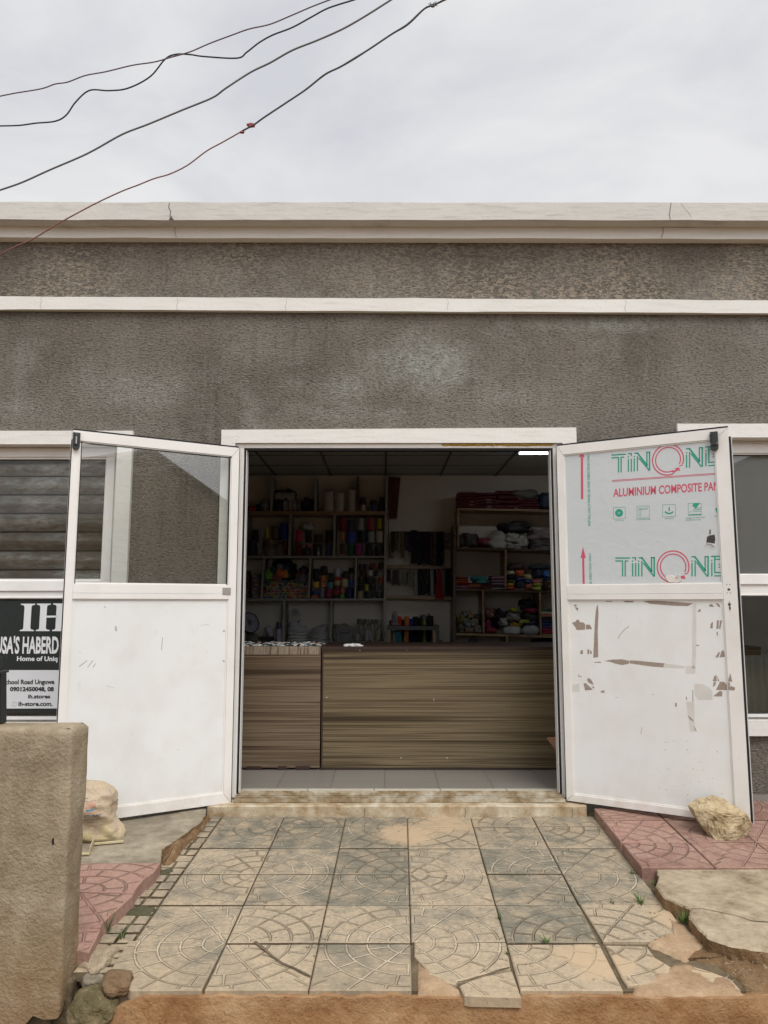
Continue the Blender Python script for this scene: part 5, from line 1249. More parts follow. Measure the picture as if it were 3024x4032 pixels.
cable('cable', 'thick grey cable, second from the bottom of the sky', [(0, 690), (80, 662), (180, 617), (290, 570), (350, 540), (445, 487), (540, 450), (660, 400), (770, 355), (820, 320), (910, 262), (980, 228), (1060, 183), (1150, 147), (1240, 107), (1320, 62), (1415, 2)], -1.0, .0044, gry, -.3)
lo = cable('cable', 'lowest cable, wrapped in tape above and bare red below', [(880, 475), (925, 450), (960, 425), (1040, 372), (1110, 325), (1180, 270), (1240, 240), (1330, 185), (1420, 125), (1480, 88), (1540, 32), (1575, 18), (1612, 0)], -.9, .0044, tw, -.25, lump=.5, ext=0)
lo2 = cable('cable', 'lowest cable, bare red stretch passing in front of the roof edge', [(0, 924), (60, 893), (120, 867), (200, 818), (250, 790), (350, 737), (440, 695), (500, 672), (560, 648), (615, 632), (680, 600), (750, 548), (810, 515), (880, 475)], -.9, .0034, redc, 0, ext=0)
g = MB(); o_ = [o for o in bpy.data.objects if o.name.startswith('cable')]
A, B = o_[-2], o_[-1]                                 # one cable: the red stretch becomes a part of the taped one
vs = [Vector(v.co) + B.location for v in B.data.vertices]; fs = [tuple(p.vertices) for p in B.data.polygons]
bpy.data.objects.remove(B); ext1 = [lo2[0] + (lo2[0] - lo2[3]).normalized() * 2.5]
g.add(vs, fs); g.tube([lo2[0], ext1[0]], .004, 8); rs = g.build('red_stretch', redc, A, smooth=True); A['label'] = 'lowest cable, taped grey above and bare red where it passes the roof edge'
g = MB(); p = lo[-8]; e = (lo[-1] - lo[-7]).normalized(); g.tube([lo[-1], lo[-1] + e * 2.5], .005, 8); g.build('tail', gry, A, smooth=True)
g = MB(); P0 = onY(912 / cs_, 455 / cs_, -.9)
g.blob(P0, (.022, .008, .012), 4, .5, n=10, m=6); g.blob(onY(878 / cs_, 480 / cs_, -.9), (.016, .006, .006), 7, .5, n=8, m=5)
g.build('red_tape', simple('red_tape', (.25, .04, .05), .6, .2), A)
g = MB(); P1 = onY(1570 / cs_, 20 / cs_, -1.14); 
for k in range(7): g.tube([P1, P1 + Vector((random.uniform(-.025, .025), random.uniform(-.01, .01), random.uniform(-.02, .03)))], .002, 5)
g.blob(P1, (.014, .01, .008), 5, .4, n=8, m=5); g.build('wire_knot', gry, A)

# ================================================================== THE OTHER SIDE OF THE STREET (seen only as reflections)
oh = thing('street_house', 'plain cement house with a gabled sheet roof on the other side of the street', 'building', (12.8, -19, -.5))
g = MB(); g.prism([(7.5, -16, -.5), (7.5, -16, 3.9), (12.8, -16, 6.1), (17.8, -16, 4.3), (17.8, -16, -.5)], (0, -7, 0), (0, 0, 0)); g.build('wall', 'cement', oh)
g = MB(); g.hexa([(6.9, -15.6, 3.72), (12.8, -15.6, 6.12), (12.8, -15.6, 6.22), (6.9, -15.6, 3.82)], [(6.9, -23.3, 3.72), (12.8, -23.3, 6.12), (12.8, -23.3, 6.22), (6.9, -23.3, 3.82)])
g.hexa([(12.8, -15.6, 6.12), (18.4, -15.6, 4.14), (18.4, -15.6, 4.24), (12.8, -15.6, 6.22)], [(12.8, -23.3, 6.12), (18.4, -23.3, 4.14), (18.4, -23.3, 4.24), (12.8, -23.3, 6.22)]); g.build('roof', simple('rusty_sheet', (.12, .08, .06), .7, .4), oh)
g = MB(); g.box(11.3, 12.5, -15.99, -15.96, -.5, 1.7); g.build('door', 'darkwood', oh)
for x in (8.8, 14.6): g = MB(); g.box(x, x + 1.2, -15.99, -15.96, .7, 1.8); g.build('window', 'glassd', oh)
oh2 = thing('street_house', 'long low cement house with a flat roof opposite the shop', 'building', (-6, -20, -.5))
g = MB(); g.box(-16, 1, -23, -17, -.5, 3.4); g.build('wall', 'cement', oh2)
g = MB(); g.box(-16.3, 1.3, -23.3, -16.7, 3.4, 3.6); g.build('roof', 'slabd', oh2)
for x in (-13, -9, -5, -2): g = MB(); g.box(x, x + 1.2, -17.03, -17, .7, 1.8); g.build('window', 'darkwood', oh2)
# ================================================================== INTERIOR
YW = 3.95                                              # back wall
g = MB(); g.box(-3.2, 3.2, .215, 3.955, 2.59, 2.62); ce = g.build('ceiling', 'ceil', shop)
g = MB()
gx = [onY(x, 1873, YW).x for x in (1091, 1313.7, 1518.5, 1723, 1954)]; dx = (gx[-1] - gx[0]) / 4
for k in range(-4, 7):
    x = gx[2] + dx * k
    if abs(x) < 3.15: g.box(x - .012, x + .012, .22, 3.95, 2.584, 2.5905)
for z_, yy in ((2.59, 1827.5), (2.59, 1857)):
    pass
for y in (3.84 - .55 * k for k in range(7)): g.box(-3.15, 3.15, y - .008, y + .008, 2.5835, 2.5900)
g.build('grid', simple('ceiling_batten', (.20, .20, .195), .8, .1), ce)
# fluorescent batten, lit
pa = onZ(2044, 1783, 2.56); pb = onZ(2230, 1783, 2.56)
lt = thing('ceiling_light', 'lit white light fitting on the ceiling at the top right of the doorway', 'lamp', ((pa.x + pb.x) / 2, pa.y, 2.55))
g = MB(); g.box(pa.x, pa.x + 1.1, pa.y - .05, pa.y + .09, 2.565, 2.583); g.build('housing', 'alu2', lt)
em = bpy.data.materials.new('lit_tube'); em.use_nodes = True; e_ = em.node_tree.nodes; e_.clear(); q = e_.new('ShaderNodeEmission'); q.inputs[0].default_value = (.93, .97, 1, 1); q.inputs[1].default_value = 11.0
o2 = e_.new('ShaderNodeOutputMaterial'); em.node_tree.links.new(q.outputs[0], o2.inputs[0])
g = MB(); g.box(pa.x + .01, pa.x + 1.09, pa.y - .02, pa.y + .04, 2.553, 2.566); g.build('tube', em, lt)

# ---- counters
YC = .652
cl = onY(1262, 2800, YC); zct = onY(1265, 2549, YC).z
ct = thing('counter', 'low shop counter of walnut laminate on the left, its top edge striped upright', 'counter', (-.9, .9, 0))
xL = -2.0
g = MB(); g.box(xL, cl.x - .002, YC - .006, YC + .012, .012, onY(1100, 2578, YC).z); g.build('front_panel', 'lamL', ct)
g = MB(); g.box(xL, cl.x - .004, YC - .012, YC + .012, onY(1100, 2577, YC).z, onY(1100, 2545, YC).z); g.build('edge_board', 'lamV', ct)
g = MB(); g.box(xL, cl.x - .006, YC + .014, YC + .55, zct - .03, zct - .002); g.build('counter_top', 'lamL', ct)
g = MB(); g.box(cl.x - .02, cl.x - .004, YC + .014, YC + .5, 0, zct - .03); g.build('side_panel', 'lamL', ct)
g = MB()
for a, b in ((-.93, -.83), (-.72, -.66), (-.60, -.5)): g.box(a, b, YC - .0075, YC + .012, .0, .012 + .01)
g.build('chipped_foot', 'darkwood', ct)
c2 = thing('counter', 'long shop counter of olive brown striped laminate with a dark edge, centre and right', 'counter', (.6, .9, 0))
xr0 = onY(1268, 2800, YC).x
g = MB(); g.box(xr0 + .006, 2.6, YC - .004, YC + .014, .012, onY(1700, 2558, YC).z); g.build('front_panel', 'lamR', c2)
g = MB(); g.box(xr0 - .004, 2.6, YC - .012, YC + .6, onY(1700, 2558, YC).z + .001, onY(1700, 2546, YC).z); g.box(xr0 - .004, xr0 + .005, YC - .008, YC + .5, .0, onY(1700, 2558, YC).z); g.box(xr0 + .005, 2.6, YC - .002, YC + .014, 0, .011); g.build('edge_trim', 'darkwood', c2)
for x, y in ((1417, 2561), (1601, 2558), (1287, 2746), (1708, 2755), (1579, 2984), (1760, 2984)):
    p = onY(x, y, YC - .004); g = MB(); g.lathe((p.x, YC - .0045, p.z), [(.0035, -.001), (.003, .0)][::-1], 10, 'Y'); g.build('screw_cap', simple('white_cap', (.6, .6, .58), .5, .05), c2)
# splintered board leaning by the right jamb
g = MB(); Yb = .42; pts = [(2152, 2906), (2215, 2904), (2215, 2960), (2186, 2950), (2170, 2930)]
F0 = [onY(x, y, Yb) for x, y in pts]; B0 = [p + Vector((.02, .03, .0)) for p in F0]
p5 = [onY(2215, 3030, Yb + .05), onY(2240, 3030, Yb + .05)]
g.add(F0 + B0, [(0, 1, 2, 3, 4)[::-1], (5, 6, 7, 8, 9)] + [(i, (i + 1) % 5, 5 + (i + 1) % 5, 5 + i) for i in range(5)])
a = onY(2215, 2950, Yb); g.box(a.x, a.x + .05, Yb - .01, Yb + .02, .0, a.z)
tag(g.build('broken_board', simple('pink_wood', (.36, .20, .13), .7, .3), None, recenter=True), 'broken pinkish board jutting out beside the right door jamb', 'board')

# ---- generic goods
def crop(s, ox, oy): return lambda x, y: (ox + x / s, oy + y / s)
c1 = crop(5.53, 950, 1860); c2_ = crop(5.53, 1230, 1860); c3 = crop(5.53, 930, 2200); c4 = crop(5.184, 1210, 2200); c5_ = crop(5.53, 1510, 2060); c6 = crop(5.53, 1510, 2340); c7 = crop(3.858, 1780, 1900); c8 = crop(3.858, 1780, 2240)
def cm(base, c):
    c = tuple(min(.8, x * 1.45) for x in c)
    return m_thread('%s_%02x%02x%02x' % (base, int(c[0] * 255), int(c[1] * 255), int(c[2] * 255)), c) if base == 'thread' else \
        m_cloth('%s_%02x%02x%02x' % (base, int(c[0] * 255), int(c[1] * 255), int(c[2] * 255)), c, .3, rough=.38 if base == 'poly' else .85, bscale=18 if base == 'poly' else 30)
SEED = [100]
def seed(): SEED[0] += 1; return SEED[0]
def spool(c, x0, y0, x1, y1, col, label, Y, kind='cone', name='thread_cone', cat='thread cone', group='thread cones on the shelves', flange=True, tilt=0):
    (ax, ay), (bx, by) = c(x0, y0), c(x1, y1); a = onY(ax, by, Y); b = onY(bx, ay, Y); cx = (a.x + b.x) / 2; r = (b.x - a.x) / 2; h = b.z - a.z
    o = thing(name, label, cat, (cx, Y + r, a.z), group)
    k = .86 if kind == 'cone' else 1.0
    g = MB(); m = 7; prof = [(r * (1 - (1 - k) * i / m) * (1 + .02 * math.sin(i * 2.3 + cx * 9)), h * (.03 + .94 * i / m)) for i in range(m + 1)]
    g.lathe((cx, Y + r, a.z), prof, 18); g.build('thread', cm('thread', col), o, smooth=True)
    g = MB(); g.lathe((cx, Y + r, a.z), [(r * (1.06 if flange else .5), 0), (r * (1.06 if flange else .5), h * .03)], 18)
    g.lathe((cx, Y + r, a.z + h * .97), [(r * (1.02 if flange else .35), 0), (r * (1.02 if flange else .35), h * .03)], 18); g.build('core', simple('spool_core', (.13, .125, .12), .6, .2), o)
    return o
def cyl(c, x0, y0, x1, y1, mat, label, Y, name, cat, group=None, top=1.0, smooth=True):
    (ax, ay), (bx, by) = c(x0, y0), c(x1, y1); a = onY(ax, by, Y); b = onY(bx, ay, Y); cx = (a.x + b.x) / 2; r = (b.x - a.x) / 2; h = b.z - a.z
    g = MB(); n = 9; g.lathe((cx, Y + r, a.z), [(r * .97, 0)] + [(r * (1 + (top - 1) * i / n) * (1 + .025 * mnoise.noise(Vector((i * 1.7, cx * 9, 0)))), h * i / n * .985 + .004) for i in range(n + 1)] + [(r * top * .8, h)], 20)
    return tag(g.build(name, mat, None, smooth=smooth, recenter=True), label, cat, group)
def bag(c, x0, y0, x1, y1, mat, label, Y, dep=None, name='bag', cat='bag', group=None, amp=.3, flat=.25, freq=1.8):
    (ax, ay), (bx, by) = c(x0, y0), c(x1, y1); a = onY(ax, by, Y); b = onY(bx, ay, Y); r = ((b.x - a.x) / 2, (dep or (b.x - a.x)) / 2, (b.z - a.z) / (2 - flat))
    s = seed(); g = MB(); g.blob(((a.x + b.x) / 2, Y + r[1], a.z + r[2] * (1 - flat)), r, s, amp, freq, 26, 16, flat=flat, power=.8)
    v2 = []
    cc = Vector(((a.x + b.x) / 2, Y + r[1], a.z + r[2] * (1 - flat)))
    for p in g.v:
        q = Vector(p) - cc; q += q.normalized() * mnoise.noise(Vector(p) * (5 / max(r[0], .03) * .35) + Vector((s, 0, 0))) * min(r) * .22; v2.append(tuple(cc + q))
    g.v = v2
    return tag(g.build(name, mat, None, smooth=True, recenter=True), label, cat, group)
def folded(c, x0, y0, x1, y1, n, cols, label, Y, dep=.24, name='folded_cloth', cat='folded cloth', group='folded cloths on the brown shelf unit', base='cloth', nm='pile'):
    # a pile of n folded pieces; each piece is a thing
    (ax, ay), (bx, by) = c(x0, y0), c(x1, y1); a = onY(ax, by, Y); b = onY(bx, ay, Y); h = (b.z - a.z) / n; rnd = random.Random(seed())
    names = ['bottom', 'second from the bottom', 'third from the bottom', 'fourth from the bottom', 'fifth from the bottom', 'sixth from the bottom', 'seventh from the bottom', 'eighth from the bottom', 'ninth from the bottom', 'tenth from the bottom']
    for i in range(n):
        col = cols[i % len(cols)]; j = lambda s_: rnd.uniform(-s_, s_); w_ = b.x - a.x
        xa, xb_ = a.x + j(.05) * w_, b.x + j(.05) * w_; z0, z1 = a.z + h * i + .0012, a.z + h * (i + 1) - .0008; g = MB(); m = 10; vs = []; fs = []; y0 = Y + j(.006)
        K = 12
        for q_ in range(m + 1):
            x = xa + (xb_ - xa) * q_ / m; wv = (z1 - z0) * .12 * mnoise.noise(Vector((x * 14, i * 3.1, SEED[0])))
            for k in range(K):
                t_ = math.pi * k / (K - 1); vs.append((x, y0 + (z1 - z0) * .5 * (1 - math.sin(t_)) + .003 * mnoise.noise(Vector((x * 30, k, i))), (z0 + z1) / 2 - (z1 - z0) / 2 * math.cos(t_) + wv))
            vs += [(x, Y + dep, z1 + wv), (x, Y + dep, z0 + wv)]
        W_ = K + 2
        for q_ in range(m):
            for k in range(W_): fs.append((q_ * W_ + k, (q_ + 1) * W_ + k, (q_ + 1) * W_ + (k + 1) % W_, q_ * W_ + (k + 1) % W_))
        fs += [tuple(range(W_)), tuple(range(m * W_, m * W_ + W_))[::-1]]
        g.add(vs, fs); lab = label % (names[i] if i < n - 1 or n == 1 else 'top')
        tag(g.build(name, cm(base, col), None, smooth=False, recenter=True), lab if n > 1 else label.replace('%s ', ''), cat, group)

# ---- grey shelf unit on the left
YS1 = 3.65
su = thing('shelf_unit', 'tall grey painted shelf unit filling the left half of the back wall', 'shelf unit', (-1.0, YS1 + .15, 0))
def part(px, mat, name, Y0=YS1, Y1=YW - .002, par=su):
    mb = MB(); pquad(px, Y0, Y1, mb); return mb.build(name, mat, par)
XLs = 760
part([(XLs, 2025), (1519, 2027), (1519, 2013), (XLs, 2012)], 'pine', 'shelf'); part([(XLs, 2198), (1514, 2196), (1514, 2189), (XLs, 2190)], 'greyp', 'shelf')
part([(XLs, 2366), (1510, 2364), (1510, 2357), (XLs, 2358)], 'greyp', 'shelf'); part([(XLs, 2534), (1508, 2534), (1508, 2526), (XLs, 2526)], 'greyp', 'shelf')
for q in (((1517, 2027), (1525, 2027), (1527, 1872), (1518, 1872)), ((1508, 2720), (1516, 2720), (1523, 2028), (1515, 2028)), ((1063, 2012), (1072, 2012), (1076, 1875), (1066, 1875)), ((1237, 2012), (1246, 2012), (1247, 1875), (1238, 1875)),
          ((965, 2189), (973, 2189), (975, 2026), (967, 2026)), ((1135, 2189), (1143, 2189), (1147, 2026), (1139, 2026)), ((1311, 2189), (1319, 2189), (1322, 2028), (1314, 2028)),
          ((1025, 2357), (1032, 2357), (1042, 2198), (1035, 2198)), ((1211, 2357), (1217, 2357), (1226, 2198), (1219, 2198)), ((1395, 2357), (1402, 2357), (1406, 2197), (1399, 2197)),
          ((1112, 2526), (1119, 2526), (1123, 2366), (1116, 2366)), ((1299, 2526), (1306, 2526), (1309, 2366), (1302, 2366)), ((880, 2720), (890, 2720), (900, 1875), (890, 1875)), ((1200, 2720), (1209, 2720), (1210, 2534), (1201, 2534))):
    part([Vector(p) for p in q], 'greyp', 'upright')
part([(1404, 2012), (1411, 2012), (1412, 1875), (1405, 1875)], 'brown', 'upright')
part([(1527, 2205), (1531, 2205), (1532, 2020), (1528, 2020)], 'brown', 'side_batten', YS1 - .01, YS1 + .05)
UNI = 'on the grey shelf unit'
# top row
bag(c1, 60, 720, 290, 850, cm('poly', (.30, .04, .03)), 'shiny red packet at the far left of the top shelf', YS1 + .03, .2, 'packet', 'packet', flat=.5)
bag(c1, 370, 600, 610, 850, cm('poly', (.16, .155, .15)), 'crumpled grey plastic bag beside the red packet on the top shelf', YS1 + .02, .2)
bag(c1, 300, 670, 400, 850, cm('poly', (.03, .03, .03)), 'small dark bag between the red packet and the grey bag', YS1 + .08, .15)
bag(c1, 690, 560, 930, 850, cm('poly', (.02, .02, .025)), 'black bin bag at the left of the second top compartment', YS1 + .02, .22)
bag(c1, 710, 345, 1170, 640, cm('poly', (.03, .03, .032)), 'large black bag lying on top of the zip rolls', YS1 + .08, .2)
(ax, ay) = c1(850, 470)
for i, (x0, x1, y0, y1, cc, lab) in enumerate(((900, 1010, 590, 850, (.25, .24, .24), 'leftmost'), (1010, 1110, 585, 850, (.20, .19, .19), 'second'), (1110, 1200, 590, 850, (.24, .23, .22), 'third'), (1200, 1290, 600, 850, (.15, .145, .14), 'rightmost'))):
    p = onY(*c1((x0 + x1) / 2, 850), YS1 + .04); h = onY(*c1(x0, y0), YS1 + .04).z - p.z; w_ = onY(*c1(x1, y1), YS1).x - onY(*c1(x0, y1), YS1).x
    o = thing('ribbon_roll', '%s of the four grey ribbon rolls lying on their rims in the top row' % lab, 'ribbon roll', (p.x, YS1 + .04 + h / 2, p.z), 'grey ribbon rolls in the top row')
    g = MB(); g.lathe((p.x - w_ * .42, YS1 + .04 + h / 2, p.z + h / 2), [(h * .2, 0), (h * .46, 0), (h * .49, w_ * .1), (h * .49, w_ * .75), (h * .46, w_ * .84), (h * .2, w_ * .84)], 24, 'X'); g.build('ribbon', cm('cloth', cc), o, smooth=False)
    g = MB(); g.lathe((p.x - w_ * .44, YS1 + .04 + h / 2, p.z + h / 2), [(h * .2, 0), (h * .2, w_ * .9)], 16, 'X'); g.build('core', cm('cloth', (.3, .29, .26)), o)
g = MB(); p = onY(*c1(985, 520), YS1 + .06); g.lathe((p.x - .02, YS1 + .12, p.z), [(.02, -.11), (.055, -.11), (.055, .11), (.02, .11)], 20, 'X'); tag(g.build('ribbon_roll', cm('cloth', (.26, .25, .25)), None, recenter=True), 'pale ribbon roll half buried under the large black bag', 'ribbon roll')
bag(c1, 1290, 560, 1570, 850, cm('poly', (.022, .022, .022)), 'slack black bag at the right of the ribbon rolls', YS1 + .05, .2)
for x0, y0, x1, y1, lab in ((245, 400, 470, 835, 'leftmost of the three tall white rolls wrapped in film'), (478, 440, 685, 838, 'middle and shortest of the three tall white rolls'), (770, 368, 968, 852, 'rightmost and tallest of the white rolls wrapped in film')):
    cyl(c2_, x0, y0, x1, y1, cm('poly', (.34, .32, .285)), lab, YS1 + .01, 'elastic_roll', 'elastic roll', 'tall white rolls in the top row')
sp = spool
TR = 'in the top right compartment of the grey unit'
sp(c2_, 1030, 540, 1165, 700, (.045, .015, .015), 'dark brown cone on the white one ' + TR, YS1 + .02); sp(c2_, 1055, 700, 1158, 835, (.40, .39, .36), 'white cone at the bottom left ' + TR, YS1 + .02)
sp(c2_, 1185, 745, 1235, 835, (.12, .11, .09), 'small grey cone ' + TR, YS1 + .06); sp(c2_, 1255, 600, 1390, 710, (.02, .022, .03), 'black cone on the blue one ' + TR, YS1 + .02)
sp(c2_, 1270, 715, 1390, 865, (.03, .055, .16), 'blue cone ' + TR, YS1 + .02); sp(c2_, 1465, 530, 1575, 690, (.03, .02, .035), 'shiny dark topmost cone ' + TR, YS1 + .02); sp(c2_, 1420, 700, 1580, 850, (.02, .02, .02), 'black cone at the bottom right ' + TR, YS1 + .02)
# second row, left compartment
A = 'in the first compartment of the second row'
sp(c1, 220, 1240, 370, 1500, (.012, .012, .014), 'tall black spool ' + A, YS1 + .03); sp(c1, 120, 1480, 330, 1780, (.015, .025, .05), 'fat navy spool at the bottom left ' + A, YS1 + .01, 'cyl')
sp(c1, 525, 1160, 605, 1450, (.36, .29, .03), 'narrow yellow spool ' + A, YS1 + .04, 'cyl'); sp(c1, 640, 1165, 825, 1450, (.10, .065, .03), 'fat brown spool ' + A, YS1 + .03, 'cyl'); sp(c1, 835, 1095, 1015, 1465, (.015, .022, .20), 'tall royal blue spool ' + A, YS1 + .02, 'cyl')
sp(c1, 400, 1275, 500, 1450, (.30, .30, .31), 'white spool behind the black one ' + A, YS1 + .12, 'cyl'); sp(c1, 590, 1465, 690, 1660, (.20, .12, .03), 'ochre spool ' + A, YS1 + .05, 'cyl'); sp(c1, 470, 1470, 580, 1650, (.05, .02, .03), 'plum spool ' + A, YS1 + .05, 'cyl')
sp(c1, 865, 1480, 1010, 1800, (.07, .02, .018), 'dark red spool below the royal blue one ' + A, YS1 + .03, 'cyl')
sp(c1, 335, 1575, 415, 1690, (.16, .16, .165), 'small grey reel, upper of the two by the navy spool', YS1 + .0, 'cyl'); sp(c1, 335, 1700, 415, 1810, (.16, .16, .165), 'small grey reel, lower of the two by the navy spool', YS1 + .0, 'cyl')
bag(c1, 490, 1600, 740, 1810, cm('poly', (.11, .105, .1)), 'limp grey bag lying in the first compartment of the second row', YS1 + .0, .12, flat=.5); bag(c1, 690, 1545, 900, 1810, cm('poly', (.09, .085, .07)), 'brown grey bag leaning on the dark red spool', YS1 - .0, .12, flat=.4)
# second row, middle
A = 'in the middle compartment of the second row'
bag(c1, 1290, 1090, 1590, 1245, cm('poly', (.34, .34, .35)), 'white plastic bag lying on top of the spools in the second row', YS1 + .06, .18, flat=.5)
sp(c1, 1175, 1250, 1320, 1520, (.42, .012, .05), 'bright crimson spool ' + A, YS1 + .02, 'cyl'); sp(c1, 1395, 1255, 1530, 1520, (.02, .018, .018), 'tall black spool ' + A, YS1 + .03, 'cyl'); sp(c1, 1165, 1535, 1320, 1800, (.09, .01, .012), 'dark red spool under the crimson one', YS1 + .02, 'cyl')
sp(c1, 1405, 1570, 1510, 1640, (.33, .06, .08), 'pink reel ' + A, YS1 + .0, 'cyl'); sp(c1, 1330, 1645, 1505, 1800, (.018, .018, .018), 'black ribbed reel below the pink one', YS1 + .0, 'cyl')
sp(c2_, 30, 1345, 210, 1520, (.035, .035, .035), 'black spool wrapped in shiny film ' + A, YS1 + .02, 'cyl'); sp(c2_, 275, 1260, 460, 1520, (.02, .02, .02), 'fat black spool at the upper right ' + A, YS1 + .02, 'cyl')
sp(c2_, 10, 1545, 200, 1805, (.02, .02, .02), 'fat black spool at the bottom ' + A, YS1 + .02, 'cyl'); sp(c2_, 295, 1545, 405, 1805, (.025, .04, .12), 'navy blue spool at the bottom right ' + A, YS1 + .02, 'cyl')
g = MB(); p = onY(*c2_(126, 1805), YS1 - .01); g.lathe((p.x, YS1 + .0, p.z), [(.012, 0), (.012, .03), (.004, .05), (.003, .09)], 10); tag(g.build('glue_bottle', cm('poly', (.45, .45, .44)), None, smooth=True, recenter=True), 'small white nozzle bottle in front of the black spools', 'bottle')
# second row, right: three tiers
A = 'in the right compartment of the second row'
for x0, x1, y0, y1, col, nm_ in ((570, 735, 985, 1268, (.16, .012, .012), 'dark red'), (770, 915, 1015, 1265, (.05, .045, .09), 'purple and grey'), (965, 1125, 990, 1262, (.24, .24, .25), 'silver grey'), (1185, 1345, 1000, 1270, (.27, .035, .05), 'pinkish red'), (1415, 1510, 995, 1240, (.36, .31, .02), 'tinsel yellow')):
    sp(c2_, x0, y0, x1, y1, col, '%s spool in the top tier %s' % (nm_, A), YS1 + .02, 'cyl')
for x0, x1, y0, y1, col, nm_ in ((620, 705, 1285, 1480, (.36, .14, .02), 'orange'), (740, 945, 1275, 1540, (.03, .06, .30), 'royal blue'), (990, 1180, 1265, 1530, (.01, .028, .022), 'dark green'), (1195, 1355, 1285, 1535, (.24, .26, .27), 'silver tinsel'), (1385, 1555, 1270, 1535, (.36, .33, .29), 'cream')):
    sp(c2_, x0, y0, x1, y1, col, '%s spool in the middle tier %s' % (nm_, A), YS1 + .02, 'cyl')
for x0, x1, y0, y1, col, nm_ in ((600, 700, 1550, 1770, (.08, .04, .02), 'mottled brown'), (775, 890, 1560, 1812, (.01, .10, .06), 'emerald'), (915, 1085, 1550, 1812, (.22, .02, .13), 'magenta'), (1150, 1310, 1560, 1812, (.018, .018, .018), 'plain black'), (1370, 1550, 1600, 1812, (.03, .03, .03), 'black and silver')):
    sp(c2_, x0, y0, x1, y1, col, '%s spool in the bottom tier %s' % (nm_, A), YS1 + .02, 'cyl')
# third row: boxes, packets of thread, cones
ords = ['bottom', 'second', 'third', 'fourth', 'fifth', 'sixth', 'top']
for col_, (x0, x1) in enumerate(((128, 268), (330, 512))):
    ys = [862, 785, 695, 610, 520, 430, 330, 250]
    for k in range(7):
        if col_ == 1 and k > 5: continue
        a = onY(*c3(x0, ys[k] - 3), YS1 + .01); b = onY(*c3(x1, ys[k + 1] + 4), YS1 + .01)
        o = thing('thread_box', '%s brown box of the %s stack in the third row of shelves' % (ords[k] if not (col_ == 1 and k == 5) else 'top', 'left' if col_ == 0 else 'right'), 'box', ((a.x + b.x) / 2, YS1 + .08, a.z), 'small brown boxes in two stacks')
        g = MB(); g.box(a.x, b.x, YS1 + .01, YS1 + .2, a.z, b.z); g.build('carton', cm('cloth', (.10, .065, .055)), o, bevel=.002)
        w_ = b.x - a.x; h = b.z - a.z; g = MB(); u = random.uniform(.05, .3); g.box(a.x + w_ * u, a.x + w_ * (u + .5), YS1 + .008, YS1 + .0095, a.z + h * .2, a.z + h * .8); g.build('paper_label', simple('box_label', (.26, .245, .23), .8, .1), o)
# heap of small bright hanks
rnd = random.Random(77); pal = [((.45, .35, .05), 'yellow'), ((.40, .05, .04), 'red'), ((.45, .16, .03), 'orange'), ((.04, .20, .13), 'green'), ((.04, .07, .22), 'blue'), ((.40, .38, .30), 'cream'), ((.32, .06, .12), 'pink'), ((.22, .30, .04), 'lime'), ((.03, .03, .05), 'black'), ((.45, .25, .10), 'tan')]
k_ = 0
for row, (yy, n) in enumerate(((845, 15), (775, 15), (705, 15), (635, 14), (565, 14), (500, 12))):
    for i in range(n):
        x = 600 + (1540 - 600) * (i + .5) / n + rnd.uniform(-22, 22); y = yy + rnd.uniform(-14, 14) + (8 if row == 0 else 0)
        w_ = [.8, .7, .7, 1.8, 1.6, .5, .8, 1, 1.0, .7] if x < 1000 and row < 3 else ([1.2, 2.4, 2.2, .6, .3, .3, 1, .6, .3, 1] if x > 980 and row < 4 else [2, .4, .5, .9, .8, 1.4, .3, 1.4, .8, .6])
        cidx = rnd.choices(range(10), w_)[0]; p = onY(*c3(x, min(y, 838)), YS1 + .03 + rnd.uniform(0, .03)); a_ = rnd.uniform(-.8, .8); L_, r_ = rnd.uniform(.016, .022), rnd.uniform(.0085, .011)
        g = MB(); g.lathe((0, 0, 0), [(r_ * .35, -L_), (r_ * .85, -L_ * .7), (r_, 0), (r_ * .85, L_ * .7), (r_ * .35, L_)], 9, 'X')
        g.v = [tuple(Matrix.Rotation(a_, 3, 'Y') @ Matrix.Rotation(rnd.uniform(-.02, .02), 3, 'Z') @ Vector(v_) + p) for v_ in g.v]
        tag(g.build('thread_hank', cm('thread', pal[cidx][0]), None, smooth=True, recenter=True), 'small %s thread hank in the bright heap on the third shelf row' % pal[cidx][1], 'thread hank', '%s hanks in the bright heap' % pal[cidx][1]); k_ += 1
bag(c3, 800, 30, 1300, 470, cm('poly', (.012, .012, .014)), 'big black bag behind the coloured bags on the bright heap', YS1 + .10, .18)
bag(c3, 610, 245, 790, 460, cm('poly', (.12, .27, .05)), 'bright green plastic bag on the heap', YS1 + .03, .1); bag(c3, 845, 235, 990, 420, cm('poly', (.42, .09, .05)), 'red orange plastic bag on the heap', YS1 + .02, .1)
bag(c3, 975, 240, 1115, 415, cm('poly', (.42, .18, .04)), 'amber plastic bag on the heap', YS1 + .03, .1); bag(c3, 770, 340, 1000, 475, cm('poly', (.20, .06, .05)), 'dull red plastic bag below the orange one', YS1 + .01, .1)
bag(c3, 750, 170, 870, 330, cm('poly', (.02, .07, .05)), 'dark green plastic bag on the heap', YS1 + .05, .1); bag(c3, 860, 120, 1010, 230, cm('poly', (.16, .16, .16)), 'clear crumpled bag on top of the coloured bags', YS1 + .04, .1)
bag(c3, 1000, 160, 1160, 250, cm('poly', (.03, .04, .09)), 'navy plastic bag on top of the amber one', YS1 + .05, .1); bag(c3, 1260, 330, 1560, 520, cm('poly', (.10, .10, .105)), 'grey see through bag at the right of the heap', YS1 + .04, .1)
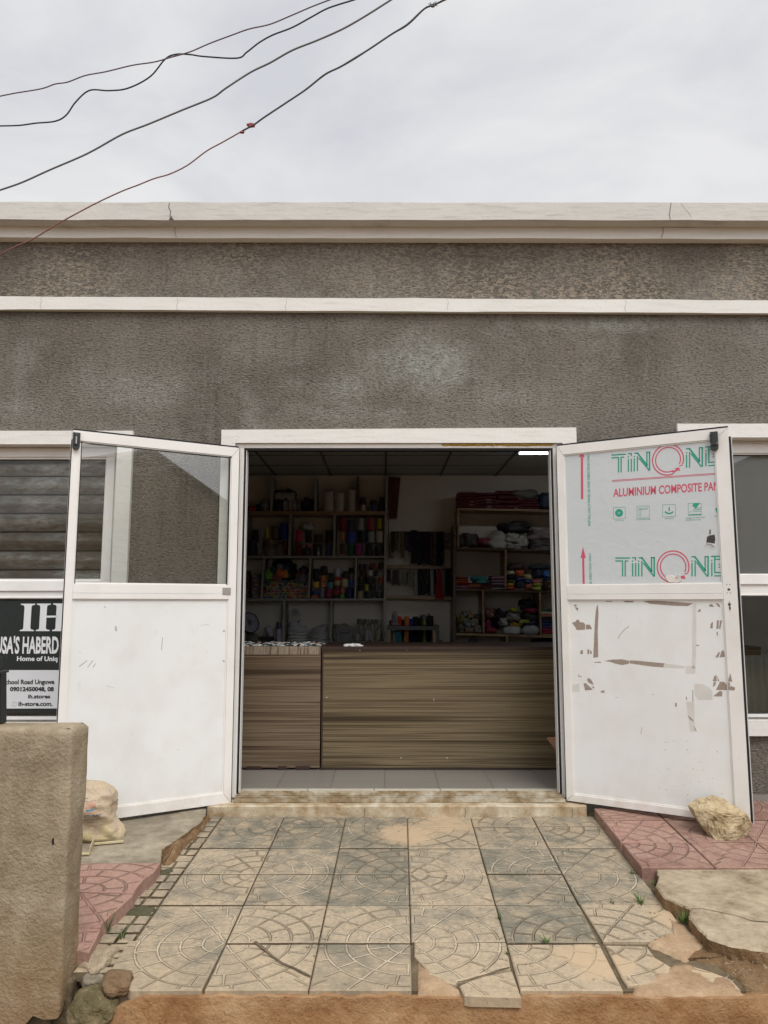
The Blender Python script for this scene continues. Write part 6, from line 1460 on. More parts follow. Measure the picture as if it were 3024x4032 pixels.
bag(c3, 1290, 290, 1390, 380, cm('poly', (.25, .03, .04)), 'small red bundle on the grey see through bag', YS1 + .06, .08); bag(c3, 1410, 220, 1500, 350, cm('poly', (.22, .03, .08)), 'small pink bundle against the blue bag', YS1 + .07, .08); bag(c3, 1380, 160, 1560, 330, cm('poly', (.02, .025, .10)), 'dark blue bag at the top right of the heap', YS1 + .10, .1)
g = MB(); pquad([c3(735, 160), c3(780, 160), c3(800, 0), c3(760, 0)], YS1 - .008, YS1 - .005, g); tag(g.build('paper_strip', cm('cloth', (.20, .13, .11)), None, recenter=True), 'faded paper strip hanging from the third shelf', 'paper strip')
# cones of the third compartment (columns, bottom to top)
A = 'cone, %s of the %s column in the cone compartment'
cols_ = [('first', [(65, 740, 212, 808, (.40, .12, .07), 'coral'), (65, 650, 235, 738, (.02, .05, .14), 'dark blue'), (95, 470, 243, 592, (.42, .31, .04), 'yellow'), (110, 195, 245, 465, (.015, .015, .017), 'black')]),
         ('second', [(245, 600, 350, 800, (.15, .16, .22), 'grey blue'), (252, 475, 385, 585, (.42, .19, .08), 'peach'), (260, 333, 387, 472, (.42, .14, .02), 'orange'), (255, 140, 415, 330, (.022, .015, .016), 'black')]),
         ('third', [(352, 600, 515, 800, (.16, .02, .05), 'wine'), (400, 480, 525, 596, (.07, .23, .24), 'turquoise'), (420, 290, 530, 475, (.015, .015, .015), 'black')]),
         ('fourth', [(528, 735, 680, 800, (.015, .05, .04), 'dark green'), (525, 640, 672, 735, (.28, .03, .03), 'red'), (530, 545, 680, 640, (.13, .02, .02), 'dark red'), (537, 445, 683, 540, (.40, .33, .16), 'sand'), (538, 375, 690, 443, (.34, .02, .02), 'scarlet'), (538, 180, 685, 372, (.36, .35, .44), 'lilac')]),
         ('fifth', [(672, 725, 757, 805, (.07, .25, .03), 'grass green'), (677, 595, 760, 712, (.42, .13, .07), 'salmon'), (688, 400, 828, 580, (.38, .31, .22), 'beige'), (700, 325, 835, 398, (.10, .015, .025), 'maroon'), (720, 245, 830, 323, (.015, .015, .015), 'black')]),
         ('sixth', [(765, 590, 940, 800, (.02, .025, .09), 'navy'), (848, 437, 945, 580, (.03, .10, .30), 'bright blue'), (848, 310, 938, 435, (.13, .14, .15), 'steel grey'), (835, 180, 950, 305, (.015, .015, .015), 'black')])]
ordn = ['bottom', 'second', 'third', 'fourth', 'fifth', 'top']
for ci, (cn, L_) in enumerate(cols_):
    for i, (x0, y0, x1, y1, col, nm_) in enumerate(L_): sp(c4, x0, y0, x1, y1, col, (nm_ + ' ' + A) % (ordn[i] if i < len(L_) - 1 else 'topmost', cn), YS1 + .02 + .012 * (ci % 2), 'cone' if i else 'cyl', flange=False)
A = 'in the fourth compartment of the third row'
for tier, tn, L_ in ((0, 'bottom', [(1022, 660, 1128, 803, (.30, .25, .14), 'gold flecked'), (1165, 668, 1340, 803, (.02, .035, .03), 'dark green'), (1395, 668, 1540, 803, (.045, .045, .045), 'black and silver')]),
        (1, 'third', [(1030, 520, 1150, 655, (.015, .015, .015), 'plain black'), (1168, 520, 1245, 655, (.32, .27, .03), 'yellow'), (1270, 520, 1400, 655, (.018, .018, .02), 'blue black'), (1440, 530, 1515, 655, (.05, .08, .085), 'teal grey')]),
        (2, 'middle', [(1040, 370, 1145, 505, (.03, .03, .03), 'silver flecked black'), (1170, 370, 1390, 505, (.015, .015, .015), 'wide black'), (1455, 362, 1545, 505, (.28, .055, .03), 'brick red')]),
        (3, 'upper', [(1075, 235, 1215, 355, (.05, .015, .012), 'dark brown'), (1228, 250, 1330, 355, (.33, .33, .31), 'white'), (1362, 240, 1445, 355, (.015, .018, .035), 'navy')]),
        (4, 'top', [(1050, 100, 1160, 220, (.025, .02, .02), 'charcoal'), (1165, 100, 1255, 235, (.07, .06, .055), 'mottled grey'), (1275, 85, 1390, 225, (.12, .02, .016), 'dark red'), (1450, 80, 1550, 215, (.03, .018, .018), 'brown black')])):
    for (x0, y0, x1, y1, col, nm_) in L_: sp(c4, x0, y0, x1, y1, col, '%s spool in the %s tier %s' % (nm_, tn, A), YS1 + .02, 'cyl')
# fourth row
def coil(c, x0, y0, x1, y1, col, label, Y, n=5, tilt=0.0):
    (ax, ay), (bx, by) = c(x0, y0), c(x1, y1); a = onY(ax, by, Y); b = onY(bx, ay, Y); R0 = (b.x - a.x) / 2; h = b.z - a.z; cc = Vector(((a.x + b.x) / 2, Y + R0 * .7, a.z)); g = MB(); rnd = random.Random(seed())
    for i in range(n):
        r = h / n / 2; cz = a.z + h * (i + .5) / n; RR = (R0 - r) * rnd.uniform(.9, 1.0); pts = [(cc.x + rnd.uniform(-.004, .004) + RR * math.cos(t_), cc.y + RR * .7 * math.sin(t_), cz + r * .25 * math.sin(3 * t_ + i)) for t_ in (6.2832 * k / 28 for k in range(29))]
        g.tube(pts, r * .98, 7)
    return tag(g.build('cord_coil', cm('poly', col), None, smooth=True, recenter=True), label, 'cord coil', 'white cord coils in the bottom row')
coil(c3, 1085, 1600, 1540, 1810, (.36, .36, .36), 'widest white cord coil at the bottom of the tall pile', YS1 + .0, 3); coil(c3, 1095, 1455, 1520, 1600, (.36, .36, .385), 'white cord coil in the middle of the tall pile', YS1 + .02, 4)
coil(c3, 1130, 1375, 1420, 1455, (.38, .38, .41), 'small white cord coil near the top of the tall pile', YS1 + .05, 3)
g = MB(); p = onY(*c3(1268, 1370), YS1 + .1)
for rr, hh, tw_ in ((.055, .075, 0), (.05, .07, .5), (.045, .06, 1.1), (.038, .05, -.5)):
    g.tube([(p.x + rr * 1.0 * math.cos(t_), YS1 + .12 + rr * .5 * math.sin(t_ * 1 + tw_), p.z + hh * (.95 + math.sin(t_))) for t_ in (6.2832 * k / 22 for k in range(23))], .006, 6)
tag(g.build('cord_coil', cm('poly', (.36, .36, .38)), None, smooth=True, recenter=True), 'loose hoop of white cord standing on top of the tall pile', 'cord coil', 'white cord coils in the bottom row')
g = MB(); a = onY(*c3(1360, 1440), YS1 + .02); b = onY(*c3(1362, 1370), YS1 + .02); g.tube([a, b, onY(*c3(1400, 1340), YS1 + .02)], .005, 6); g.tube([b, onY(*c3(1310, 1368), YS1 + .02)], .004, 6); tag(g.build('cable_tie', 'black', None, recenter=True), 'black tie hanging from the hoop of white cord', 'cable tie')
coil(c4, 10, 1590, 440, 1690, (.28, .28, .28), 'low white cord coil at the bottom of the right pile', YS1 + .0, 2); coil(c4, 20, 1500, 430, 1600, (.28, .28, .30), 'flat white cord coil in the middle of the right pile', YS1 + .01, 3)
g = MB(); cc = onY(*c4(230, 1440), YS1 + .06)
for k in range(4):
    g.tube([(cc.x + (.075 + .004 * k) * math.cos(t_), YS1 + .1 + .04 * math.sin(t_), cc.z + .012 * k - .02 + .03 * math.cos(t_) + .02 * math.sin(t_)) for t_ in (6.2832 * i / 26 for i in range(27))], .006, 6)
tag(g.build('cord_coil', cm('poly', (.30, .30, .32)), None, smooth=True, recenter=True), 'slanting white cord coil on top of the right pile', 'cord coil', 'white cord coils in the bottom row')
# left compartment of the bottom row
o = thing('tape_reel', 'large pale reel with a dark rim leaning at the far left of the bottom row', 'tape reel', tuple(onY(*c3(260, 1600), YS1 + .1)))
cc = onY(*c3(265, 1410), YS1 + .06); ax_ = Vector((.62, -.72, .30)).normalized(); u_ = ax_.cross(Vector((0, 0, 1))).normalized(); v_ = ax_.cross(u_)
def disc(r0, r1, off, th, mat, nm_):
    g = MB(); n = 30; vs = []
    for o_, r_ in ((off, r0), (off, r1), (off + th, r1), (off + th, r0)): vs += [cc + ax_ * o_ + u_ * r_ * math.cos(6.2832 * k / n) + v_ * r_ * math.sin(6.2832 * k / n) for k in range(n)]
    g.add(vs, [(q * n + k, q * n + (k + 1) % n, ((q + 1) % 4) * n + (k + 1) % n, ((q + 1) % 4) * n + k) for q in range(4) for k in range(n)]); g.build(nm_, mat, o)
disc(.03, .108, 0, .03, cm('poly', (.20, .20, .25)), 'tape'); disc(.108, .118, -.003, .036, 'black', 'rim'); disc(.055, .062, -.004, .03, 'black', 'inner_ring')
bag(c3, 100, 1560, 240, 1810, cm('poly', (.10, .10, .085)), 'grey plastic bag below the large reel', YS1 - .02, .14); bag(c3, 200, 1650, 480, 1815, cm('poly', (.11, .11, .09)), 'olive grey plastic bag at the bottom left of the shelf unit', YS1 - .04, .16, flat=.4)
g = MB(); a = onY(*c3(530, 1808), YS1 + .0); b = onY(*c3(780, 1690), YS1 + .0); g.box(a.x, b.x, YS1, YS1 + .12, a.z, b.z); tag(g.build('black_box', 'blackp', None, bevel=.01, recenter=True), 'small black box under the slipped white roll', 'box')
g = MB(); p = onY(*c3(715, 1560), YS1 + .05); d_ = Vector((-.35, -.3, .88)).normalized()
ring0 = []
n = 22; ux = d_.cross(Vector((0, 0, 1))).normalized(); uy = d_.cross(ux)
vs = [p + d_ * h_ + (ux * math.cos(6.2832 * k / n) + uy * math.sin(6.2832 * k / n)) * r_ for h_, r_ in ((-.07, .035), (-.03, .038), (.03, .036), (.042, .034), (.042, .02)) for k in range(n)]
g.add(vs, [(q * n + k, q * n + (k + 1) % n, (q + 1) * n + (k + 1) % n, (q + 1) * n + k) for q in range(4) for k in range(n)] + [tuple(range(4 * n, 5 * n))]); tag(g.build('interfacing_roll', cm('poly', (.28, .28, .34)), None, smooth=True, recenter=True), 'slipped roll of white interfacing tilted over the black box', 'roll')
cyl(c3, 852, 1535, 990, 1805, cm('thread', (.26, .26, .33)), 'upright white roll beside the second upright of the bottom row', YS1 + .0, 'elastic_roll', 'elastic roll'); cyl(c3, 868, 1385, 985, 1533, cm('thread', (.07, .07, .09)), 'dark roll standing on the upright white roll', YS1 + .02, 'elastic_roll', 'elastic roll')
# right compartment of the bottom row: clear tub and tinsel rolls
o = thing('plastic_tub', 'clear plastic tub with a navy handle on the bottom shelf', 'plastic tub', tuple(onY(*c4(750, 1700), YS1 + .1)))
a = onY(*c4(570, 1700), YS1 + .0); b = onY(*c4(940, 1400), YS1 + .0); g = MB(); ins = .012
g.hexa([(a.x + ins, YS1, a.z), (b.x - ins, YS1, a.z), (b.x, YS1, b.z), (a.x, YS1, b.z)], [(a.x + ins, YS1 + .18, a.z), (b.x - ins, YS1 + .18, a.z), (b.x, YS1 + .18, b.z), (a.x, YS1 + .18, b.z)]); g.build('body', cm('poly', (.12, .118, .115)), o, bevel=.01)
g = MB(); g.box(a.x - .005, b.x + .005, YS1 - .006, YS1 + .19, b.z, b.z + .010); g.build('lid', cm('poly', (.17, .165, .15)), o, bevel=.003)
g = MB(); q = [onY(*c4(x, y), YS1 - .01) for x, y in ((655, 1450), (655, 1512), (855, 1508), (855, 1450))]; g.tube([q[0], q[1], q[2], q[3]], .004, 6); g.build('handle', simple('navy_plastic', (.015, .018, .10), .4, .1), o)
bag(c4, 545, 1340, 850, 1420, cm('poly', (.13, .12, .10)), 'crumpled film bag on the lid of the clear tub', YS1 + .03, .12, flat=.5)
for x0, y0, x1, y1, col, lab in ((965, 1540, 1075, 1680, (.22, .215, .20), 'short silver tinsel roll next to the clear tub'), (1165, 1445, 1290, 1685, (.24, .24, .25), 'wide silver tinsel roll on the bottom shelf'), (1380, 1450, 1510, 1680, (.24, .22, .14), 'gold tinsel roll at the right of the bottom shelf'),
        (1030, 1345, 1125, 1530, (.16, .15, .13), 'narrow tinsel roll above the short silver one'), (1145, 1345, 1230, 1440, (.20, .18, .13), 'gold flecked reel above the wide silver roll'), (1300, 1345, 1350, 1480, (.26, .25, .22), 'thin silver reel between the tinsel rolls'), (1420, 1345, 1500, 1440, (.15, .14, .12), 'dull tinsel reel above the gold roll'),
        (1015, 1225, 1130, 1330, (.10, .09, .08), 'dark reel at the left of the uppermost tinsel reels'), (1140, 1235, 1270, 1330, (.13, .115, .095), 'second of the uppermost tinsel reels'), (1285, 1240, 1420, 1330, (.11, .10, .085), 'third of the uppermost tinsel reels'), (1430, 1245, 1500, 1330, (.20, .20, .20), 'grey reel at the right of the uppermost tinsel reels')):
    sp(c4, x0, y0, x1, y1, col, lab, YS1 + .01, 'cyl', 'tinsel_roll', 'tinsel roll', 'tinsel rolls on the bottom shelf')
g = MB(); q = [onY(*c4(x, y), YS1 + .0) for x, y in ((1265, 1510), (1310, 1480), (1340, 1680), (1325, 1682))]; g.prism(q, (0, .004, 0), (0, 0, 0)); tag(g.build('tinsel_strip', cm('poly', (.24, .24, .25)), None, recenter=True), 'pointed silver strip leaning between the tinsel rolls', 'tinsel strip')

# ---- middle bay: rail with hanging trims, lower board, stool with fabric rolls
g = MB(); pquad([c5_(60, 985), c5_(1530, 1005), c5_(1530, 955), c5_(60, 910)], 3.86, YW - .003, g); tag(g.build('peg_rail', 'pine', None, recenter=True), 'wooden rail with rough paper edge that carries the hanging trims', 'rail')
g = MB(); pquad([c5_(48, 1635), c5_(1508, 1672), c5_(1508, 1608), c5_(48, 1562)], 3.80, YW - .003, g); tag(g.build('wall_shelf', 'pine', None, recenter=True), 'bare pine board shelf under the hanging trims', 'shelf')
g = MB(); pquad([(1531, 2040), (1563, 2040), (1577, 1880), (1531, 1877)], 3.90, YW - .004, g); tag(g.build('cloth_strip', cm('cloth', (.085, .035, .022)), None, recenter=True), 'dark rust coloured strip hanging on the wall beside the grey unit', 'cloth strip')
def hang(x0, y0, x1, y1, col, label, Y=3.84, name='hanging_trim', cat='hanging trim', taper=1.0, base='cloth', group='trims hanging from the rails', strands=1, th=.012):
    (ax, ay), (bx, by) = c5_(x0, y0), c5_(x1, y1); a = onY(ax, by, Y); b = onY(bx, ay, Y); g = MB(); n = max(1, strands); rnd = random.Random(seed()); cx = (a.x + b.x) / 2
    for i in range(n):
        w_ = (b.x - a.x) / n; u = a.x + w_ * (i + .5); m = 6; vs = []; fs = []
        zb_ = a.z + (rnd.uniform(0, .02) if n > 1 else 0)
        for k in range(m + 1):
            f = k / m; z = b.z + (zb_ - b.z) * f; wv = .003 * mnoise.noise(Vector((u * 20, z * 12, i))); kx = taper + (1 - taper) * f; ux_ = cx + (u - cx) * kx; hw = w_ * .46 * kx
            vs += [(ux_ - hw + wv, Y, z), (ux_ + hw + wv, Y, z), (ux_ + hw + wv, Y + th, z), (ux_ - hw + wv, Y + th, z)]
        for k in range(m):
            for j in range(4): fs.append((k * 4 + j, k * 4 + (j + 1) % 4, k * 4 + 4 + (j + 1) % 4, k * 4 + 4 + j))
        fs += [(3, 2, 1, 0), (m * 4, m * 4 + 1, m * 4 + 2, m * 4 + 3)]; g.add(vs, fs)
    return tag(g.build(name, cm(base, col), None, recenter=True), label, cat, group)
for x0, y0, x1, y1, col, lab, st in ((165, 190, 240, 640, (.025, .022, .022), 'dark patterned trim at the left of the upper rail', 1), (250, 195, 310, 590, (.07, .06, .05), 'spotted grey trim, second on the upper rail', 1), (318, 190, 375, 615, (.13, .105, .075), 'pale lace trim on the upper rail', 1),
        (378, 190, 460, 750, (.09, .07, .045), 'long pointed patterned trim on the upper rail', 1), (470, 200, 530, 590, (.06, .022, .025), 'reddish beaded trim on the upper rail', 1), (535, 190, 590, 620, (.015, .018, .06), 'navy trim on the upper rail', 1),
        (598, 150, 735, 900, (.012, .012, .013), 'wide black trim at the left of the black group', 2), (745, 185, 900, 905, (.012, .012, .013), 'wide black trim in the middle of the black group', 3), (915, 185, 1015, 905, (.012, .012, .012), 'black trim at the right of the black group', 2),
        (1020, 190, 1092, 915, (.06, .02, .018), 'dark red trim in the black group', 1), (1100, 190, 1150, 912, (.055, .06, .065), 'grey trim in the black group', 1), (1158, 190, 1262, 935, (.012, .012, .013), 'black trim right of the grey one', 2), (1268, 195, 1310, 915, (.03, .028, .03), 'narrow charcoal trim at the right end of the black group', 1)):
    hang(x0, y0, x1, y1, col, lab, 3.84, strands=st)
g = MB(); pquad([c5_(160, 190), c5_(1320, 200), c5_(1320, 185), c5_(160, 176)], 3.85, YW - .003, g); tag(g.build('hanging_bar', 'darkwood', None, recenter=True), 'thin dark bar that carries the upper row of trims', 'bar')
cyl(c5_, 125, 455, 225, 750, cm('thread', (.13, .115, .10)), 'speckled roll standing at the left of the upper trims', 3.84, 'trim_roll', 'trim roll')
for k in range(7): 
    y0 = 215 + k * 49; g = MB(); pquad([c5_(1322, y0 + 38), c5_(1510, y0 + 38), c5_(1510, y0), c5_(1322, y0)], 3.80, 3.90, g)
    tag(g.build('film_packet', cm('poly', (.15, .15, .155)), None, bevel=.006, recenter=True), '%s silver packet in the stack beside the black trims' % ['topmost', 'second', 'third', 'fourth', 'fifth', 'sixth', 'lowest'][k], 'packet', 'silver packets in a stack')
for x0, y0, x1, y1, col, lab, st, tp_ in ((62, 1010, 165, 1300, (.015, .015, .015), 'black bundle at the left end of the lower rail', 3, .7), (172, 1020, 355, 1360, (.045, .035, .035), 'sequinned dark bundle on the lower rail', 6, .7), (365, 1030, 480, 1350, (.13, .13, .075), 'olive tassel bundle on the lower rail', 5, .6), (485, 1040, 535, 1340, (.05, .055, .03), 'dark green beads between the olive bundles', 2, .9),
        (540, 1000, 655, 1365, (.14, .14, .075), 'longer olive tassel bundle on the lower rail', 5, .5), (668, 1015, 738, 1568, (.20, .21, .23), 'long pale grey lace bundle on the lower rail', 3, .5), (742, 1000, 900, 1570, (.012, .012, .012), 'wide black lace bundle left of the white cords', 4, 1), (905, 1000, 1020, 1572, (.012, .012, .012), 'black lace bundle beside the white cords', 3, 1),
        (1098, 1010, 1150, 1575, (.014, .016, .014), 'black lace bundle left of the red one', 2, 1), (1283, 980, 1328, 1570, (.15, .16, .17), 'grey lace bundle right of the red one', 2, .9), (1335, 985, 1480, 1585, (.014, .014, .015), 'black lace bundle at the right of the lower rail', 4, .8), (1468, 1000, 1520, 1590, (.16, .15, .015), 'mustard lace at the right end of the lower rail', 1, .6)):
    hang(x0, y0, x1, y1, col, lab, 3.80, strands=st, taper=tp_)
hang(1120, 1010, 1308, 1680, (.20, .008, .012), 'dark red tassel bundle reaching over the pine shelf', 3.77, strands=6, taper=.35)
g = MB()
for dx_ in (-32, -14, 6, 26): g.tube([onY(*c5_(1058, 1000), 3.785), onY(*c5_(1058 + dx_ * .3, 1250), 3.785), onY(*c5_(1058 + dx_, 1500), 3.785), onY(*c5_(1058 + dx_ * .8, 1572), 3.785), onY(*c5_(1058 + dx_ * .3, 1540), 3.785), onY(*c5_(1056, 1250), 3.786)], .0028, 5)
tag(g.build('cord_bundle', cm('poly', (.26, .27, .28)), None, recenter=True), 'looped white cords hanging from the lower rail', 'cord')
g = MB(); g.tube([onY(*c5_(950, 960), 3.79), onY(*c5_(950, 1280), 3.79)], .002, 5); g.blob(onY(*c5_(952, 1290), 3.79), (.005, .004, .008), 1, .1, n=8, m=5); tag(g.build('cord_bundle', cm('poly', (.16, .14, .11)), None, recenter=True), 'single thin cord with a bead on the lower rail', 'cord')
# stool-like table with rolls of cloth standing behind it
st = thing('small_table', 'small table with a black top and raw wood legs behind the counter', 'table', tuple(onY(*c6(620, 1130), 3.3)))
YT = 3.3
def tpart(q, mat, nm_, Y0=YT, Y1=YT + .3): g = MB(); pquad([c6(*p) for p in q], Y0, Y1, g); return g.build(nm_, mat, st)
tpart([(80, 775), (1152, 780), (1152, 700), (80, 690)], 'blackp', 'table_top'); tpart([(82, 1900), (150, 1900), (152, 775), (88, 775)], 'pine', 'leg', YT, YT + .04); tpart([(1075, 1900), (1150, 1900), (1148, 778), (1072, 778)], 'pine', 'leg', YT, YT + .04)
tpart([(150, 1900), (205, 1900), (208, 800), (152, 776)], 'brown', 'leg', YT + .25, YT + .29); tpart([(1015, 1900), (1070, 1900), (1068, 800), (1045, 800)], 'brown', 'leg', YT + .25, YT + .29)
tpart([(1152, 1900), (1205, 1900), (1212, 680), (1155, 682)], 'blackp', 'side_board', YT - .01, YT + .3)
for x0, y0, x1, y1, col, lab, tp_ in ((125, 565, 190, 1900, (.14, .012, .03), 'dark crimson cloth roll at the left behind the small table', 1), (275, 480, 400, 1900, (.42, .03, .015), 'bright red cloth roll behind the small table', 1), (402, 545, 445, 1900, (.012, .012, .012), 'thin black roll between the red and orange rolls', 1),
        (450, 480, 566, 1900, (.36, .12, .05), 'orange cloth roll wrapped in film behind the small table', 1), (572, 530, 655, 1900, (.012, .018, .13), 'royal blue cloth roll behind the small table', 1), (640, 485, 760, 1900, (.012, .012, .013), 'fat black cloth roll behind the small table', 1), (765, 505, 860, 1900, (.015, .015, .013), 'second black cloth roll behind the small table', 1),
        (862, 510, 925, 1900, (.16, .17, .05), 'yellow green cloth roll behind the small table', 1), (925, 465, 1090, 1900, (.012, .013, .018), 'widest black cloth roll at the right behind the small table', 1)):
    cyl(c6, x0, y0, x1, y1, cm('cloth', col), lab, YT + .34, 'fabric_roll', 'fabric roll', 'cloth rolls behind the small table')
bag(c6, 180, 372, 305, 560, cm('poly', (.18, .175, .17)), 'knotted top of a grey film bag standing on the small table', YT + .05, .08); bag(c6, 165, 520, 320, 690, cm('poly', (.14, .15, .15)), 'grey film bag standing on the small table', YT + .03, .1, flat=.3)
bag(c6, 805, 440, 950, 530, cm('poly', (.10, .10, .10)), 'grey film cap over the black rolls', YT + .33, .1, flat=.4); bag(c6, 960, 410, 1030, 470, cm('poly', (.16, .155, .15)), 'small white scrap on top of the widest black roll', YT + .36, .06, flat=.4)
g = MB(); rr_ = [onY(*c6(x, y), YT + .12) for x, y in ((215, 790), (370, 790), (430, 1130), (460, 1500), (330, 1500), (300, 1130))]; g.prism(rr_, (0, .06, 0), (0, 0, 0)); tag(g.build('teal_cloth', cm('cloth', (.02, .10, .13)), None, recenter=True), 'teal cloth hanging under the small table', 'cloth')
g = MB(); rr_ = [onY(*c6(x, y), YT + .12) for x, y in ((465, 790), (552, 790), (545, 1000), (520, 1500), (430, 1500), (440, 1000))]; g.prism(rr_, (0, .06, 0), (0, 0, 0)); tag(g.build('orange_cloth', cm('cloth', (.28, .11, .03)), None, recenter=True), 'orange cloth hanging under the small table', 'cloth')
g = MB(); rr_ = [onY(*c6(x, y), YT + .2) for x, y in ((1215, 1000), (1290, 1005), (1300, 1030), (1215, 1120))]; g.prism(rr_, (0, .05, 0), (0, 0, 0)); tag(g.build('wooden_bracket', 'brown', None, recenter=True), 'reddish wooden bracket on the wall right of the small table', 'bracket')

# ---- brown shelf unit on the right
YS2 = 3.60
s2 = thing('shelf_unit', 'brown wooden shelf unit filling the right end of the back wall', 'shelf unit', (1.2, YS2 + .17, 0))
def p7(q, mat, nm_, c=c7, Y0=YS2): g = MB(); pquad([c(*p) for p in q], Y0, YW - .002, g); return g.build(nm_, mat, s2)
p7([(70, 412), (2100, 455), (2100, 425), (80, 385)], 'pine', 'shelf'); p7([(65, 1012), (2100, 1066), (2100, 1040), (70, 980)], 'brown', 'shelf'); p7([(30, 1640), (2100, 1690), (2100, 1664), (60, 1608)], 'brown', 'shelf')
p7([(66, 1008), (2100, 1062), (2100, 1030), (66, 972)], 'pine', 'shelf', c8)
p7([(66, 1830), (2100, 1860), (2100, 1835), (66, 1805)], 'brown', 'shelf', c8)
p7([(80, 978), (108, 978), (110, 412), (84, 410)], 'pine', 'upright'); p7([(5, 3400), (52, 3400), (66, 650), (22, 640)], 'brown', 'upright'); p7([(800, 1618), (826, 1618), (832, 1030), (805, 1028)], 'pine', 'upright')
p7([(466, 972), (497, 974), (488, 332), (456, 330)], 'pine', 'upright', c8); p7([(1335, 1000), (1366, 1002), (1350, 352), (1322, 350)], 'pine', 'upright', c8); p7([(820, 1805), (848, 1805), (850, 1022), (820, 1020)], 'pine', 'upright', c8)
# top: packets of red cloth
mar = [(.075, .013, .018), (.06, .011, .02), (.085, .016, .018)]
Gd = 'dark red cloth packets on the top board'
folded(c7, 95, 140, 380, 385, 6, [(.08, .015, .013), (.09, .02, .015)], '%s brick red packet of the first stack on the top brown shelf', YS2 + .02, group=Gd, base='poly'); folded(c7, 385, 150, 690, 392, 5, mar, '%s dark red packet of the second stack on the top brown shelf', YS2 + .02, group=Gd, base='poly')
folded(c7, 690, 115, 1010, 400, 4, [(.06, .009, .016)], '%s wine red packet of the third stack on the top brown shelf', YS2 + .02, group=Gd, base='poly'); folded(c7, 1015, 245, 1310, 408, 4, [(.07, .011, .016)], '%s crimson packet of the fourth stack on the top brown shelf', YS2 + .02, group=Gd, base='poly')
bag(c7, 890, 95, 1320, 250, cm('poly', (.10, .10, .09)), 'crumpled clear bag lying across the red packets', YS2 + .0, .2, flat=.3); bag(c7, 1320, 150, 1620, 418, cm('poly', (.02, .03, .05)), 'navy bundle at the right end of the top board', YS2 + .02, .2)
for x, y, w_ in ((560, 262, 80), (555, 296, 75), (570, 356, 76), (562, 382, 66), (300, 295, 60), (290, 340, 60), (970, 388, 40)):
    a = onY(*c7(x - w_ / 2, y + 6), YS2 + .008); b = onY(*c7(x + w_ / 2, y - 6), YS2 + .008); g = MB(); g.box(a.x, b.x, YS2 + .004, YS2 + .008, a.z, b.z); 
    par = min((o_ for o_ in bpy.data.objects if o_.name.startswith('folded_cloth') and o_.get('_o')), key=lambda o_: (Vector(o_['_o']) - Vector(((a.x + b.x) / 2, YS2 + .12, a.z - .02))).length); g.build('paper_label', bpy.data.materials['box_label'], par)
# second board
bag(c7, 115, 760, 410, 965, cm('poly', (.05, .045, .042)), 'dark crumpled bags at the left of the second brown shelf', YS2 + .02, .2); bag(c7, 360, 830, 660, 968, cm('poly', (.14, .03, .05)), 'dark pink bag on the second brown shelf', YS2 + .02, .2)
bag(c7, 560, 740, 890, 1000, cm('poly', (.26, .26, .24)), 'white stuffed bag hanging over the second brown shelf edge', YS2 - .02, .2); bag(c7, 740, 600, 1195, 760, cm('poly', (.015, .015, .018)), 'large black bag on top of the white bags', YS2 + .06, .22)
bag(c7, 800, 765, 1015, 900, cm('poly', (.25, .25, .23)), 'round white bag below the large black bag', YS2 - .01, .15); bag(c7, 985, 810, 1165, 990, cm('poly', (.24, .24, .22)), 'bulging white bag at the right of the white bags', YS2 - .01, .15); bag(c7, 790, 905, 1060, 1020, cm('poly', (.16, .16, .155)), 'flat clear bag drooping over the shelf edge', YS2 - .02, .15, flat=.3)
bag(c7, 1190, 690, 1650, 880, cm('poly', (.14, .115, .115)), 'dusty pink bale at the right of the second brown shelf', YS2 + .02, .25); bag(c7, 1190, 860, 1650, 975, cm('poly', (.07, .06, .065)), 'dark flat bale under the dusty pink one', YS2 + .01, .25, flat=.3); bag(c7, 1200, 960, 1640, 1045, cm('poly', (.09, .085, .085)), 'limp grey bag hanging at the right of the second brown shelf', YS2 - .02, .15, flat=.3)
# third board, left: folded cloths
folded(c7, 62, 1425, 250, 1600, 5, [(.24, .09, .16), (.12, .02, .02), (.26, .05, .02), (.24, .05, .02), (.03, .05, .14)], '%s cloth of the first pile on the third brown shelf', YS2 + .02); folded(c7, 252, 1520, 425, 1604, 4, [(.14, .02, .03), (.30, .15, .06), (.22, .05, .03), (.10, .02, .03)], '%s cloth of the second pile on the third brown shelf', YS2 + .02)
folded(c7, 430, 1525, 600, 1612, 4, [(.09, .04, .03), (.13, .03, .035), (.07, .015, .02), (.02, .02, .02)], '%s cloth of the third pile on the third brown shelf', YS2 + .03); folded(c7, 600, 1410, 792, 1618, 9, [(.22, .22, .24), (.04, .015, .025), (.10, .045, .06), (.24, .19, .22), (.07, .02, .04), (.24, .17, .21), (.08, .02, .04), (.24, .16, .2), (.15, .06, .10)], '%s cloth of the tall plum pile on the third brown shelf', YS2 + .01)
bag(c7, 315, 1415, 555, 1525, cm('cloth', (.04, .16, .17)), 'turquoise cloth thrown across the piles on the third brown shelf', YS2 + .02, .2, 'cloth_bundle', 'cloth bundle', flat=.4)
folded(c7, 80, 1422, 210, 1447, 1, [(.26, .08, .02)], '%s orange cloth lying on top of the first pile', YS2 + .01)
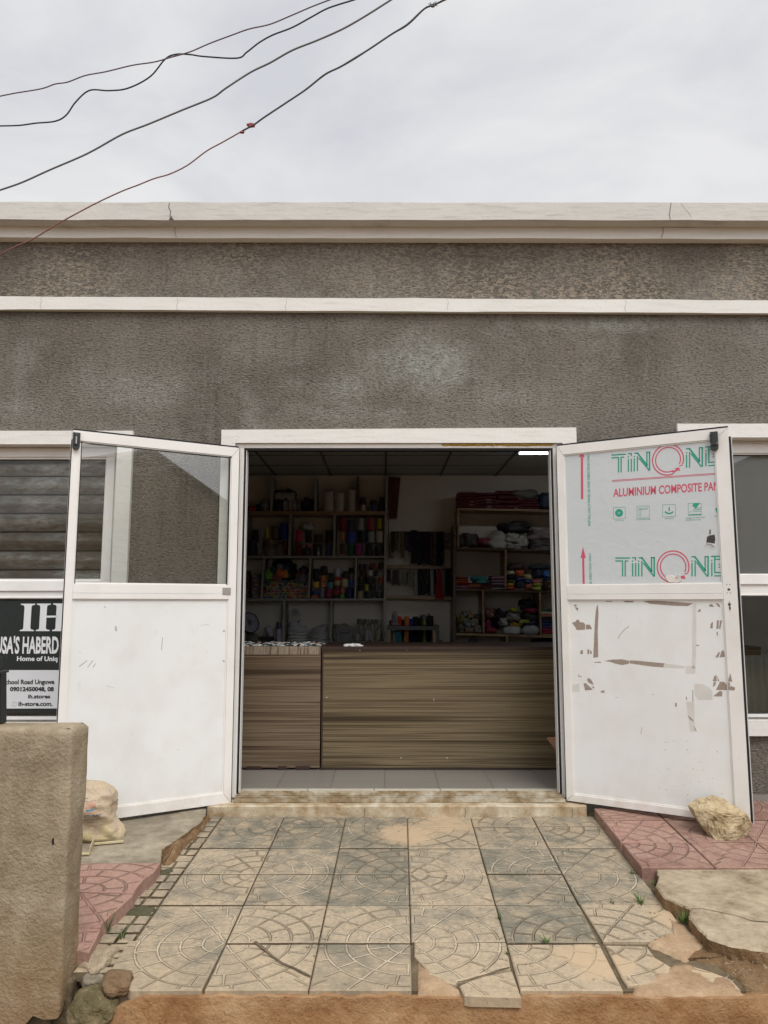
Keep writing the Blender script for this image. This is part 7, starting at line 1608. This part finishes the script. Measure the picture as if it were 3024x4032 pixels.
# third board, right: coloured packets
PK = 'coloured packets heaped on the third brown shelf'
for x0, y0, x1, y1, col, lab in ((832, 1575, 970, 1625, (.38, .07, .02), 'orange red packet at the bottom left of the heap'), (832, 1515, 955, 1575, (.36, .22, .03), 'golden yellow packet above the orange red one'), (835, 1470, 960, 1518, (.05, .06, .02), 'olive packet above the golden one'), (832, 1400, 970, 1470, (.015, .02, .035), 'navy packet with white print above the olive one'),
        (838, 1330, 970, 1400, (.36, .33, .24), 'cream packet above the navy one'), (965, 1325, 1110, 1430, (.38, .09, .03), 'red orange packet beside the cream one'), (1085, 1390, 1225, 1465, (.38, .33, .17), 'yellow and white packet in the middle of the heap'), (960, 1500, 1085, 1600, (.02, .025, .035), 'navy packet in the lower middle of the heap'),
        (970, 1430, 1100, 1500, (.025, .05, .13), 'blue packet in the middle of the heap'), (1090, 1460, 1220, 1530, (.03, .05, .12), 'second blue packet under the yellow and white one'), (835, 1245, 970, 1330, (.02, .022, .03), 'black packet at the upper left of the heap'), (890, 1200, 1120, 1330, (.06, .03, .03), 'dark brown bundle on top of the heap'),
        (1110, 1530, 1230, 1620, (.30, .10, .09), 'pink packet at the bottom of the heap'), (1220, 1460, 1390, 1530, (.26, .09, .08), 'coral bag above the lime packets'), (1225, 1510, 1385, 1575, (.33, .35, .08), 'upper lime yellow packet'), (1220, 1575, 1370, 1640, (.33, .36, .08), 'lower lime yellow packet'),
        (1385, 1480, 1480, 1640, (.05, .03, .035), 'dark plum packet beside the lime packets'), (1480, 1485, 1640, 1560, (.34, .22, .06), 'upper amber packet at the right edge'), (1480, 1560, 1640, 1640, (.34, .21, .06), 'lower amber packet at the right edge'), (1400, 1440, 1640, 1482, (.05, .09, .16), 'flat blue packet at the right of the heap'),
        (1450, 1395, 1640, 1440, (.28, .29, .06), 'flat lime packet above the flat blue one'), (1390, 1330, 1500, 1445, (.04, .12, .34), 'bright blue packet at the upper right of the heap'), (1240, 1300, 1395, 1445, (.02, .03, .05), 'navy packet with a white label at the top of the heap'), (1170, 1240, 1520, 1320, (.03, .035, .045), 'dark flat bag along the top of the heap')):
    bag(c7, x0, y0, x1, y1, cm('poly', col), lab, YS2 + .02, .16, 'packet', 'packet', PK, amp=.12, flat=.2, freq=1.2)
# fourth board
bag(c8, 85, 700, 200, 830, cm('poly', (.13, .11, .045)), 'mustard film bag at the left of the fourth brown shelf', YS2 + .02, .12); bag(c8, 150, 645, 235, 720, cm('poly', (.11, .12, .125)), 'small silver bag on top of the mustard one', YS2 + .06, .1); bag(c8, 225, 645, 310, 760, cm('poly', (.17, .11, .04)), 'amber film bag at the back of the fourth brown shelf', YS2 + .06, .1)
bag(c8, 75, 830, 190, 968, cm('poly', (.06, .06, .05)), 'dark film bag under the mustard one', YS2 + .0, .12); bag(c8, 185, 760, 310, 900, cm('poly', (.10, .115, .11)), 'grey green film bag in the middle of the first bay', YS2 + .02, .12); bag(c8, 280, 750, 420, 880, cm('poly', (.15, .14, .11)), 'glittery film bag at the right of the first bay', YS2 + .02, .12)
bag(c8, 190, 880, 330, 968, cm('poly', (.17, .12, .09)), 'brown paper packet at the bottom of the first bay', YS2 + .0, .12, flat=.3); bag(c8, 325, 860, 455, 968, cm('poly', (.13, .12, .12)), 'clear film bag at the bottom right of the first bay', YS2 + .0, .12, flat=.3); bag(c8, 345, 680, 440, 790, cm('poly', (.06, .045, .035)), 'dark brown bag at the upper right of the first bay', YS2 + .07, .1)
bag(c8, 497, 600, 650, 760, cm('poly', (.12, .06, .035)), 'rust brown bundle in the second bay', YS2 + .02, .18); bag(c8, 640, 620, 820, 880, cm('cloth', (.02, .014, .016)), 'dark knitted bundle in the second bay', YS2 + .04, .2, amp=.35); bag(c8, 497, 770, 600, 900, cm('poly', (.15, .02, .05)), 'raspberry bundle in the second bay', YS2 + .02, .14)
bag(c8, 500, 885, 690, 970, cm('poly', (.13, .015, .025)), 'dark red packets at the bottom of the second bay', YS2 + .01, .16, flat=.3); bag(c8, 720, 750, 850, 865, cm('poly', (.22, .22, .225)), 'white knotted film bag in the second bay', YS2 + .0, .12); bag(c8, 850, 680, 1040, 790, cm('poly', (.18, .18, .18)), 'silver film bag in the second bay', YS2 + .01, .12)
bag(c8, 830, 630, 980, 730, cm('poly', (.03, .03, .03)), 'black bundle behind the silver film bag', YS2 + .07, .12); bag(c8, 875, 590, 1015, 650, cm('poly', (.22, .23, .03)), 'acid yellow strip of cloth on the black bundle', YS2 + .05, .1, 'cloth_bundle', 'cloth bundle', flat=.3)
bag(c8, 870, 815, 1070, 875, cm('poly', (.27, .18, .03)), 'golden packet on the big white bales', YS2 + .0, .12, 'packet', 'packet', flat=.3); bag(c8, 1025, 765, 1190, 825, cm('poly', (.22, .23, .05)), 'yellow green packet on the big white bales', YS2 + .0, .12, 'packet', 'packet', flat=.3); bag(c8, 870, 770, 1020, 820, cm('poly', (.13, .035, .04)), 'maroon packet behind the golden one', YS2 + .05, .12, 'packet', 'packet', flat=.3)
bag(c8, 780, 865, 1070, 1005, cm('poly', (.27, .27, .275)), 'left of the two big white film bales on the fourth brown shelf', YS2 - .03, .2, 'bale', 'bale', amp=.12); bag(c8, 1080, 865, 1345, 1005, cm('poly', (.23, .23, .235)), 'right of the two big white film bales on the fourth brown shelf', YS2 - .02, .2, 'bale', 'bale', amp=.12)
bag(c8, 1050, 450, 1260, 620, cm('cloth', (.012, .012, .013)), 'black lumpy bundle at the top of the second bay', YS2 + .06, .16, amp=.4); bag(c8, 1105, 600, 1310, 665, cm('poly', (.20, .02, .05)), 'crimson packet below the black lumpy bundle', YS2 + .03, .15, 'packet', 'packet', flat=.3); bag(c8, 1060, 655, 1325, 780, cm('poly', (.03, .028, .03)), 'dark speckled bags in the second bay', YS2 + .03, .16)
bag(c8, 1100, 780, 1320, 870, cm('poly', (.03, .03, .055)), 'navy bags above the right bale', YS2 + .03, .16)
folded(c8, 1372, 605, 1640, 1035, 10, [(.17, .18, .08), (.20, .02, .04), (.21, .03, .07), (.05, .035, .13), (.02, .06, .14), (.03, .03, .05), (.02, .025, .04), (.30, .13, .10), (.33, .32, .20), (.03, .06, .05)], '%s folded cloth of the tall pile at the right door jamb', YS2 + .01)
bag(c8, 1235, 1060, 1640, 1150, cm('cloth', (.012, .014, .03)), 'navy cloth heap under the fourth brown shelf', YS2 + .05, .2, 'cloth_bundle', 'cloth bundle', flat=.3); bag(c8, 265, 1020, 375, 1170, cm('poly', (.07, .07, .075)), 'grey film bag hanging under the fourth brown shelf', YS2 + .05, .08)

# ---- what lies on the counters
rnd = random.Random(42); g = MB(); mats = [(.62, .62, .60), (.03, .03, .03), (.05, .18, .26), (.55, .30, .22), (.60, .26, .03), (.5, .5, .48)]
parts = [MB() for _ in mats]
z0 = zct - .002
for i in range(420):
    x = rnd.uniform(-1.12, cl.x - .02); y = YC + .02 + rnd.uniform(0, .45); k = rnd.choices(range(6), [5, 3.2, .5, .6, .18, 3])[0]
    s_ = rnd.uniform(.006, .013); parts[k].blob((x, y, z0 + rnd.uniform(.003, .022 if x > -.62 else .016)), (s_ * 1.5, s_, s_ * .5), i, .3, n=7, m=4)
nm_ = ['white', 'black', 'blue', 'peach', 'orange', 'grey']
hp = None
for k, pb_ in enumerate(parts):
    c_ = tag(pb_.build('button_heap', simple('%s_buttons' % nm_[k], mats[k], .45, .15), None, recenter=False), '%s buttons strewn over the top of the left counter' % nm_[k], 'button heap', None, 'stuff')
g = MB(); p = onY(1394, 2540, YC + .05); p.z = zct + .0
for dx_, dy_, w_ in ((-.035, 0, .035), (.0, .02, .03), (.03, .0, .03)): g.blob((p.x + dx_, YC + .06 + dy_, zct + .010), (w_, .03, .012), int(w_ * 999), .4, n=14, m=8)
tag(g.build('folded_paper', simple('white_paper', (.66, .66, .64), .6, .1), None, recenter=True), 'crumpled white paper on the left end of the long counter', 'paper')
